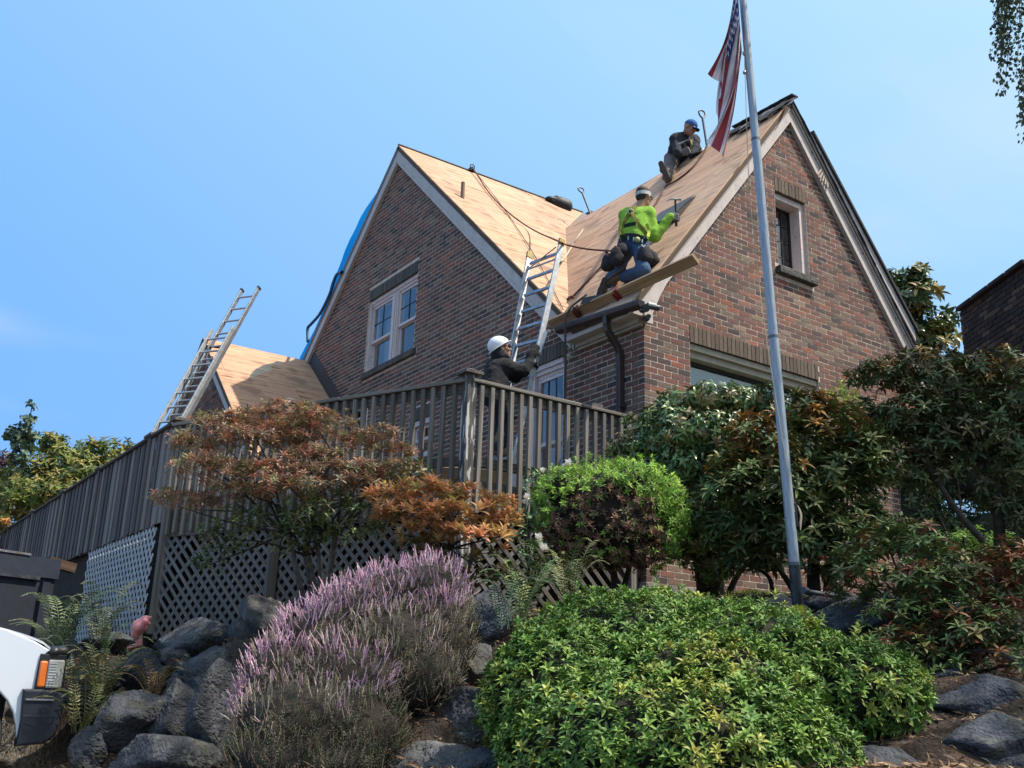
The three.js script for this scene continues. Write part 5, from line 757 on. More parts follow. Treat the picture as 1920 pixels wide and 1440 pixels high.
{
  const N = 230, g = new THREE.PlaneGeometry(1, 1, N, N), p = g.attributes.position, uv = g.attributes.uv, col = new Float32Array(p.count * 3);
  const warp = (t) => { const a = Math.abs(t); return Math.sign(t) * (a * 13 + Math.pow(a, 7) * 1500); };
  for (let i = 0; i < p.count; i++) {
    const x = warp(p.getX(i) * 2) - 2, z = warp(p.getY(i) * 2) + 1, y = groundY(x, z); p.setXYZ(i, x, y, z); uv.setXY(i, x, z);
    const n = fbm3(x * 2.3, 7, z * 2.3, 4), lawn = sstep(0.1, 0.5, z) * sstep(1.9, 1.5, z) * sstep(-0.3, 0.2, x), drive = Math.max(sstep(-4.7, -5.3, x) * sstep(4, 2, z), sstep(6.6, 7.2, z)), needles = sstep(0.5, 0.62, n);
    const c = [lerp(0.055, 0.095, needles), lerp(0.038, 0.055, needles), lerp(0.03, 0.036, needles)], d = [0.22, 0.21, 0.20], l = [0.08, 0.12, 0.03];
    for (let k = 0; k < 3; k++) col[i * 3 + k] = lerp(lerp(c[k], d[k], drive), l[k], lawn);
  }
  g.setAttribute('color', new THREE.BufferAttribute(col, 3)); g.computeVertexNormals();
  structure('ground', g, mat([1, 1, 1], { vertexColors: true, map: soilMap, bumpMap: soilMap, bumpScale: 0.02, roughness: 0.97 }), 'sloping ground of soil, needles and gravel');
}
{ // the bank of earth that the deck and the fence stand against
  const sh = new THREE.Shape([[-0.25, 0.4], [-1.75, 0.4], [-3.3, 3.82], [-3.74, 3.9], [-3.74, 24], [6, 24], [6, 14], [-0.25, 11]].map((p) => new THREE.Vector2(...p))), g = new THREE.ExtrudeGeometry(sh, { depth: 1.82, bevelEnabled: false }); g.rotateX(-Math.PI / 2); g.translate(0, -3.95, 0);
  structure('earth_bank', uvBox(g), mat([0.055, 0.04, 0.032], { map: soilMap, bumpMap: soilMap, bumpScale: 0.03, roughness: 1 }), 'dark earth behind the lattice under the deck');
}
// ------------------------------------------------------------------ boulders of the rockery
function rockGeo(seed, rx, ry, rz) {
  reseed(seed); const g0 = new THREE.IcosahedronGeometry(1, 9), g = mergeVertices(g0.deleteAttribute('normal').deleteAttribute('uv')), p = g.attributes.position, pl = [];
  for (let i = 0; i < 17; i++) pl.push([V(rr(-1, 1), rr(-1, 1), rr(-1, 1)).normalize(), rr(0.55, 0.9)]);
  const d = V(0, 0, 0);
  for (let i = 0; i < p.count; i++) { d.fromBufferAttribute(p, i).normalize(); let r = 1.12; for (const [n, o] of pl) { const k = d.dot(n); if (k > 0.05) { const q = o / k, h = clamp(0.5 + 0.5 * (r - q) / 0.022); r = lerp(r, q, h) - 0.022 * h * (1 - h); } } r += 0.12 * (fbm3(d.x * 2.2 + seed, d.y * 2.2, d.z * 2.2, 3) - 0.5) + 0.055 * (fbm3(d.x * 7 + seed, d.y * 7, d.z * 7, 4) - 0.5) - 0.05 * sstep(0.06, 0.0, Math.abs(noise3(d.x * 2.6 + seed, d.y * 2.6, d.z * 2.6) - 0.5)); p.setXYZ(i, d.x * r * rx, d.y * r * ry, d.z * r * rz); }
  g.computeVertexNormals(); return uvBox(g, 1, 1);
}
const rocks = [
  [385, 1212, 9.0, 95, 46, 0, 'flat boulder with a mossy top just under the dark lattice'], [492, 1178, 8.7, 52, 46, 2, 'boulder with a tan upper face between lattice and heather'],
  [395, 1272, 8.1, 78, 58, 0, 'large dark boulder left of the heather below the mossy flat one'], [585, 1140, 8.5, 50, 32, 1, 'low boulder at the foot of the bronze shrub trunk'],
  [408, 1368, 6.9, 44, 98, 0, 'tall slab of pale-streaked rock touching the lower left heather'], [330, 1332, 7.4, 46, 44, 1, 'squat boulder below the rusty little fern'],
  [238, 1345, 7.3, 62, 46, 0, 'angular boulder right of the green ferns by the white car'], [268, 1250, 8.5, 40, 34, 1, 'small boulder just below the pink flamingo'],
  [300, 1432, 6.7, 90, 52, 0, 'broad boulder at the bottom edge between car and heather'], [168, 1418, 7.1, 36, 40, 0, 'pointed boulder nearest the white car bumper'],
  [330, 1238, 8.6, 34, 24, 2, 'pale little rock right of the flamingo'], [208, 1205, 9.6, 46, 22, 1, 'low rock against the bottom of the pale lattice'], [452, 1210, 8.5, 26, 40, 1, 'narrow dark rock beside the tan-faced boulder'],
  [915, 1168, 6.9, 48, 66, 1, 'dark block of rock under the orange shrub left of the upright fern'], [885, 1250, 6.2, 40, 40, 2, 'grey rock wedged between heather and green mound'],
  [872, 1358, 5.5, 54, 66, 1, 'squarish boulder with pale spots left of the green mound'], [752, 1378, 5.7, 56, 48, 0, 'smooth boulder under the lower right heather'],
  [790, 1445, 5.2, 100, 40, 2, 'lichen-crusted rock at the bottom edge below the heather'], [915, 1440, 4.9, 52, 48, 1, 'dark pointed rock at the bottom left of the green mound'],
  [1610, 1172, 7.0, 82, 50, 0, 'large rounded bluish boulder right of the flagpole base'], [1478, 1158, 7.4, 52, 42, 1, 'dark boulder directly behind the flagpole base'], [1840, 1190, 6.9, 64, 52, 0, 'boulder with a pale spot under the right-hand shrub'],
  [1780, 1285, 6.0, 70, 36, 1, 'half-buried rock under the low branch on the right'], [1870, 1322, 5.6, 92, 44, 0, 'long dark rock above the bare soil at the right edge'], [1855, 1398, 4.9, 120, 46, 0, 'flat-topped rock in the bottom right corner'],
  [1885, 1440, 4.7, 80, 36, 0, 'lowest rock in the bottom right corner'], [1665, 1442, 4.6, 70, 40, 1, 'small rock at the bottom edge right of the green mound'], [1560, 1145, 7.6, 40, 30, 1, 'dark rock behind the rounded bluish boulder'],
  [1345, 1150, 8.0, 90, 26, 1, 'long low rock at the front of the strip of lawn'], [180, 1285, 8.7, 50, 34, 1, 'dark rock among the ferns behind the car headlight']];
rocks.forEach(([x, y, d, rx, ry, m, label], i) => { const o = at(x, y, d), k = d / FOCAL, t = thing('boulder', label, 'boulder', o, 'boulders of the rockery'); delete t.userData.group; t.userData.group = 'boulders of the rockery'; const g = rockGeo(100 + i * 3, rx * k * 1.26, ry * k * 1.26, (rx + ry) * 0.5 * k * 1.25); g.rotateY(-0.6); part(t, 'stone', g.translate(o.x, o.y, o.z), M.rock[m]); });

// ------------------------------------------------------------------ leaves
function leafStrip(L, W, dir, up, side, fold, droop, base = V(0, 0, 0), n = 3) {        // one folded leaf as triangles
  const P = [], I = [], w = (t) => W * Math.sin(Math.PI * Math.pow(t, 0.8)) + (t < 0.05 ? W * 0.1 : 0);
  for (let i = 0; i <= n; i++) { const t = i / n, c = base.clone().addScaledVector(dir, L * t).addScaledVector(up, -droop * L * t * t), h = w(t) / 2; for (const s of [-1, 0, 1]) { const q = c.clone().addScaledVector(side, s * h).addScaledVector(up, Math.abs(s) * h * fold); P.push(q.x, q.y, q.z); } }
  for (let i = 0; i < n; i++) for (const s of [0, 1]) { const a = i * 3 + s, b = a + 1, c = a + 3, d = c + 1; if (i === n - 1) I.push(a, b, 3 * n + 1); else I.push(a, b, d, a, d, c); }
  const g = new THREE.BufferGeometry(); g.setAttribute('position', new THREE.Float32BufferAttribute(P, 3)); g.setIndex(I); g.computeVertexNormals(); return g.toNonIndexed();
}
function rosette(n, L, W, lo, hi, fold = 0.35, droop = 0.25, stem = 0) {
  const list = []; for (let i = 0; i < n; i++) { const a = i * 2.39996 + rr(-0.2, 0.2), e = lerp(lo, hi, i / (n - 1 || 1)) + rr(-0.12, 0.12), dir = V(Math.cos(a) * Math.cos(e), Math.sin(e), Math.sin(a) * Math.cos(e)), side = V(-Math.sin(a), 0, Math.cos(a)), up = side.clone().cross(dir).negate(); if (up.y < 0) up.negate(); list.push(leafStrip(L * rr(0.8, 1.1) * (i > n * 0.7 ? 0.8 : 1), W * rr(0.85, 1.1), dir, up, side, fold, droop, V(0, stem * (i / n), 0))); }
  return mergeGeometries(list);
}
function sprig(n, L, W, len) {                                                          // leaves along a twig
  const list = []; for (let i = 0; i < n; i++) { const t = i / (n - 1), a = i * 2.39996, e = rr(0.2, 0.8), dir = V(Math.cos(a) * Math.cos(e), Math.sin(e), Math.sin(a) * Math.cos(e)), side = V(-Math.sin(a), 0, Math.cos(a)), up = side.clone().cross(dir).negate(); if (up.y < 0) up.negate(); list.push(leafStrip(L * rr(0.75, 1.1), W, dir, up, side, 0.3, 0.3, V(0, t * len, 0), 2)); }
  return mergeGeometries(list);
}
const leafM = (o = {}) => mat([1, 1, 1], { roughness: 0.55, ...o }), leafT = (k = 0.3, o = {}) => phys([1, 1, 1], { roughness: 0.75, transmission: k, thickness: 0, specularIntensity: 0.4, ...o });
const LM = { gloss: leafT(0.2, { roughness: 0.45 }), matte: leafM({ roughness: 0.65 }), thin: leafT(0.35) };
// pads: [px, py, rx, ry, depth, weight] — ellipsoids of foliage measured in the picture, turned into places and metres
function padsOf(list, flat = 0.85) { return list.map(([x, y, rx, ry, d, w = 1, pal = 0]) => { const k = d / FOCAL; return { c: at(x, y, d), a: rx * k, b: ry * k, z: (rx * flat) * k, w, pal }; }); }
const U_ = V(0, 1, 0);
function scatter(pads, per, opt) {                               // per: clusters per square metre of pad outline
  const mats = [], cols = [], q = new THREE.Quaternion(), q2 = new THREE.Quaternion(), s = V(0, 0, 0), n = V(0, 0, 0), p = V(0, 0, 0);
  for (const P of pads) {
    const N = Math.max(3, Math.round(per * P.w * Math.PI * (P.a * P.b + 0.5 * P.a * P.z)));
    for (let i = 0; i < N; i++) {
      n.set(rr(-1, 1), rr(-1, 1), rr(-1, 1)); if (n.lengthSq() > 1 || n.lengthSq() < 0.01) { i--; continue; } n.normalize(); if (opt.top && n.y < rr(-1, 0.15)) n.y = Math.abs(n.y);
      const lump = 1 + (opt.lump ?? 0.25) * (fbm3(P.c.x * 3 + n.x * 2.2, P.c.y * 3 + n.y * 2.2, n.z * 2.2 + P.c.z, 3) - 0.5) * 2, r = lump * (opt.shell ? rr(1 - opt.shell, 1) : Math.cbrt(rr(0.05, 1)));
      p.copy(P.c).addScaledVector(LAT, n.x * P.a * r).addScaledVector(U_, n.y * P.b * r).addScaledVector(AWAY, n.z * P.z * r);
      if (opt.keep && !opt.keep(p, n)) continue;
      const dir = LAT.clone().multiplyScalar(n.x / P.a).addScaledVector(U_, n.y / P.b).addScaledVector(AWAY, n.z / P.z).normalize().multiplyScalar(opt.out ?? 0.6).addScaledVector(U_, opt.up ?? 0.7).add(V(rr(-1, 1), rr(-1, 1), rr(-1, 1)).multiplyScalar(opt.jit ?? 0.4)).normalize();
      q.setFromUnitVectors(U_, dir); q2.setFromAxisAngle(U_, rr(0, 6.283)); q.multiply(q2); const k = rr(...(opt.size ?? [0.75, 1.2])); s.set(k, k, k);
      mats.push(new THREE.Matrix4().compose(p, q, s)); cols.push(opt.color(p, n, P));
    }
  }
  return [mats, cols];
}
const tint = (c, v = 0.25) => { const k = 1.4 * rr(1 - v, 1 + v); return rgb(c[0] * k * rr(0.93, 1.07), c[1] * k * rr(0.96, 1.04), c[2] * k * rr(0.9, 1.1)); };
const palette = (list, v) => () => tint(pick(list), v);
function branches(t, root, tips, r0, m, name = 'branch', bow = 0.15) {
  const list = tips.map((q) => { const mid = root.clone().lerp(q, rr(0.4, 0.6)).add(V(rr(-1, 1), rr(-0.2, 1), rr(-1, 1)).multiplyScalar(bow * root.distanceTo(q))); return taper([root.clone().add(V(rr(-0.03, 0.03), 0, rr(-0.03, 0.03))), mid, q], r0 * rr(0.6, 1), r0 * 0.22, 5, 9); });
  return part(t, name, merge(list), m, undefined);
}
// ------------------------------------------------------------------ shrubs, trees and ferns
function shrub(name, label, category, base, group) { const t = thing(name, label, category, base); return t; }
{ // low green mound in front
  reseed(201);
  const pads = padsOf([[1180, 1255, 230, 150, 5.45], [1080, 1330, 185, 160, 5.0], [1380, 1262, 225, 135, 5.35], [1555, 1300, 185, 105, 5.2], [1250, 1420, 320, 170, 4.6], [1450, 1420, 165, 100, 4.5], [985, 1310, 85, 100, 5.1], [1290, 1330, 260, 150, 4.9], [1240, 1190, 130, 85, 5.8]], 0.8);
  const t = shrub('spreading_shrub', 'wide low mound of small bright green leaves in the foreground', 'shrub', at(1250, 1440, 4.9));
  const core = pads.map((P) => ({ c: P.c.clone(), r: V(P.a * 0.84, P.b * 0.84, P.z * 0.84), q: new THREE.Quaternion().setFromAxisAngle(U_, -0.61).invert() }));
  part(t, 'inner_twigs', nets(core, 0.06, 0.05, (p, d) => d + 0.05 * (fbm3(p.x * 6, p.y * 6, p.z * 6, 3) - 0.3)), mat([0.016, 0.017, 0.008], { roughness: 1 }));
  const inside = (p, i) => core.some((q) => { const w = p.clone().sub(q.c).applyQuaternion(q.q); return (w.x / q.r.x) ** 2 + (w.y / q.r.y) ** 2 + (w.z / q.r.z) ** 2 < 0.88; });
  const geo = rosette(9, 0.044, 0.0155, 0.1, 1.25, 0.4, 0.35, 0.014);
  const [m, c] = scatter(pads, 1600, { shell: 0.16, lump: 0.08, out: 0.75, up: 0.8, jit: 0.55, size: [0.6, 1.25], keep: (p, n) => !inside(p) && n.y > -0.75, color: (p) => { const y = fbm3(p.x * 2.4 + 9, p.y * 2.4, p.z * 2.4, 3), [px] = toPx(p); const yel = sstep(0.52, 0.66, y + (px < 1100 ? 0.10 : 0)); return tint(yel * 0.75 > rnd() ? pick([[0.19, 0.225, 0.04], [0.23, 0.235, 0.05], [0.15, 0.20, 0.042]]) : pick([[0.095, 0.165, 0.034], [0.075, 0.138, 0.03], [0.118, 0.192, 0.038], [0.145, 0.215, 0.045]]), 0.25); } });
  instances(t, 'foliage', geo, LM.gloss, m, c);
}
{ // stray shoots of the mound, longer and paler
  const t = scene.getObjectByName('spreading_shrub'); reseed(207);
  const P = padsOf([[1180, 1215, 215, 115, 5.45], [1380, 1225, 205, 100, 5.35], [1555, 1270, 170, 75, 5.2], [1090, 1290, 170, 125, 5.0], [1250, 1360, 290, 120, 4.6]], 0.75);
  const [m, c] = scatter(P, 45, { shell: 0.02, lump: 0.1, out: 0.6, up: 1.2, jit: 0.5, size: [0.7, 1.3], keep: (p, n) => n.y > 0, color: palette([[0.15, 0.24, 0.06], [0.20, 0.25, 0.06], [0.11, 0.19, 0.05]], 0.25) });
  instances(t, 'shoots', rosette(11, 0.045, 0.014, 0.1, 1.2, 0.35, 0.3, 0.055), LM.thin, m, c);
}
{ // heather
  reseed(211);
  const pads = padsOf([[805, 1115, 82, 72, 6.1], [732, 1135, 88, 76, 6.0], [660, 1168, 92, 82, 5.9], [592, 1215, 92, 84, 5.7], [535, 1275, 86, 82, 5.5], [495, 1335, 66, 80, 5.35], [822, 1195, 74, 90, 5.9], [740, 1230, 112, 100, 5.75], [650, 1285, 118, 98, 5.5], [560, 1365, 128, 90, 5.2], [660, 1375, 108, 80, 5.2], [785, 1275, 82, 72, 5.6], [520, 1430, 108, 60, 5.0], [630, 1435, 90, 50, 5.0]], 0.8);
  const t = shrub('heather', 'big heather with pink flower spikes spilling over the rocks', 'heather', at(650, 1440, 5.2));
  const core = pads.map((P) => ({ c: P.c.clone(), r: V(P.a * 0.86, P.b * 0.86, P.z * 0.86), q: new THREE.Quaternion().setFromAxisAngle(U_, -0.61).invert() }));
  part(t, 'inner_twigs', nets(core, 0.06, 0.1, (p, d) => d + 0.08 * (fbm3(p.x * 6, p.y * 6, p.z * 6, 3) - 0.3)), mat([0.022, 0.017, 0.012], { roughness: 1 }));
  const inside = (p) => core.some((q) => { const w = p.clone().sub(q.c).applyQuaternion(q.q); return (w.x / q.r.x) ** 2 + (w.y / q.r.y) ** 2 + (w.z / q.r.z) ** 2 < 0.86; });
  const spike = (r) => { const pts = []; for (let i = 0; i <= 8; i++) { const v = i / 8; pts.push(new THREE.Vector2(Math.max(0.0006, r * (0.5 + 0.5 * Math.sin(v * 3)) * (i % 2 ? 1 : 0.55) * (1 - 0.55 * v)), v * 0.1)); } const g = new THREE.LatheGeometry(pts, 5), p = g.attributes.position; for (let i = 0; i < p.count; i++) { const y = p.getY(i); p.setX(i, p.getX(i) + 0.006 * Math.sin(y * 26)); } g.computeVertexNormals(); return g; };
  const flower = (p, n) => { const [x, y] = toPx(p), v = (1335 - (x - 440) * 0.40 - y) / 150; return 0.36 + 1.3 * (fbm3(p.x * 4.2 + 3, p.y * 4.2, p.z * 4.2, 3) - 0.5) + 0.42 * v; };
  const [m, c] = scatter(pads, 2600, { shell: 0.16, lump: 0.08, out: 0.6, up: 1.0, jit: 0.6, size: [0.28, 0.9], keep: (p, n) => !inside(p) && n.y > -0.8, color: (p, n) => { const f = flower(p, n); return f > rr(0.28, 0.62) ? tint(pick([[0.36, 0.185, 0.27], [0.44, 0.26, 0.34], [0.34, 0.20, 0.25], [0.47, 0.32, 0.37]]), 0.2) : f > rr(0.02, 0.36) ? tint(pick([[0.28, 0.20, 0.19], [0.23, 0.18, 0.14], [0.32, 0.25, 0.20], [0.17, 0.15, 0.09]]), 0.25) : tint(pick([[0.07, 0.062, 0.03], [0.055, 0.065, 0.028], [0.10, 0.085, 0.045], [0.11, 0.07, 0.05]]), 0.3); } });
  instances(t, 'flower_spikes', spike(0.0075), LM.matte, m, c);
  const [m2, c2] = scatter(pads, 1500, { shell: 0.2, lump: 0.12, out: 0.6, up: 0.9, jit: 0.6, size: [0.6, 1.1], keep: (p) => !inside(p), color: palette([[0.045, 0.055, 0.022], [0.06, 0.05, 0.028], [0.085, 0.06, 0.04]], 0.3) });
  instances(t, 'foliage', sprig(12, 0.014, 0.004, 0.09), LM.matte, m2, c2);
}
const bronze = [[0.34, 0.175, 0.11], [0.29, 0.175, 0.10], [0.38, 0.24, 0.16], [0.27, 0.15, 0.10], [0.22, 0.19, 0.085], [0.34, 0.265, 0.19], [0.16, 0.165, 0.07], [0.31, 0.14, 0.09], [0.20, 0.15, 0.09]], greenDull = [[0.10, 0.13, 0.05], [0.08, 0.115, 0.05], [0.14, 0.17, 0.06], [0.18, 0.165, 0.08]], orange = [[0.44, 0.22, 0.105], [0.39, 0.19, 0.095], [0.48, 0.285, 0.15], [0.37, 0.225, 0.09], [0.29, 0.215, 0.07]];
{ // bronze shrub before the deck
  reseed(221);
  const hi = [[540, 772, 62, 16, 8.9], [605, 788, 66, 20, 8.8], [470, 790, 60, 18, 8.9], [415, 805, 70, 24, 8.8], [490, 832, 105, 28, 8.7], [365, 838, 55, 20, 8.9], [560, 815, 80, 22, 8.8], [400, 885, 92, 28, 8.6], [330, 940, 62, 20, 8.6], [500, 895, 100, 28, 8.4], [600, 862, 74, 24, 8.5], [665, 832, 58, 18, 8.6], [705, 818, 48, 16, 8.6], [740, 848, 44, 16, 8.5], [640, 888, 88, 20, 8.3], [722, 884, 74, 20, 8.3], [560, 920, 92, 22, 8.2], [690, 912, 78, 18, 8.2], [445, 930, 80, 20, 8.4], [380, 950, 50, 12, 8.5], [340, 835, 30, 14, 8.9]];
  const lo = [[430, 1000, 64, 26, 8.4, 0.8], [500, 972, 72, 34, 8.3, 0.8], [395, 1045, 46, 26, 8.5, 0.7], [600, 962, 84, 34, 8.1, 0.8], [560, 1012, 56, 30, 8.2, 0.6], [655, 992, 56, 34, 8.1, 0.6], [700, 962, 60, 36, 8.0, 0.8], [780, 880, 36, 18, 8.2, 0.8], [760, 910, 50, 24, 8.1, 0.7]];
  const base = at(588, 1130, 8.5), t = shrub('bronze_shrub', 'tall airy shrub of bronze and orange leaves before the deck corner', 'shrub', base);
  const P = padsOf([...hi, ...lo], 0.9);
  const fork = at(575, 1040, 8.45), f2 = at(630, 1000, 8.3), f3 = at(540, 1000, 8.4);
  [taper([base, at(584, 1090, 8.5), fork], 0.045, 0.034, 8), taper([at(612, 1125, 8.5), at(618, 1070, 8.4), f2], 0.036, 0.026, 8), taper([at(570, 1128, 8.45), at(556, 1070, 8.4), f3], 0.03, 0.02, 7), taper([at(600, 1128, 8.5), at(600, 1060, 8.5), at(590, 1000, 8.4)], 0.028, 0.016, 7)].forEach((g) => part(t, 'trunk', g, M.barkPale));
  P.forEach((p, i) => { const from = [fork, f2, f3][i % 3]; branches(t, from, [p.c.clone().add(V(rr(-0.1, 0.1), -p.b * 0.6, rr(-0.1, 0.1)))], 0.018, M.bark, 'branch', 0.1); });
  const [m, c] = scatter(P.slice(0, hi.length), 300, { top: 1, lump: 0.4, out: 0.25, up: 1, jit: 0.35, size: [0.55, 1.1], color: palette(bronze, 0.25) });
  instances(t, 'foliage', rosette(9, 0.075, 0.02, 0.0, 1.0, 0.35, 0.3, 0.015), LM.thin, m, c, 'bronze upper leaves');
  const [m2, c2] = scatter(P.slice(hi.length), 190, { lump: 0.4, out: 0.25, up: 1, jit: 0.45, size: [0.55, 1.1], color: palette(greenDull, 0.3) });
  instances(t, 'foliage', rosette(7, 0.085, 0.026, -0.2, 0.9, 0.35, 0.3, 0.015), LM.gloss, m2, c2, 'dull green lower leaves');
}
{ // orange shrub under the deck corner
  reseed(231);
  const hi = [[725, 930, 44, 18, 7.7], [792, 926, 54, 22, 7.7], [872, 926, 40, 18, 7.7], [760, 966, 66, 26, 7.6], [850, 972, 68, 28, 7.5], [930, 955, 48, 22, 7.6], [948, 992, 32, 24, 7.5], [880, 1012, 68, 32, 7.4], [800, 1004, 58, 26, 7.5], [835, 945, 40, 18, 7.7]], lo = [[845, 1062, 66, 30, 7.4, 0.7], [915, 1060, 46, 34, 7.4, 0.6], [770, 1030, 60, 20, 7.6, 0.6], [735, 985, 40, 30, 7.7, 0.7], [880, 1085, 50, 18, 7.4, 0.5]];
  const base = at(845, 1110, 7.6), t = shrub('orange_shrub', 'shrub with bright orange whorls of leaves under the deck corner post', 'shrub', base), P = padsOf([...hi, ...lo], 0.9);
  [taper([base, at(850, 1060, 7.6), at(830, 1020, 7.6)], 0.03, 0.02, 7), taper([at(860, 1110, 7.6), at(880, 1060, 7.5), at(890, 1020, 7.5)], 0.024, 0.015, 7), taper([at(832, 1110, 7.6), at(810, 1050, 7.6), at(770, 1000, 7.7)], 0.022, 0.013, 7)].forEach((g) => part(t, 'trunk', g, M.barkPale));
  P.forEach((p) => branches(t, at(840, 1030, 7.6), [p.c.clone().add(V(0, -p.b * 0.5, 0))], 0.014, M.bark, 'branch', 0.1));
  const [m, c] = scatter(P.slice(0, hi.length), 210, { top: 1, lump: 0.35, out: 0.3, up: 1, jit: 0.3, size: [0.65, 1.2], color: palette(orange, 0.2) });
  instances(t, 'foliage', rosette(9, 0.09, 0.03, 0.15, 1.2, 0.4, 0.25, 0.015), LM.thin, m, c, 'orange upper leaves');
  const [m2, c2] = scatter(P.slice(hi.length), 200, { lump: 0.35, out: 0.3, up: 1, jit: 0.4, size: [0.6, 1.1], color: palette([[0.15, 0.12, 0.045], [0.11, 0.11, 0.04], [0.22, 0.15, 0.06], [0.08, 0.09, 0.04]], 0.3) });
  instances(t, 'foliage', rosette(7, 0.085, 0.028, -0.1, 1.0, 0.4, 0.3, 0.015), LM.gloss, m2, c2, 'olive lower leaves');
}
{ // clipped round shrub, green on top, browned below
  reseed(241);
  const P = padsOf([[1140, 965, 138, 108, 8.0], [1180, 925, 96, 66, 8.0], [1060, 925, 66, 56, 8.0], [1200, 1000, 84, 74, 8.0], [1080, 1000, 70, 56, 7.9], [1255, 960, 40, 70, 8.1]], 0.85), base = at(1155, 1130, 8.2);
  const t = shrub('round_shrub', 'clipped round shrub, lime green on top and browned in the middle', 'shrub', base);
  [taper([base, at(1152, 1085, 8.1), at(1140, 1020, 8.0)], 0.035, 0.025, 7), taper([at(1165, 1128, 8.2), at(1175, 1080, 8.1), at(1195, 1020, 8.0)], 0.026, 0.018, 7)].forEach((g) => part(t, 'trunk', g, M.bark));
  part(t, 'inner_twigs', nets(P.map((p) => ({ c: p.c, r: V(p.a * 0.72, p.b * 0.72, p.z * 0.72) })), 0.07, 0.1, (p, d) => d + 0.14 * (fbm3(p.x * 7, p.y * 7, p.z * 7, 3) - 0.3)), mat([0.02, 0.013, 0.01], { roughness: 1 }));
  const dead = (p) => { const q = p.clone().sub(at(1140, 1000, 7.6)), a = q.dot(LAT) / 0.50, b = q.y / 0.36; return a * a + b * b + 0.9 * (fbm3(p.x * 5, p.y * 5, p.z * 5, 3) - 0.5) < 0.95; };
  const [m, c] = scatter(P, 900, { shell: 0.25, lump: 0.2, out: 0.8, up: 0.6, jit: 0.5, size: [0.6, 1.2], color: (p, n) => (dead(p) && rnd() > 0.1 ? tint(pick([[0.16, 0.08, 0.05], [0.12, 0.065, 0.042], [0.22, 0.12, 0.07], [0.08, 0.055, 0.036], [0.09, 0.10, 0.04]]), 0.3) : tint(pick([[0.21, 0.34, 0.05], [0.16, 0.28, 0.045], [0.27, 0.39, 0.075], [0.13, 0.21, 0.04]]), 0.25)) });
  instances(t, 'foliage', rosette(8, 0.04, 0.014, 0.0, 1.2, 0.3, 0.3, 0.02), LM.thin, m, c);
}
{ // white roses
  reseed(251);
  const P = padsOf([[990, 955, 24, 46, 7.9], [985, 1000, 34, 34, 7.7], [1008, 1040, 34, 36, 7.6], [1000, 900, 22, 22, 8.1], [1040, 1075, 40, 26, 7.7]], 0.9), base = at(1000, 1120, 7.8), t = shrub('rose_bush', 'thin rose bush with white blooms left of the round shrub', 'rose bush', base);
  branches(t, base, P.map((p) => p.c), 0.014, M.bark, 'stem', 0.1);
  const [m, c] = scatter(P, 330, { lump: 0.4, out: 0.4, up: 0.6, jit: 0.6, size: [0.6, 1.2], color: palette([[0.06, 0.11, 0.045], [0.045, 0.085, 0.035], [0.09, 0.14, 0.05]], 0.25) });
  instances(t, 'foliage', rosette(6, 0.045, 0.024, -0.1, 0.9, 0.25, 0.2, 0.02), LM.matte, m, c);
  for (const [x, y, d, r] of [[988, 937, 7.6, 0.05], [983, 945, 7.6, 0.035], [1010, 1014, 7.3, 0.055], [1020, 1035, 7.3, 0.06], [1014, 1026, 7.32, 0.04], [1017, 886, 7.8, 0.04], [1066, 872, 7.8, 0.05], [1058, 877, 7.8, 0.035]]) { const o = at(x, y, d); part(t, 'bloom', rosette(12, r, r * 0.9, 0.1, 1.3, 0.5, -0.3, 0.01).translate(o.x, o.y, o.z), phys([0.78, 0.76, 0.70], { transmission: 0.25, roughness: 0.8 })); }
}
{ // tall glossy shrub against the right wall
  reseed(261);
  const hi = [[1330, 762, 105, 36, 9.3], [1262, 800, 84, 46, 9.2], [1405, 752, 66, 26, 9.3], [1225, 842, 70, 42, 9.1], [1320, 820, 110, 56, 9.0], [1175, 842, 42, 16, 9.2], [1290, 880, 90, 50, 8.9], [1440, 770, 50, 30, 9.3]], lo = [[1290, 950, 78, 90, 8.9], [1340, 1000, 70, 70, 9.0], [1270, 1000, 60, 50, 9.0], [1330, 1060, 50, 40, 9.2, 0.6], [1215, 880, 50, 40, 9.1]], P = padsOf([...hi, ...lo], 0.75), base = at(1342, 1125, 9.3);
  const t = shrub('evergreen_shrub', 'big dark glossy evergreen shrub covering the foot of the right wall', 'shrub', base);
  [taper([base, at(1340, 1060, 9.3), at(1325, 960, 9.2)], 0.09, 0.06, 8), taper([at(1318, 1120, 9.3), at(1312, 1060, 9.3), at(1280, 960, 9.2)], 0.06, 0.04, 8), taper([at(1362, 1122, 9.3), at(1385, 1075, 9.3), at(1420, 1040, 9.3)], 0.035, 0.02, 7)].forEach((g) => part(t, 'trunk', g, M.bark));
  P.forEach((p) => branches(t, at(1322, 980, 9.2), [p.c], 0.03, M.bark, 'branch', 0.08));
  const col = palette([[0.07, 0.115, 0.04], [0.055, 0.095, 0.036], [0.10, 0.15, 0.05], [0.15, 0.19, 0.065], [0.17, 0.13, 0.06]], 0.3);
  const [m, c] = scatter(P, 620, { shell: 0.5, lump: 0.3, out: 0.7, up: 0.1, jit: 0.5, size: [0.7, 1.2], color: col });
  instances(t, 'foliage', rosette(7, 0.075, 0.028, -0.6, 0.7, 0.35, 0.5, 0.03), leafT(0.2, { roughness: 0.35, specularIntensity: 0.8 }), m, c);
}
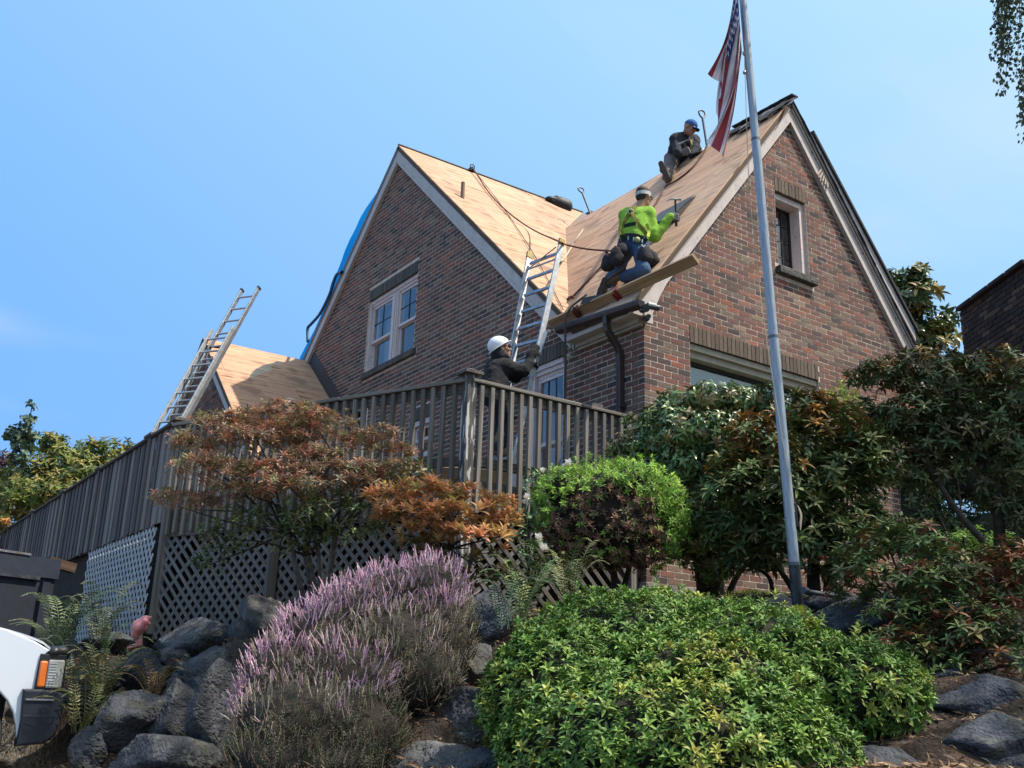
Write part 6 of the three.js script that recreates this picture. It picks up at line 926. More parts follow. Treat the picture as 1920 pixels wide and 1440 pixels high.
{ // rhododendrons round the flagpole
  reseed(271);
  const a = [[1425, 815, 62, 40, 8.3, 1, 1], [1372, 872, 46, 34, 8.2, 1, 1], [1450, 860, 70, 44, 8.1, 1, 1], [1435, 920, 115, 64, 8.0], [1480, 1000, 120, 60, 8.0], [1400, 985, 90, 60, 8.1], [1565, 900, 100, 70, 8.2], [1600, 1000, 110, 54, 8.1], [1555, 800, 72, 50, 8.4, 1, 1], [1620, 860, 80, 60, 8.3], [1520, 760, 50, 26, 8.5, 1, 1], [1500, 850, 60, 60, 8.3], [1400, 1050, 70, 28, 8.2, 0.5], [1560, 1050, 70, 36, 8.1, 0.6]], P = padsOf(a, 0.8), base = at(1528, 1135, 8.3);
  const t = shrub('rhododendron', 'large shaded rhododendron round the flagpole, its top touched with orange', 'shrub', base);
  [taper([base, at(1525, 1070, 8.3), at(1530, 980, 8.3)], 0.06, 0.04, 8), taper([at(1550, 1135, 8.3), at(1560, 1060, 8.3), at(1590, 980, 8.3)], 0.045, 0.03, 8), taper([at(1500, 1128, 8.3), at(1470, 1080, 8.2), at(1440, 1040, 8.2)], 0.03, 0.018, 7), taper([at(1452, 1125, 8.3), at(1440, 1080, 8.3), at(1400, 1060, 8.3)], 0.022, 0.012, 7)].forEach((g) => part(t, 'trunk', g, M.bark));
  P.forEach((p) => branches(t, at(1530, 1000, 8.3), [p.c], 0.02, M.bark, 'branch', 0.08));
  const [m, c] = scatter(P, 330, { lump: 0.35, out: 0.45, up: 0.8, jit: 0.4, size: [0.65, 1.15], color: (p, n, Q) => (Q.pal && rnd() < 0.6 ? tint(pick([[0.30, 0.16, 0.045], [0.24, 0.12, 0.05], [0.20, 0.15, 0.05]]), 0.25) : tint(pick([[0.075, 0.108, 0.036], [0.058, 0.088, 0.034], [0.10, 0.13, 0.042], [0.12, 0.115, 0.042]]), 0.3)) });
  instances(t, 'foliage', rosette(9, 0.10, 0.034, -0.1, 1.0, 0.35, 0.35, 0.02), LM.gloss, m, c);
}
{ // dark tall shrubs on the right
  reseed(281);
  const P = padsOf([[1650, 702, 60, 30, 9.0], [1718, 684, 62, 28, 9.0, 1, 1], [1780, 722, 84, 52, 8.9], [1860, 694, 76, 42, 8.8, 1, 1], [1700, 778, 86, 52, 8.8], [1850, 800, 86, 74, 8.6], [1765, 830, 78, 54, 8.7], [1885, 900, 56, 66, 8.5], [1650, 790, 56, 40, 8.9], [1910, 740, 50, 60, 8.6], [1720, 880, 70, 40, 8.7], [1910, 830, 40, 60, 8.5], [1930, 980, 40, 60, 8.4]], 0.8), base = at(1880, 1110, 8.5);
  const t = shrub('tall_shrub', 'tall dark olive shrub hiding the right end of the house', 'shrub', base);
  [taper([base, at(1874, 1000, 8.5), at(1868, 920, 8.5), at(1840, 820, 8.6)], 0.06, 0.035, 8), taper([at(1845, 1015, 8.2), at(1800, 965, 8.3), at(1730, 860, 8.6)], 0.03, 0.018, 7), taper([at(1870, 930, 8.5), at(1800, 800, 8.7), at(1700, 740, 8.9)], 0.035, 0.014, 7)].forEach((g) => part(t, 'trunk', g, M.bark));
  P.forEach((p) => branches(t, at(1850, 860, 8.6), [p.c], 0.018, M.bark, 'branch', 0.1));
  const [m, c] = scatter(P, 330, { lump: 0.4, out: 0.45, up: 0.7, jit: 0.5, size: [0.6, 1.1], color: (p, n, Q) => (Q.pal && rnd() < 0.35 ? tint([0.22, 0.13, 0.045], 0.3) : tint(pick([[0.066, 0.088, 0.034], [0.054, 0.076, 0.032], [0.092, 0.108, 0.04], [0.112, 0.088, 0.042]]), 0.3)) });
  instances(t, 'foliage', rosette(8, 0.095, 0.03, -0.2, 0.9, 0.35, 0.35, 0.02), LM.gloss, m, c);
}
for (const [lab, list, pal, base, sz] of [['patch of yellow-green leaves shining before the right corner of the wide window', [[1582, 750, 34, 30, 9.6], [1612, 796, 22, 22, 9.5], [1575, 790, 26, 20, 9.5], [1655, 815, 22, 22, 9.6]], [[0.24, 0.30, 0.04], [0.16, 0.22, 0.04], [0.30, 0.34, 0.06]], [1590, 1000, 9.6], 1], ['low light green plant glowing under the right-hand branches', [[1800, 1012, 70, 14, 9.4], [1860, 1002, 40, 16, 9.4], [1735, 905, 30, 18, 9.6], [1790, 845, 50, 34, 9.6]], [[0.10, 0.19, 0.04], [0.15, 0.26, 0.05], [0.07, 0.14, 0.035]], [1810, 1060, 9.4], 0.8]]) {
  reseed(291); const P = padsOf(list, 0.8), b = at(...base), t = shrub('leafy_plant', lab, 'plant', b); branches(t, b, P.map((p) => p.c), 0.014, M.bark, 'stem', 0.05);
  const [m, c] = scatter(P, 260, { lump: 0.3, out: 0.5, up: 0.6, jit: 0.6, size: [0.6 * sz, 1.1 * sz], color: palette(pal, 0.25) }); instances(t, 'foliage', rosette(7, 0.07, 0.026, -0.2, 0.9, 0.3, 0.3, 0.03), LM.thin, m, c);
}
{ // neighbour's hedge filling the gap at the right
  reseed(285);
  const P = padsOf([[1760, 760, 90, 70, 14], [1860, 760, 90, 60, 14], [1940, 740, 80, 70, 14], [1740, 880, 90, 90, 13.5], [1840, 880, 90, 90, 13.5], [1940, 880, 90, 90, 13.5], [1760, 1010, 90, 70, 13], [1860, 1010, 90, 70, 13], [1950, 1010, 90, 70, 13], [1790, 690, 60, 36, 14.5], [1700, 950, 60, 100, 13], [1740, 1095, 90, 50, 12.4], [1840, 1095, 90, 50, 12.4], [1930, 1100, 90, 50, 12.4], [2050, 800, 100, 120, 14], [2050, 980, 100, 120, 13]], 0.7), base = at(1850, 1110, 13), t = thing('hedge', 'dense dark hedge closing the gap behind the tall olive shrub', 'hedge', base);
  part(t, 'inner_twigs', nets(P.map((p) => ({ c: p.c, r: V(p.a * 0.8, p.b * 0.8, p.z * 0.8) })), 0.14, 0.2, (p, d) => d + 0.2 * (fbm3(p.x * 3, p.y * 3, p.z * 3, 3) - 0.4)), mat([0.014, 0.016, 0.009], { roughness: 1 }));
  const [m, c] = scatter(P, 200, { shell: 0.4, lump: 0.3, out: 0.7, up: 0.5, jit: 0.5, size: [0.6, 1.2], color: palette([[0.05, 0.075, 0.03], [0.04, 0.06, 0.028], [0.08, 0.10, 0.04]], 0.3) });
  instances(t, 'foliage', rosette(7, 0.1, 0.036, -0.3, 0.9, 0.3, 0.3, 0.03), LM.gloss, m, c);
}
{ // right foreground shrub
  reseed(301);
  const P = padsOf([[1655, 1000, 52, 26, 6.9], [1720, 1014, 66, 34, 6.8], [1640, 1072, 74, 44, 6.7], [1740, 1092, 84, 44, 6.5], [1830, 1064, 76, 44, 6.5], [1892, 1046, 46, 40, 6.4, 1, 1], [1700, 1150, 84, 38, 6.4], [1790, 1152, 76, 44, 6.3], [1875, 1126, 56, 38, 6.3, 1, 1], [1760, 1215, 62, 32, 6.2, 0.7], [1830, 1228, 56, 26, 6.1, 0.6], [1590, 1050, 40, 30, 6.9, 0.8], [1600, 1110, 50, 26, 6.8, 0.7], [1905, 1090, 40, 30, 6.3, 1, 1], [1690, 1205, 60, 34, 6.1, 0.8], [1830, 1180, 80, 40, 6.1], [1900, 1190, 50, 40, 6.0, 0.8], [1770, 1262, 60, 24, 5.9, 0.6], [1900, 1245, 50, 26, 5.8, 0.5], [1720, 1270, 34, 20, 5.8, 0.5]], 0.8), base = at(1800, 1270, 6.4);
  const t = shrub('azalea', 'loose shrub of olive and rust leaves above the boulders on the right', 'shrub', base);
  branches(t, base, P.map((p) => p.c), 0.02, M.bark, 'branch', 0.1);
  const [m, c] = scatter(P, 300, { lump: 0.4, out: 0.4, up: 0.9, jit: 0.35, size: [0.65, 1.15], color: (p, n, Q) => ((Q.pal ? rnd() < 0.65 : rnd() < 0.16) ? tint(pick([[0.20, 0.07, 0.04], [0.24, 0.11, 0.05]]), 0.25) : tint(pick([[0.095, 0.14, 0.045], [0.075, 0.115, 0.042], [0.125, 0.16, 0.05], [0.145, 0.13, 0.052]]), 0.3)) });
  instances(t, 'foliage', rosette(9, 0.082, 0.026, 0.0, 1.0, 0.35, 0.35, 0.015), LM.gloss, m, c);
  const b = thing('fallen_branch', 'bare crooked branch arching over the rocks at the right edge', 'branch', at(1800, 1222, 6.2)); part(b, 'limb', taper([at(1792, 1222, 6.2), at(1850, 1220, 6.1), at(1900, 1238, 6.0), at(1960, 1275, 5.9)], 0.012, 0.017, 7), M.barkPale);
}
{ // tree behind the house on the right
  reseed(311);
  const P = padsOf([[1700, 560, 62, 56, 19], [1690, 630, 62, 60, 19], [1755, 640, 44, 56, 19], [1735, 690, 62, 40, 19], [1660, 530, 40, 26, 19.5], [1785, 600, 14, 22, 19], [1720, 520, 30, 20, 19]], 0.9), base = at(1720, 1000, 19.5), t = thing('magnolia_tree', 'broad-leaved tree rising behind the right corner of the roof', 'tree', base);
  part(t, 'trunk', taper([base, at(1715, 800, 19.2), at(1705, 600, 19)], 0.25, 0.08, 8), M.bark); branches(t, at(1715, 760, 19.2), P.map((p) => p.c), 0.07, M.bark, 'branch', 0.08);
  const [m, c] = scatter(P, 62, { shell: 0.6, lump: 0.35, out: 0.6, up: 0.5, jit: 0.5, size: [0.7, 1.2], color: palette([[0.06, 0.09, 0.03], [0.085, 0.12, 0.04], [0.14, 0.15, 0.05], [0.20, 0.15, 0.05], [0.045, 0.07, 0.035]], 0.3) });
  instances(t, 'crown', rosette(8, 0.2, 0.085, -0.3, 0.9, 0.3, 0.3, 0.05), leafM({ roughness: 0.35 }), m, c);
}
{ // trees beyond the fence
  reseed(321);
  const P = padsOf([[60, 902, 66, 52, 23], [130, 872, 66, 46, 23], [188, 856, 50, 34, 23.5], [232, 845, 26, 18, 24], [110, 930, 100, 40, 22], [20, 955, 40, 40, 22], [95, 835, 34, 22, 23.5], [170, 905, 60, 34, 22.5]], 0.9), base = at(110, 1080, 23), t = thing('bushy_tree', 'rounded yellow-green tree top showing over the board fence', 'tree', base);
  part(t, 'trunk', taper([base, at(112, 1000, 23), at(110, 900, 23)], 0.2, 0.09, 8), M.bark); branches(t, at(112, 980, 23), P.map((p) => p.c), 0.06, M.bark, 'branch', 0.08);
  const [m, c] = scatter(P, 95, { shell: 0.6, lump: 0.35, out: 0.7, up: 0.5, jit: 0.5, size: [0.7, 1.2], color: palette([[0.14, 0.17, 0.035], [0.10, 0.135, 0.035], [0.19, 0.19, 0.05], [0.22, 0.17, 0.05], [0.06, 0.09, 0.035]], 0.3) });
  instances(t, 'crown', rosette(7, 0.17, 0.07, -0.3, 0.9, 0.3, 0.35, 0.05), LM.thin, m, c);
  const Q = padsOf([[44, 838, 20, 40, 22.5], [38, 815, 28, 12, 22.5], [52, 790, 14, 26, 22.5, 0.7], [56, 765, 9, 18, 22.5, 0.5], [22, 817, 14, 6, 22.5, 0.6], [42, 900, 18, 30, 22.5]], 0.9), vb = at(42, 1080, 22.5), v = thing('climbing_vine', 'thin dark green spire of vine standing above the yellow-green tree', 'vine', vb);
  part(v, 'stem', merge([taper([vb, at(44, 900, 22.5), at(52, 810, 22.5), at(60, 762, 22.5)], 0.05, 0.01, 6), taper([at(44, 870, 22.5), at(30, 825, 22.5), at(14, 812, 22.5)], 0.02, 0.006, 5)]), M.bark);
  const [m2, c2] = scatter(Q, 130, { lump: 0.4, out: 0.6, up: 0.2, jit: 0.6, size: [0.7, 1.2], color: palette([[0.05, 0.085, 0.05], [0.04, 0.07, 0.04], [0.075, 0.11, 0.05]], 0.3) }); instances(v, 'foliage', rosette(5, 0.12, 0.08, -0.3, 0.6, 0.2, 0.3, 0.06), LM.matte, m2, c2);
  const R = padsOf([[10, 868, 18, 22, 27], [24, 862, 10, 12, 27], [-20, 880, 30, 40, 27]], 0.9), pb = at(0, 1050, 27), w = thing('plum_tree', 'dark purple-leaved tree at the left edge beyond the fence', 'tree', pb);
  part(w, 'trunk', taper([pb, at(2, 950, 27), at(6, 880, 27)], 0.14, 0.06, 7), M.bark); const [m3, c3] = scatter(R, 110, { lump: 0.4, out: 0.6, up: 0.4, jit: 0.6, color: palette([[0.05, 0.022, 0.035], [0.07, 0.03, 0.04], [0.035, 0.02, 0.03]], 0.3) }); instances(w, 'crown', rosette(6, 0.13, 0.06, -0.3, 0.8, 0.3, 0.3, 0.05), LM.matte, m3, c3);
  const O = padsOf([[4, 985, 14, 14, 20]], 0.9), ob = at(4, 1060, 20), o = thing('garden_shrub', 'tuft of orange and green leaves at the left edge above the fence end', 'shrub', ob); branches(o, ob, [O[0].c], 0.02, M.bark, 'stem', 0.05); const [m4, c4] = scatter(O, 260, { out: 0.5, up: 0.6, color: palette([[0.12, 0.17, 0.04], [0.30, 0.14, 0.04]], 0.3) }); instances(o, 'foliage', rosette(6, 0.11, 0.05, -0.2, 0.8, 0.3, 0.3, 0.04), LM.thin, m4, c4);
}
{ // weeping birch: its crown stands over the right of the rockery, only some hanging twigs reach into view
  reseed(331);
  const base = V(6.2, -3.6, 7.2), t = thing('weeping_birch', 'weeping birch whose hanging twigs dip into the upper right corner', 'tree', base);
  const cl = (p, T) => p.clone().addScaledVector(SUN_DIR, T), C = [];
  for (const [x, y, d, T, r, w] of [[1700, 900, 7.4, 7.5, 1.25, 0.6], [1560, 960, 7.8, 7.5, 1.1, 0.5], [1850, 860, 8.2, 7, 1.3, 0.6], [1850, 1100, 6.4, 8, 1.2, 0.6], [1720, 1120, 6.4, 8.2, 1.1, 0.6], [1600, 1260, 5.2, 8.8, 0.8, 0.3], [1850, 1350, 5.2, 8.6, 1.1, 0.8], [1450, 1050, 8.0, 7.8, 0.75, 0.7], [640, 1400, 5.3, 9.8, 0.8, 0.7], [360, 1300, 7.8, 9.4, 1.1, 0.75], [220, 1290, 8.2, 9.4, 0.9, 0.65], [300, 1420, 6.8, 9.8, 0.9, 0.7]]) C.push({ c: cl(at(x, y, d), T), a: r, b: r * 0.75, z: r, w, pal: 0 });
  const top = V(5.2, 4.6, 6.6); part(t, 'trunk', taper([base, V(6.1, -1, 7.1), V(5.8, 2, 6.9), top], 0.2, 0.08, 9), M.barkPale);
  branches(t, V(5.7, 2.4, 6.85), C.map((p) => p.c), 0.06, M.bark, 'limb', 0.06);
  const col = palette([[0.06, 0.085, 0.03], [0.05, 0.07, 0.035], [0.085, 0.11, 0.04]], 0.3), leafG = sprig(9, 0.05, 0.032, 0.28);
  const [m, c] = scatter(C, 70, { lump: 0.4, out: 0.3, up: -0.8, jit: 0.4, size: [0.8, 1.3], color: col });
  instances(t, 'crown', leafG, LM.matte, m, c);
  const tw = [], ms = [], cs = [], q = new THREE.Quaternion();
  for (const [x, y0, y1, d, den] of [[1874, -60, 150, 10, 1], [1866, -60, 108, 10, 0.8], [1881, -60, 176, 10.1, 1], [1893, -60, 120, 10.2, 0.8], [1905, -60, 150, 10, 0.8], [1888, -60, 40, 10, 1], [1912, -60, 60, 10.1, 1], [1920, 60, 262, 10, 1], [1926, 40, 240, 10.1, 1], [1900, -60, 30, 10.2, 1], [1878, -60, 80, 9.9, 1], [1870, -60, 60, 10, 1], [1915, 100, 225, 10, 0.7]]) {
    const a = at(x + 6, y0, d), b = at(x, y1, d), n = Math.round((y1 - y0) * 0.75 * den); tw.push(taper([a, a.clone().lerp(b, 0.5).add(V(rr(-0.04, 0.04), 0, rr(-0.04, 0.04))), b], 0.006, 0.002, 4, 8));
    for (let i = 0; i < n; i++) { const s = rr(0.05, 1), p = a.clone().lerp(b, s).add(V(rr(-0.05, 0.05), rr(-0.03, 0.03), rr(-0.05, 0.05))), dir = V(rr(-1, 1), rr(-2, -0.2), rr(-1, 1)).normalize(); q.setFromUnitVectors(U_, dir); const k = rr(0.7, 1.25); ms.push(new THREE.Matrix4().compose(p, q, V(k, k, k))); cs.push(tint(pick([[0.055, 0.075, 0.04], [0.04, 0.055, 0.04], [0.075, 0.10, 0.045]]), 0.3)); }
  }
  part(t, 'hanging_twigs', merge(tw), M.bark); instances(t, 'hanging_leaves', mergeGeometries([leafStrip(0.045, 0.034, V(0, 1, 0), V(0, 0, 1), V(1, 0, 0), 0.2, 0.3, V(0, 0, 0), 2)]), LM.matte, ms, cs);
}
// ferns: each frond a part
function fernFrond(root, dir, L, lift, m, w = 0.075) {
  const out = [], side = dir.clone().cross(U_).normalize(), pts = []; for (let i = 0; i <= 6; i++) { const s = i / 6; pts.push(root.clone().addScaledVector(dir, L * s * (0.55 + 0.25 * s)).addScaledVector(U_, L * lift * Math.sin(s * 2.0) * 0.75)); }
  const c = new THREE.CatmullRomCurve3(pts); out.push(new THREE.TubeGeometry(c, 10, 0.0028, 4)); const n = 24;
  for (let i = 2; i < n; i++) { const s = i / n, p = c.getPoint(s), tg = c.getTangent(s), up = side.clone().cross(tg).normalize(), len = w * L * 1.7 * Math.sin(Math.PI * Math.pow(s, 0.7)) + 0.008; for (const k of [-1, 1]) { const d = side.clone().multiplyScalar(k).addScaledVector(tg, 0.45).addScaledVector(up, rr(-0.1, 0.25)).normalize(); out.push(leafStrip(len, L * 0.026, d, up, tg, 0.1, 0.2, p, 2)); } }
  return merge(out);
}
function fern(label, x, y, d, n, L, cols, spread = 1) {
  const o = at(x, y, d), t = thing('fern', label, 'fern', o), m = cols.map((c) => mat(c, { roughness: 0.6 }));
  for (let i = 0; i < n; i++) { const a = i * 2.39996 + rr(-0.3, 0.3), e = rr(0.5, 1); part(t, 'frond', fernFrond(o.clone().add(V(rr(-0.05, 0.05), 0, rr(-0.05, 0.05))), V(Math.cos(a) * spread, 0, Math.sin(a) * spread), L * rr(0.75, 1.1), rr(0.7, 1.5) * (1.2 - 0.3 * e), pick(m)), pick(m)); }
  return t;
}
reseed(341);
fern('fern with pale upright fronds behind the white car bonnet', 110, 1232, 8.6, 17, 0.62, [[0.10, 0.14, 0.05], [0.13, 0.15, 0.06], [0.07, 0.10, 0.045]]);
fern('fern leaning against the pale lattice beside the dark container', 178, 1205, 9.2, 11, 0.5, [[0.075, 0.10, 0.045], [0.10, 0.11, 0.05]]);
fern('olive fern in front of the car headlight', 185, 1320, 7.6, 18, 0.5, [[0.10, 0.11, 0.03], [0.075, 0.09, 0.03], [0.13, 0.12, 0.04]]);
fern('low yellowish fern beside the car bumper', 150, 1375, 7.3, 14, 0.4, [[0.09, 0.10, 0.028], [0.12, 0.11, 0.035]]);
fern('blue-green fern just right of the car headlight', 128, 1290, 7.8, 9, 0.36, [[0.13, 0.17, 0.12], [0.10, 0.14, 0.09]]);
fern('small rusty fern on the rocks between car and heather', 285, 1308, 7.6, 12, 0.34, [[0.14, 0.075, 0.03], [0.10, 0.085, 0.03], [0.17, 0.09, 0.035]]);
fern('small green fern behind the flamingo', 200, 1222, 9.1, 10, 0.36, [[0.075, 0.11, 0.04], [0.06, 0.09, 0.035]]);
fern('bright upright fern between the orange shrub and the green mound', 985, 1165, 6.7, 15, 0.5, [[0.13, 0.19, 0.06], [0.10, 0.16, 0.05], [0.17, 0.20, 0.05]]);
fern('second upright fern beside the round shrub trunk', 1065, 1125, 7.0, 12, 0.42, [[0.12, 0.16, 0.05], [0.15, 0.15, 0.045]]);
fern('blue-green fern frond reaching left over the dark rock', 940, 1180, 6.5, 6, 0.36, [[0.09, 0.15, 0.08]]);
{ // grass on the strip of lawn, litter on the bare soil
  reseed(351);
  const t = structure('lawn', (() => { const g = new THREE.PlaneGeometry(5.6, 1.3, 60, 16).rotateX(-Math.PI / 2).translate(2.6, 0, 1.0), p = g.attributes.position; for (let i = 0; i < p.count; i++) p.setY(i, groundY(p.getX(i), p.getZ(i)) + 0.012); g.computeVertexNormals(); return uvBox(g); })(), mat([0.14, 0.17, 0.045], { map: soilMap, roughness: 0.95 }), 'narrow strip of lawn in front of the house');
  const g = thing('grass', 'short sunlit grass on the strip of lawn behind the flagpole', 'grass', V(2.6, -3, 1)); g.userData.kind = 'stuff'; const ms = [], cs = [], q = new THREE.Quaternion();
  for (let i = 0; i < 9000; i++) { const x = rr(-0.2, 5.3), z = rr(0.4, 1.6), p = V(x, groundY(x, z) + 0.01, z); q.setFromUnitVectors(U_, V(rr(-0.5, 0.5), 1, rr(-0.5, 0.5)).normalize()); const k = rr(0.6, 1.3); ms.push(new THREE.Matrix4().compose(p, q, V(k, k, k))); cs.push(tint(pick([[0.15, 0.20, 0.045], [0.19, 0.21, 0.06], [0.11, 0.16, 0.04]]), 0.25)); }
  instances(g, 'blades', mergeGeometries([0, 1, 2].map((i) => leafStrip(0.055, 0.006, V(0.25 * Math.cos(i * 2.1), 1, 0.25 * Math.sin(i * 2.1)).normalize(), V(Math.cos(i * 2.1), 0, Math.sin(i * 2.1)), V(-Math.sin(i * 2.1), 0, Math.cos(i * 2.1)), 0.1, 0.3, V(0, 0, 0), 2))), LM.thin, ms, cs);
  const l = thing('leaf_litter', 'dry needles and fallen leaves on the soil between the boulders', 'leaf litter', V(-3, -4.5, 4)); l.userData.kind = 'stuff'; const lm = [], lc = [];
  const dry = (n, x0, x1, z0, z1) => { for (let i = 0; i < n; i++) { const x = rr(x0, x1), z = rr(z0, z1), p = V(x, groundY(x, z) + 0.008, z); q.setFromUnitVectors(U_, V(rr(-1, 1), rr(-0.15, 0.4), rr(-1, 1)).normalize()); const k = rr(0.5, 1.3); lm.push(new THREE.Matrix4().compose(p, q, V(k, k, k))); lc.push(tint(pick([[0.20, 0.11, 0.05], [0.15, 0.085, 0.045], [0.26, 0.17, 0.09], [0.10, 0.06, 0.035]]), 0.3)); } };
  dry(19000, -6.5, 1.5, 1.5, 5.6); dry(2500, -6, -3, -3, 1.5); instances(l, 'litter', leafStrip(0.05, 0.012, V(0, 1, 0), V(0, 0, 1), V(1, 0, 0), 0.3, 0.3, V(0, 0, 0), 2), LM.matte, lm, lc);
}
// ------------------------------------------------------------------ flagpole and flag
{
  const P0 = at(1502, 1200, 7.0), P1 = at(1393, 0, 8.32), dir = P1.clone().sub(P0).normalize(), L = P1.distanceTo(P0), top = P1.clone().addScaledVector(dir, 1.0), Q = (y) => { let a = 0, b = L + 1; for (let i = 0; i < 40; i++) { const m = (a + b) / 2; toPx(P0.clone().addScaledVector(dir, m))[1] > y ? (a = m) : (b = m); } return P0.clone().addScaledVector(dir, a); };
  const t = thing('flagpole', 'tall slightly leaning silver flagpole standing in the rockery', 'flagpole', P0), white = mat([0.42, 0.46, 0.52], { metalness: 0.35, roughness: 0.36, map: grainMap });
  const secs = [[1057, 632, 0.0385, 0.0375], [632, 262, 0.0355, 0.0345], [262, -150, 0.032, 0.030]];
  part(t, 'base_tube', rod(P0, Q(1057), 0.0415, 0.041, 20), mat([0.09, 0.105, 0.125], { metalness: 0.5, roughness: 0.5, map: rockMap }));
  for (const [a, b, r0, r1] of secs) part(t, 'pole_section', rod(Q(a), Q(b), r0, r1, 24), white);
  for (const [y, r] of [[1057, 0.0425], [632, 0.0388], [262, 0.0352]]) part(t, 'collar', rod(Q(y).addScaledVector(dir, -0.012), Q(y).addScaledVector(dir, 0.012), r, r, 24), mat([0.12, 0.13, 0.15], { metalness: 0.5, roughness: 0.5 }));
  const rt = RIGHT.clone(), c = Q(965).addScaledVector(rt, 0.04).addScaledVector(FWD, -0.01);
  part(t, 'cleat', merge([bar(c.clone().addScaledVector(dir, -0.09), c.clone().addScaledVector(dir, 0.09), 0.028, 0.024, rt, 0.008), bar(c.clone(), c.clone().addScaledVector(rt, -0.03), 0.03, 0.03)]), M.black); part(t, 'cleat_rope', merge([0, 1, 2].map((i) => tube([c.clone().addScaledVector(dir, 0.07).addScaledVector(rt, 0.02), c.clone().addScaledVector(rt, 0.035 + i * 0.004), c.clone().addScaledVector(dir, -0.07 - i * 0.02).addScaledVector(rt, 0.024)], 0.005, 5))), M.ropePale);
  part(t, 'stay_arm', merge([rod(at(1508, 1108, 6.95), at(1590, 1122, 7.2), 0.017, 0.017, 8), rod(at(1506, 1107, 6.95), at(1514, 1109, 6.97), 0.026, 0.026, 10)]), mat([0.05, 0.06, 0.075], { roughness: 0.5 }));
  part(t, 'halyard', merge([tube([at(1396, 100, 8.2), at(1397, 140, 8.2), at(1405, 352, 7.9), at(1420, 500, 7.7), at(1428, 570, 7.6), at(1447, 700, 7.45), at(1490, 960, 7.15)], 0.0035, 4, 40), new THREE.TorusGeometry(0.02, 0.0045, 5, 14).scale(1.5, 0.7, 1).translate(...at(1403, 352, 7.88).toArray())]), M.ropePale);
  // the flag: stars and stripes hanging limp
  const cv = document.createElement('canvas'); cv.width = 760; cv.height = 400; const x = cv.getContext('2d');
  for (let i = 0; i < 13; i++) { x.fillStyle = i % 2 ? '#d9d3d6' : '#9a3340'; x.fillRect(0, i * 400 / 13, 760, 400 / 13 + 1); }
  x.fillStyle = '#2c3f78'; x.fillRect(0, 0, 304, 400 * 7 / 13); x.fillStyle = '#e4e2ea';
  for (let r = 0; r < 9; r++) for (let k = 0; k < (r % 2 ? 5 : 6); k++) { const cx = 304 * ((r % 2 ? 2 : 1) + 2 * k) / 12, cy = 400 * 7 / 13 * (r + 1) / 10; x.beginPath(); for (let i = 0; i < 10; i++) { const a = -Math.PI / 2 + i * Math.PI / 5, R = i % 2 ? 5.4 : 13.5; x[i ? 'lineTo' : 'moveTo'](cx + R * Math.cos(a), cy + R * Math.sin(a)); } x.closePath(); x.fill(); }
  const ft = new THREE.CanvasTexture(cv); ft.colorSpace = THREE.SRGBColorSpace;
  const f = thing('flag', 'faded flag with stars and red stripes hanging limp from the pole', 'flag', Q(60));
  const D = 8.22, end = [[1331, 138, 0], [1345, 152, 0.05], [1349, 185, -0.05], [1346, 215, 0.06], [1338, 245, -0.04], [1329, 268, 0.06], [1345, 286, -0.03], [1360, 298, 0.03]], H0 = [1388, -38], H1 = [1397, 98];
  const g = new THREE.PlaneGeometry(1, 1, 60, 90), p = g.attributes.position;
  for (let i = 0; i < p.count; i++) {
    const u = p.getX(i) + 0.5, v = 0.5 - p.getY(i), s = v * 7, k = Math.min(6, Math.floor(s)), w = s - k, e = end[k].map((a, j) => lerp(a, end[k + 1][j], w * w * (3 - 2 * w)));
    const hx = lerp(H0[0], H1[0], v) - 6, hy = lerp(H0[1], H1[1], v), sag = Math.sin(Math.PI * u);
    const X = lerp(hx, e[0], Math.pow(u, 0.9)) + sag * (10 * Math.sin(v * 9.2 + 1.2) - 2) + u * 5 * Math.sin(v * 19 + u * 4) + 12 * sag * v, Y = lerp(hy, e[1], u) + 14 * sag * Math.sin(v * 9 + 2) * u;
    const dz = e[2] + u * 0.10 * Math.sin(v * 21 + u * 2.5) + 0.045 * sag * Math.sin(v * 37 + u * 5), q = at(X, Y, D - dz); p.setXYZ(i, q.x, q.y, q.z);
  }
  g.computeVertexNormals(); part(f, 'cloth', g, phys([1, 1, 1], { map: ft, roughness: 0.85, transmission: 0.28, thickness: 0 })); part(f, 'clip', merge([ball(at(1396, 100, 8.2), 0.018, 0.022, 0.018), ball(at(1396, 136, 8.2), 0.014, 0.02, 0.014)]), M.steel);
}
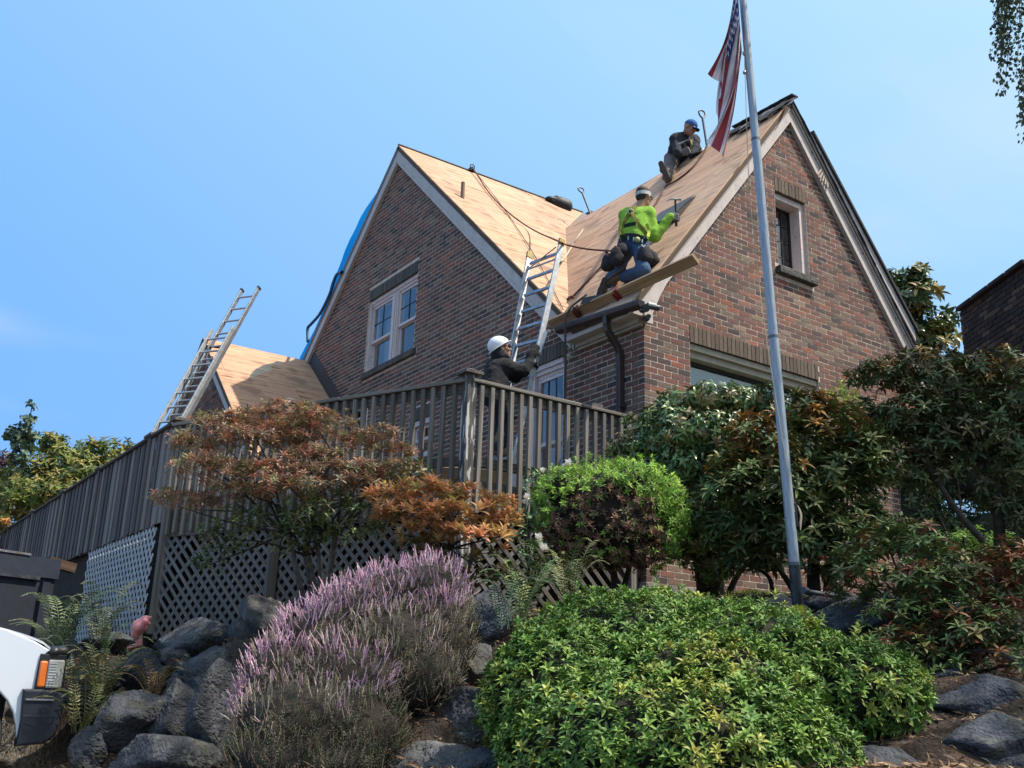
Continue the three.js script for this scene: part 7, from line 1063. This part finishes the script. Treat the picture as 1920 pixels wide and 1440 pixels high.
// ------------------------------------------------------------------ flamingo
{
  const d = 7.9, P = (x, y, o = 0) => at(x, y, d + o), o = P(262, 1232), t = thing('garden_flamingo', 'pink plastic flamingo with lowered head on the rocks below the lattice', 'garden ornament', o), pink = mat([0.58, 0.22, 0.21], { roughness: 0.45 });
  part(t, 'body', nets([cap(P(273, 1162), P(263, 1174), 0.032, 0.058), cap(P(263, 1174), P(254, 1188), 0.058, 0.036), cap(P(271, 1161), P(284, 1157), 0.026, 0.008), cap(P(254, 1188), P(262, 1201), 0.026, 0.018), cap(P(262, 1201), P(262, 1208), 0.018, 0.015), cap(P(262, 1208), P(251, 1211), 0.015, 0.013), cap(P(251, 1211), P(242, 1215), 0.013, 0.02)], 0.008, 0.018), pink);
  part(t, 'wing', nets([cap(P(273, 1165, -0.05), P(261, 1179, -0.055), 0.022, 0.028), cap(P(273, 1165, -0.05), P(281, 1170, -0.04), 0.02, 0.008), cap(P(263, 1175, -0.055), P(275, 1180, -0.04), 0.022, 0.008)], 0.008, 0.02), mat([0.50, 0.17, 0.17], { roughness: 0.45 }));
  part(t, 'beak', nets([cap(P(240, 1217), P(240, 1226), 0.014, 0.009)], 0.005, 0.01), mat([0.35, 0.28, 0.20], { roughness: 0.5 })); part(t, 'leg', merge([rod(P(266, 1180), P(268, 1236), 0.004, 0.004, 6), rod(P(262, 1182), P(262, 1238), 0.004, 0.004, 6)]), M.steel);
}
// ------------------------------------------------------------------ white car on the drive, dark container behind it
{
  const o = at(118, 1298, 7.45), X = (a, b, c) => V(o.x + a, o.y + b, o.z + c);       // o: foremost point of the bumper side, +x forward, +z the near side
  const t = thing('parked_car', 'front of a white car with dark bumper and amber side lamp', 'car', X(-1, -0.62, -0.8)), paint = phys([0.62, 0.66, 0.72], { roughness: 0.28, clearcoat: 0.8, clearcoatRoughness: 0.08 }), trimM = mat([0.018, 0.02, 0.028], { roughness: 0.38 });
  const W = 1.72, wheelX = -0.72, wheelY = -0.34, arch = []; for (let i = 0; i <= 14; i++) { const a = lerp(Math.PI, 0, i / 14); arch.push([wheelX + 0.46 * Math.cos(a), wheelY + 0.45 * Math.sin(a)]); }
  const side = [[-0.205, 0.02], [-0.205, 0.20], [-0.195, 0.25], [-0.15, 0.295], [-0.25, 0.345], [-0.45, 0.42], [-0.9, 0.50], [-1.35, 0.57], [-1.35, -0.35], ...arch, [-0.26, -0.05], [-0.26, 0.02]].map((p) => new THREE.Vector2(...p));
  const ext = (pts, depth, z, bev) => { const g = new THREE.ExtrudeGeometry(new THREE.Shape(pts), { depth, bevelEnabled: !!bev, bevelSize: bev, bevelThickness: bev, bevelSegments: 3, curveSegments: 6 }); return g.translate(o.x, o.y, o.z + z); };
  part(t, 'fender', ext(side, 0.03, -0.05, 0.012), paint); part(t, 'fender', ext(side, 0.03, -W + 0.02, 0.012), paint, 'far fender');
  part(t, 'bonnet', (() => { const g = new THREE.PlaneGeometry(1, 1, 24, 24), p = g.attributes.position; for (let i = 0; i < p.count; i++) { const u = p.getX(i) + 0.5, v = p.getY(i) + 0.5, cz = Math.sin(Math.PI * v), q = X(lerp(-0.13 + 0.08 * cz, -1.4, u), lerp(0.30, 0.575, Math.pow(u, 0.62)) + 0.045 * Math.pow(cz, 0.45), lerp(-0.02, -W, v)); p.setXYZ(i, q.x, q.y, q.z); } g.computeVertexNormals(); return g; })(), paint);
  part(t, 'bumper', nets([cap(X(-0.04, -0.07, -0.1), X(0.0, -0.07, -0.9), 0.065, 0.07), cap(X(-0.04, -0.22, -0.1), X(0.01, -0.22, -0.9), 0.07, 0.08), cap(X(0.0, -0.07, -0.9), X(-0.04, -0.07, -1.62), 0.07, 0.065), cap(X(0.01, -0.22, -0.9), X(-0.04, -0.22, -1.62), 0.08, 0.07)], 0.016, 0.035), trimM);
  part(t, 'bumper_corner', ext([[-0.262, 0.0], [-0.06, 0.0], [-0.02, -0.02], [0.0, -0.07], [-0.005, -0.2], [-0.03, -0.3], [-0.09, -0.345], [-0.25, -0.36], [-0.245, -0.2]].map((p) => new THREE.Vector2(...p)), 0.07, -0.06, 0.018), trimM);
  part(t, 'bumper_strip', merge([bar(X(-0.255, -0.055, 0.034), X(-0.06, -0.055, 0.034), 0.012, 0.012)]), M.steel); part(t, 'bumper_seam', merge([bar(X(-0.25, -0.17, 0.029), X(-0.02, -0.17, 0.029), 0.005, 0.004)]), mat([0.06, 0.07, 0.09]));
  const lampG = new THREE.BoxGeometry(1, 1, 1);
  part(t, 'lamp_housing', ext([[-0.20, 0.005], [-0.005, 0.005], [-0.02, 0.26], [-0.19, 0.265]].map((p) => new THREE.Vector2(...p)), 0.06, -0.055, 0.006), M.black);
  part(t, 'turn_signal', uvBox(new RoundedBoxGeometry(0.056, 0.19, 0.05, 3, 0.016)).translate(o.x - 0.165, o.y + 0.125, o.z + 0.0), phys([0.75, 0.17, 0.02], { roughness: 0.25, clearcoat: 1 }));
  const hl = part(t, 'headlight', uvBox(new RoundedBoxGeometry(0.115, 0.205, 0.06, 3, 0.014)).translate(o.x - 0.078, o.y + 0.128, o.z - 0.003), phys([0.42, 0.40, 0.34], { roughness: 0.2, clearcoat: 1 }));
  for (let i = 0; i < 9; i++) part(hl, 'lens_rib', bar(X(-0.128, 0.045 + i * 0.02, 0.029), X(-0.075, 0.045 + i * 0.02, 0.029), 0.007, 0.008), mat([0.55, 0.56, 0.58], { roughness: 0.3 }));
  part(t, 'headlight', uvBox(new RoundedBoxGeometry(0.06, 0.19, 0.34, 3, 0.02)).translate(o.x - 0.05, o.y + 0.128, o.z - W + 0.2), phys([0.42, 0.40, 0.34], { roughness: 0.2, clearcoat: 1 }), 'far headlight'); part(t, 'grille', boxAB(o.x - 0.09, o.x - 0.05, o.y + 0.06, o.y + 0.29, o.z - W + 0.4, o.z - 0.3), M.black);
  part(t, 'bonnet_guard', nets([cap(X(-0.105, 0.285, -0.01), X(-0.03, 0.285, -0.06), 0.04, 0.05), cap(X(-0.03, 0.285, -0.06), X(0.0, 0.30, -0.8), 0.048, 0.05), cap(X(0.0, 0.30, -0.8), X(-0.02, 0.285, -1.6), 0.05, 0.05)], 0.014, 0.03), M.blackPlastic);
  const wc = (x, z) => X(x, wheelY, z); for (const z of [-0.11, -W + 0.11]) { const w = part(t, 'wheel', new THREE.TorusGeometry(0.275, 0.1, 12, 40).scale(1, 1, 1.15).translate(...wc(wheelX, z).toArray()), mat([0.022, 0.022, 0.024], { roughness: 0.85, bumpMap: grainBump, bumpScale: 0.004 })); part(w, 'rim', rod(wc(wheelX, z - 0.07), wc(wheelX, z + 0.07), 0.2, 0.2, 28), M.alu); part(w, 'hub', rod(wc(wheelX, z), wc(wheelX, z + 0.085), 0.06, 0.05, 16), M.blackPlastic); }
  part(t, 'wheel_well', merge([boxAB(o.x - 1.36, o.x - 0.34, o.y - 0.3, o.y + 0.3, o.z - W + 0.3, o.z - 0.25)]), M.black);
  part(t, 'cabin', (() => { const g = new THREE.ExtrudeGeometry(new THREE.Shape([[-1.36, 0.57], [-2.0, 1.12], [-4.0, 1.15], [-4.3, 0.5], [-4.3, -0.35], [-1.36, -0.35]].map((p) => new THREE.Vector2(...p))), { depth: W - 0.06, bevelEnabled: true, bevelSize: 0.02, bevelThickness: 0.02 }); return g.translate(o.x, o.y, o.z - W + 0.03); })(), paint); part(t, 'side_window', ext([[-1.62, 0.62], [-2.05, 1.02], [-3.6, 1.05], [-3.6, 0.62]].map((p) => new THREE.Vector2(...p)), 0.01, 0.0), mat([0.02, 0.025, 0.03], { roughness: 0.08 }));
}
{ // container
  const A = at(108, 1046, 10.6), d = V(0.9, 0, -0.42).normalize(), n = V(0.42, 0, 0.9).normalize(), B = A.clone().addScaledVector(d, -4), dn = (p, y) => p.clone().setY(p.y - y), t = thing('waste_container', 'dark navy steel waste container half hidden behind the white car', 'container', dn(A, 1.6)), m = mat([0.024, 0.032, 0.055], { roughness: 0.6, map: grainMap }), dk = mat([0.013, 0.018, 0.034], { roughness: 0.7, map: grainMap });
  const at_ = (s, y, w = 0) => A.clone().addScaledVector(d, s).addScaledVector(n, w).setY(A.y + y);
  part(t, 'side_wall', bar(at_(-4, -0.85), at_(0, -0.85), 0.03, 1.5), dk); part(t, 'end_wall', bar(at_(-0.02, -0.85, -1.8), at_(-0.02, -0.85, -0.02), 0.03, 1.5), dk); part(t, 'back_wall', bar(at_(-4, -0.85, -1.8), at_(0, -0.85, -1.8), 0.03, 1.5), dk); part(t, 'floor', bar(at_(-4, -1.58, -0.9), at_(0, -1.58, -0.9), 1.8, 0.04), dk);
  part(t, 'side_board', bar(at_(-4, -0.125, 0.02), at_(0.02, -0.125, 0.02), 0.05, 0.2), m); part(t, 'rim', merge([bar(at_(-4, -0.012, 0.02), at_(-0.35, -0.012, 0.02), 0.075, 0.022)]), mat([0.30, 0.29, 0.32], { roughness: 0.6, map: rockMap })); part(t, 'rim_lip', bar(at_(-4, -0.24, 0.04), at_(-0.2, -0.24, 0.04), 0.03, 0.035), mat([0.07, 0.08, 0.10], { roughness: 0.5, map: rockMap }));
  for (const s of [-3.9, -2.6, -1.3, -0.12]) part(t, 'rib', bar(at_(s, -1.58, 0.035), at_(s, -0.27, 0.035), 0.09, 0.06, n), dk);
  const w = thing('timber_scrap', 'brown timber offcut sticking out beside the container', 'timber', at_(0, -0.2)); part(w, 'board', bar(at(88, 1052, 10.7), at(138, 1066, 10.9), 0.12, 0.1, V(0, 1, 0)), mat([0.13, 0.075, 0.045], { map: woodMap, roughness: 0.9 }));
}
// ------------------------------------------------------------------ the neighbour's chimney
{
  const o = at(1800, 585, 15), X = V(1, 0, 0), t = thing('brick_chimney', 'dark weathered brick chimney with cap stones at the right edge', 'chimney', at(1860, 760, 15)), u = at(1915, 548, 13.4).sub(at(1800, 583, 15)).setY(0).normalize(), n = V(-u.z, 0, u.x), top = o.y, c = (s, y, w) => o.clone().addScaledVector(u, s).addScaledVector(n, w).setY(y), bm = [[0.07, 0.045, 0.045], [0.05, 0.036, 0.042], [0.10, 0.06, 0.05], [0.16, 0.11, 0.09], [0.035, 0.03, 0.038]].map((k) => mat(k, { map: brickMap, bumpMap: brickBump, bumpScale: 0.01, roughness: 0.95 })); reseed(371);
  part(t, 'core', bar(c(0.9, top - 3, -0.45), c(0.9, top - 0.01, -0.45), 1.76, 0.86, n), mat([0.075, 0.06, 0.06], { map: grainMap }));
  let k = 0; for (let r = 0; r < 20 && k < 280; r++) for (let s = (r % 2 ? -0.105 : 0); s < 1.8; s += 0.21) { const a = Math.max(0, s) + 0.005, b = Math.min(1.8, s + 0.2); if (b - a < 0.04) continue; part(t, 'brick', bar(c(a, top - 0.05 - r * 0.075, -0.012 + rr(-0.004, 0.004)), c(b, top - 0.05 - r * 0.075, -0.012 + rr(-0.004, 0.004)), 0.05, 0.064), pick(bm)); k++; }
  for (let i = 0; i < 4; i++) part(t, 'cap_stone', uvBox(new RoundedBoxGeometry(0.43, 0.07, 1.0, 2, 0.02)).applyMatrix4(new THREE.Matrix4().makeBasis(u, U_, n.clone()).setPosition(c(0.225 + i * 0.45, top + 0.03, -0.42))), mat([0.05, 0.042, 0.06], { map: rockMap, roughness: 0.9 }));
}
renderer.render(scene, camera);
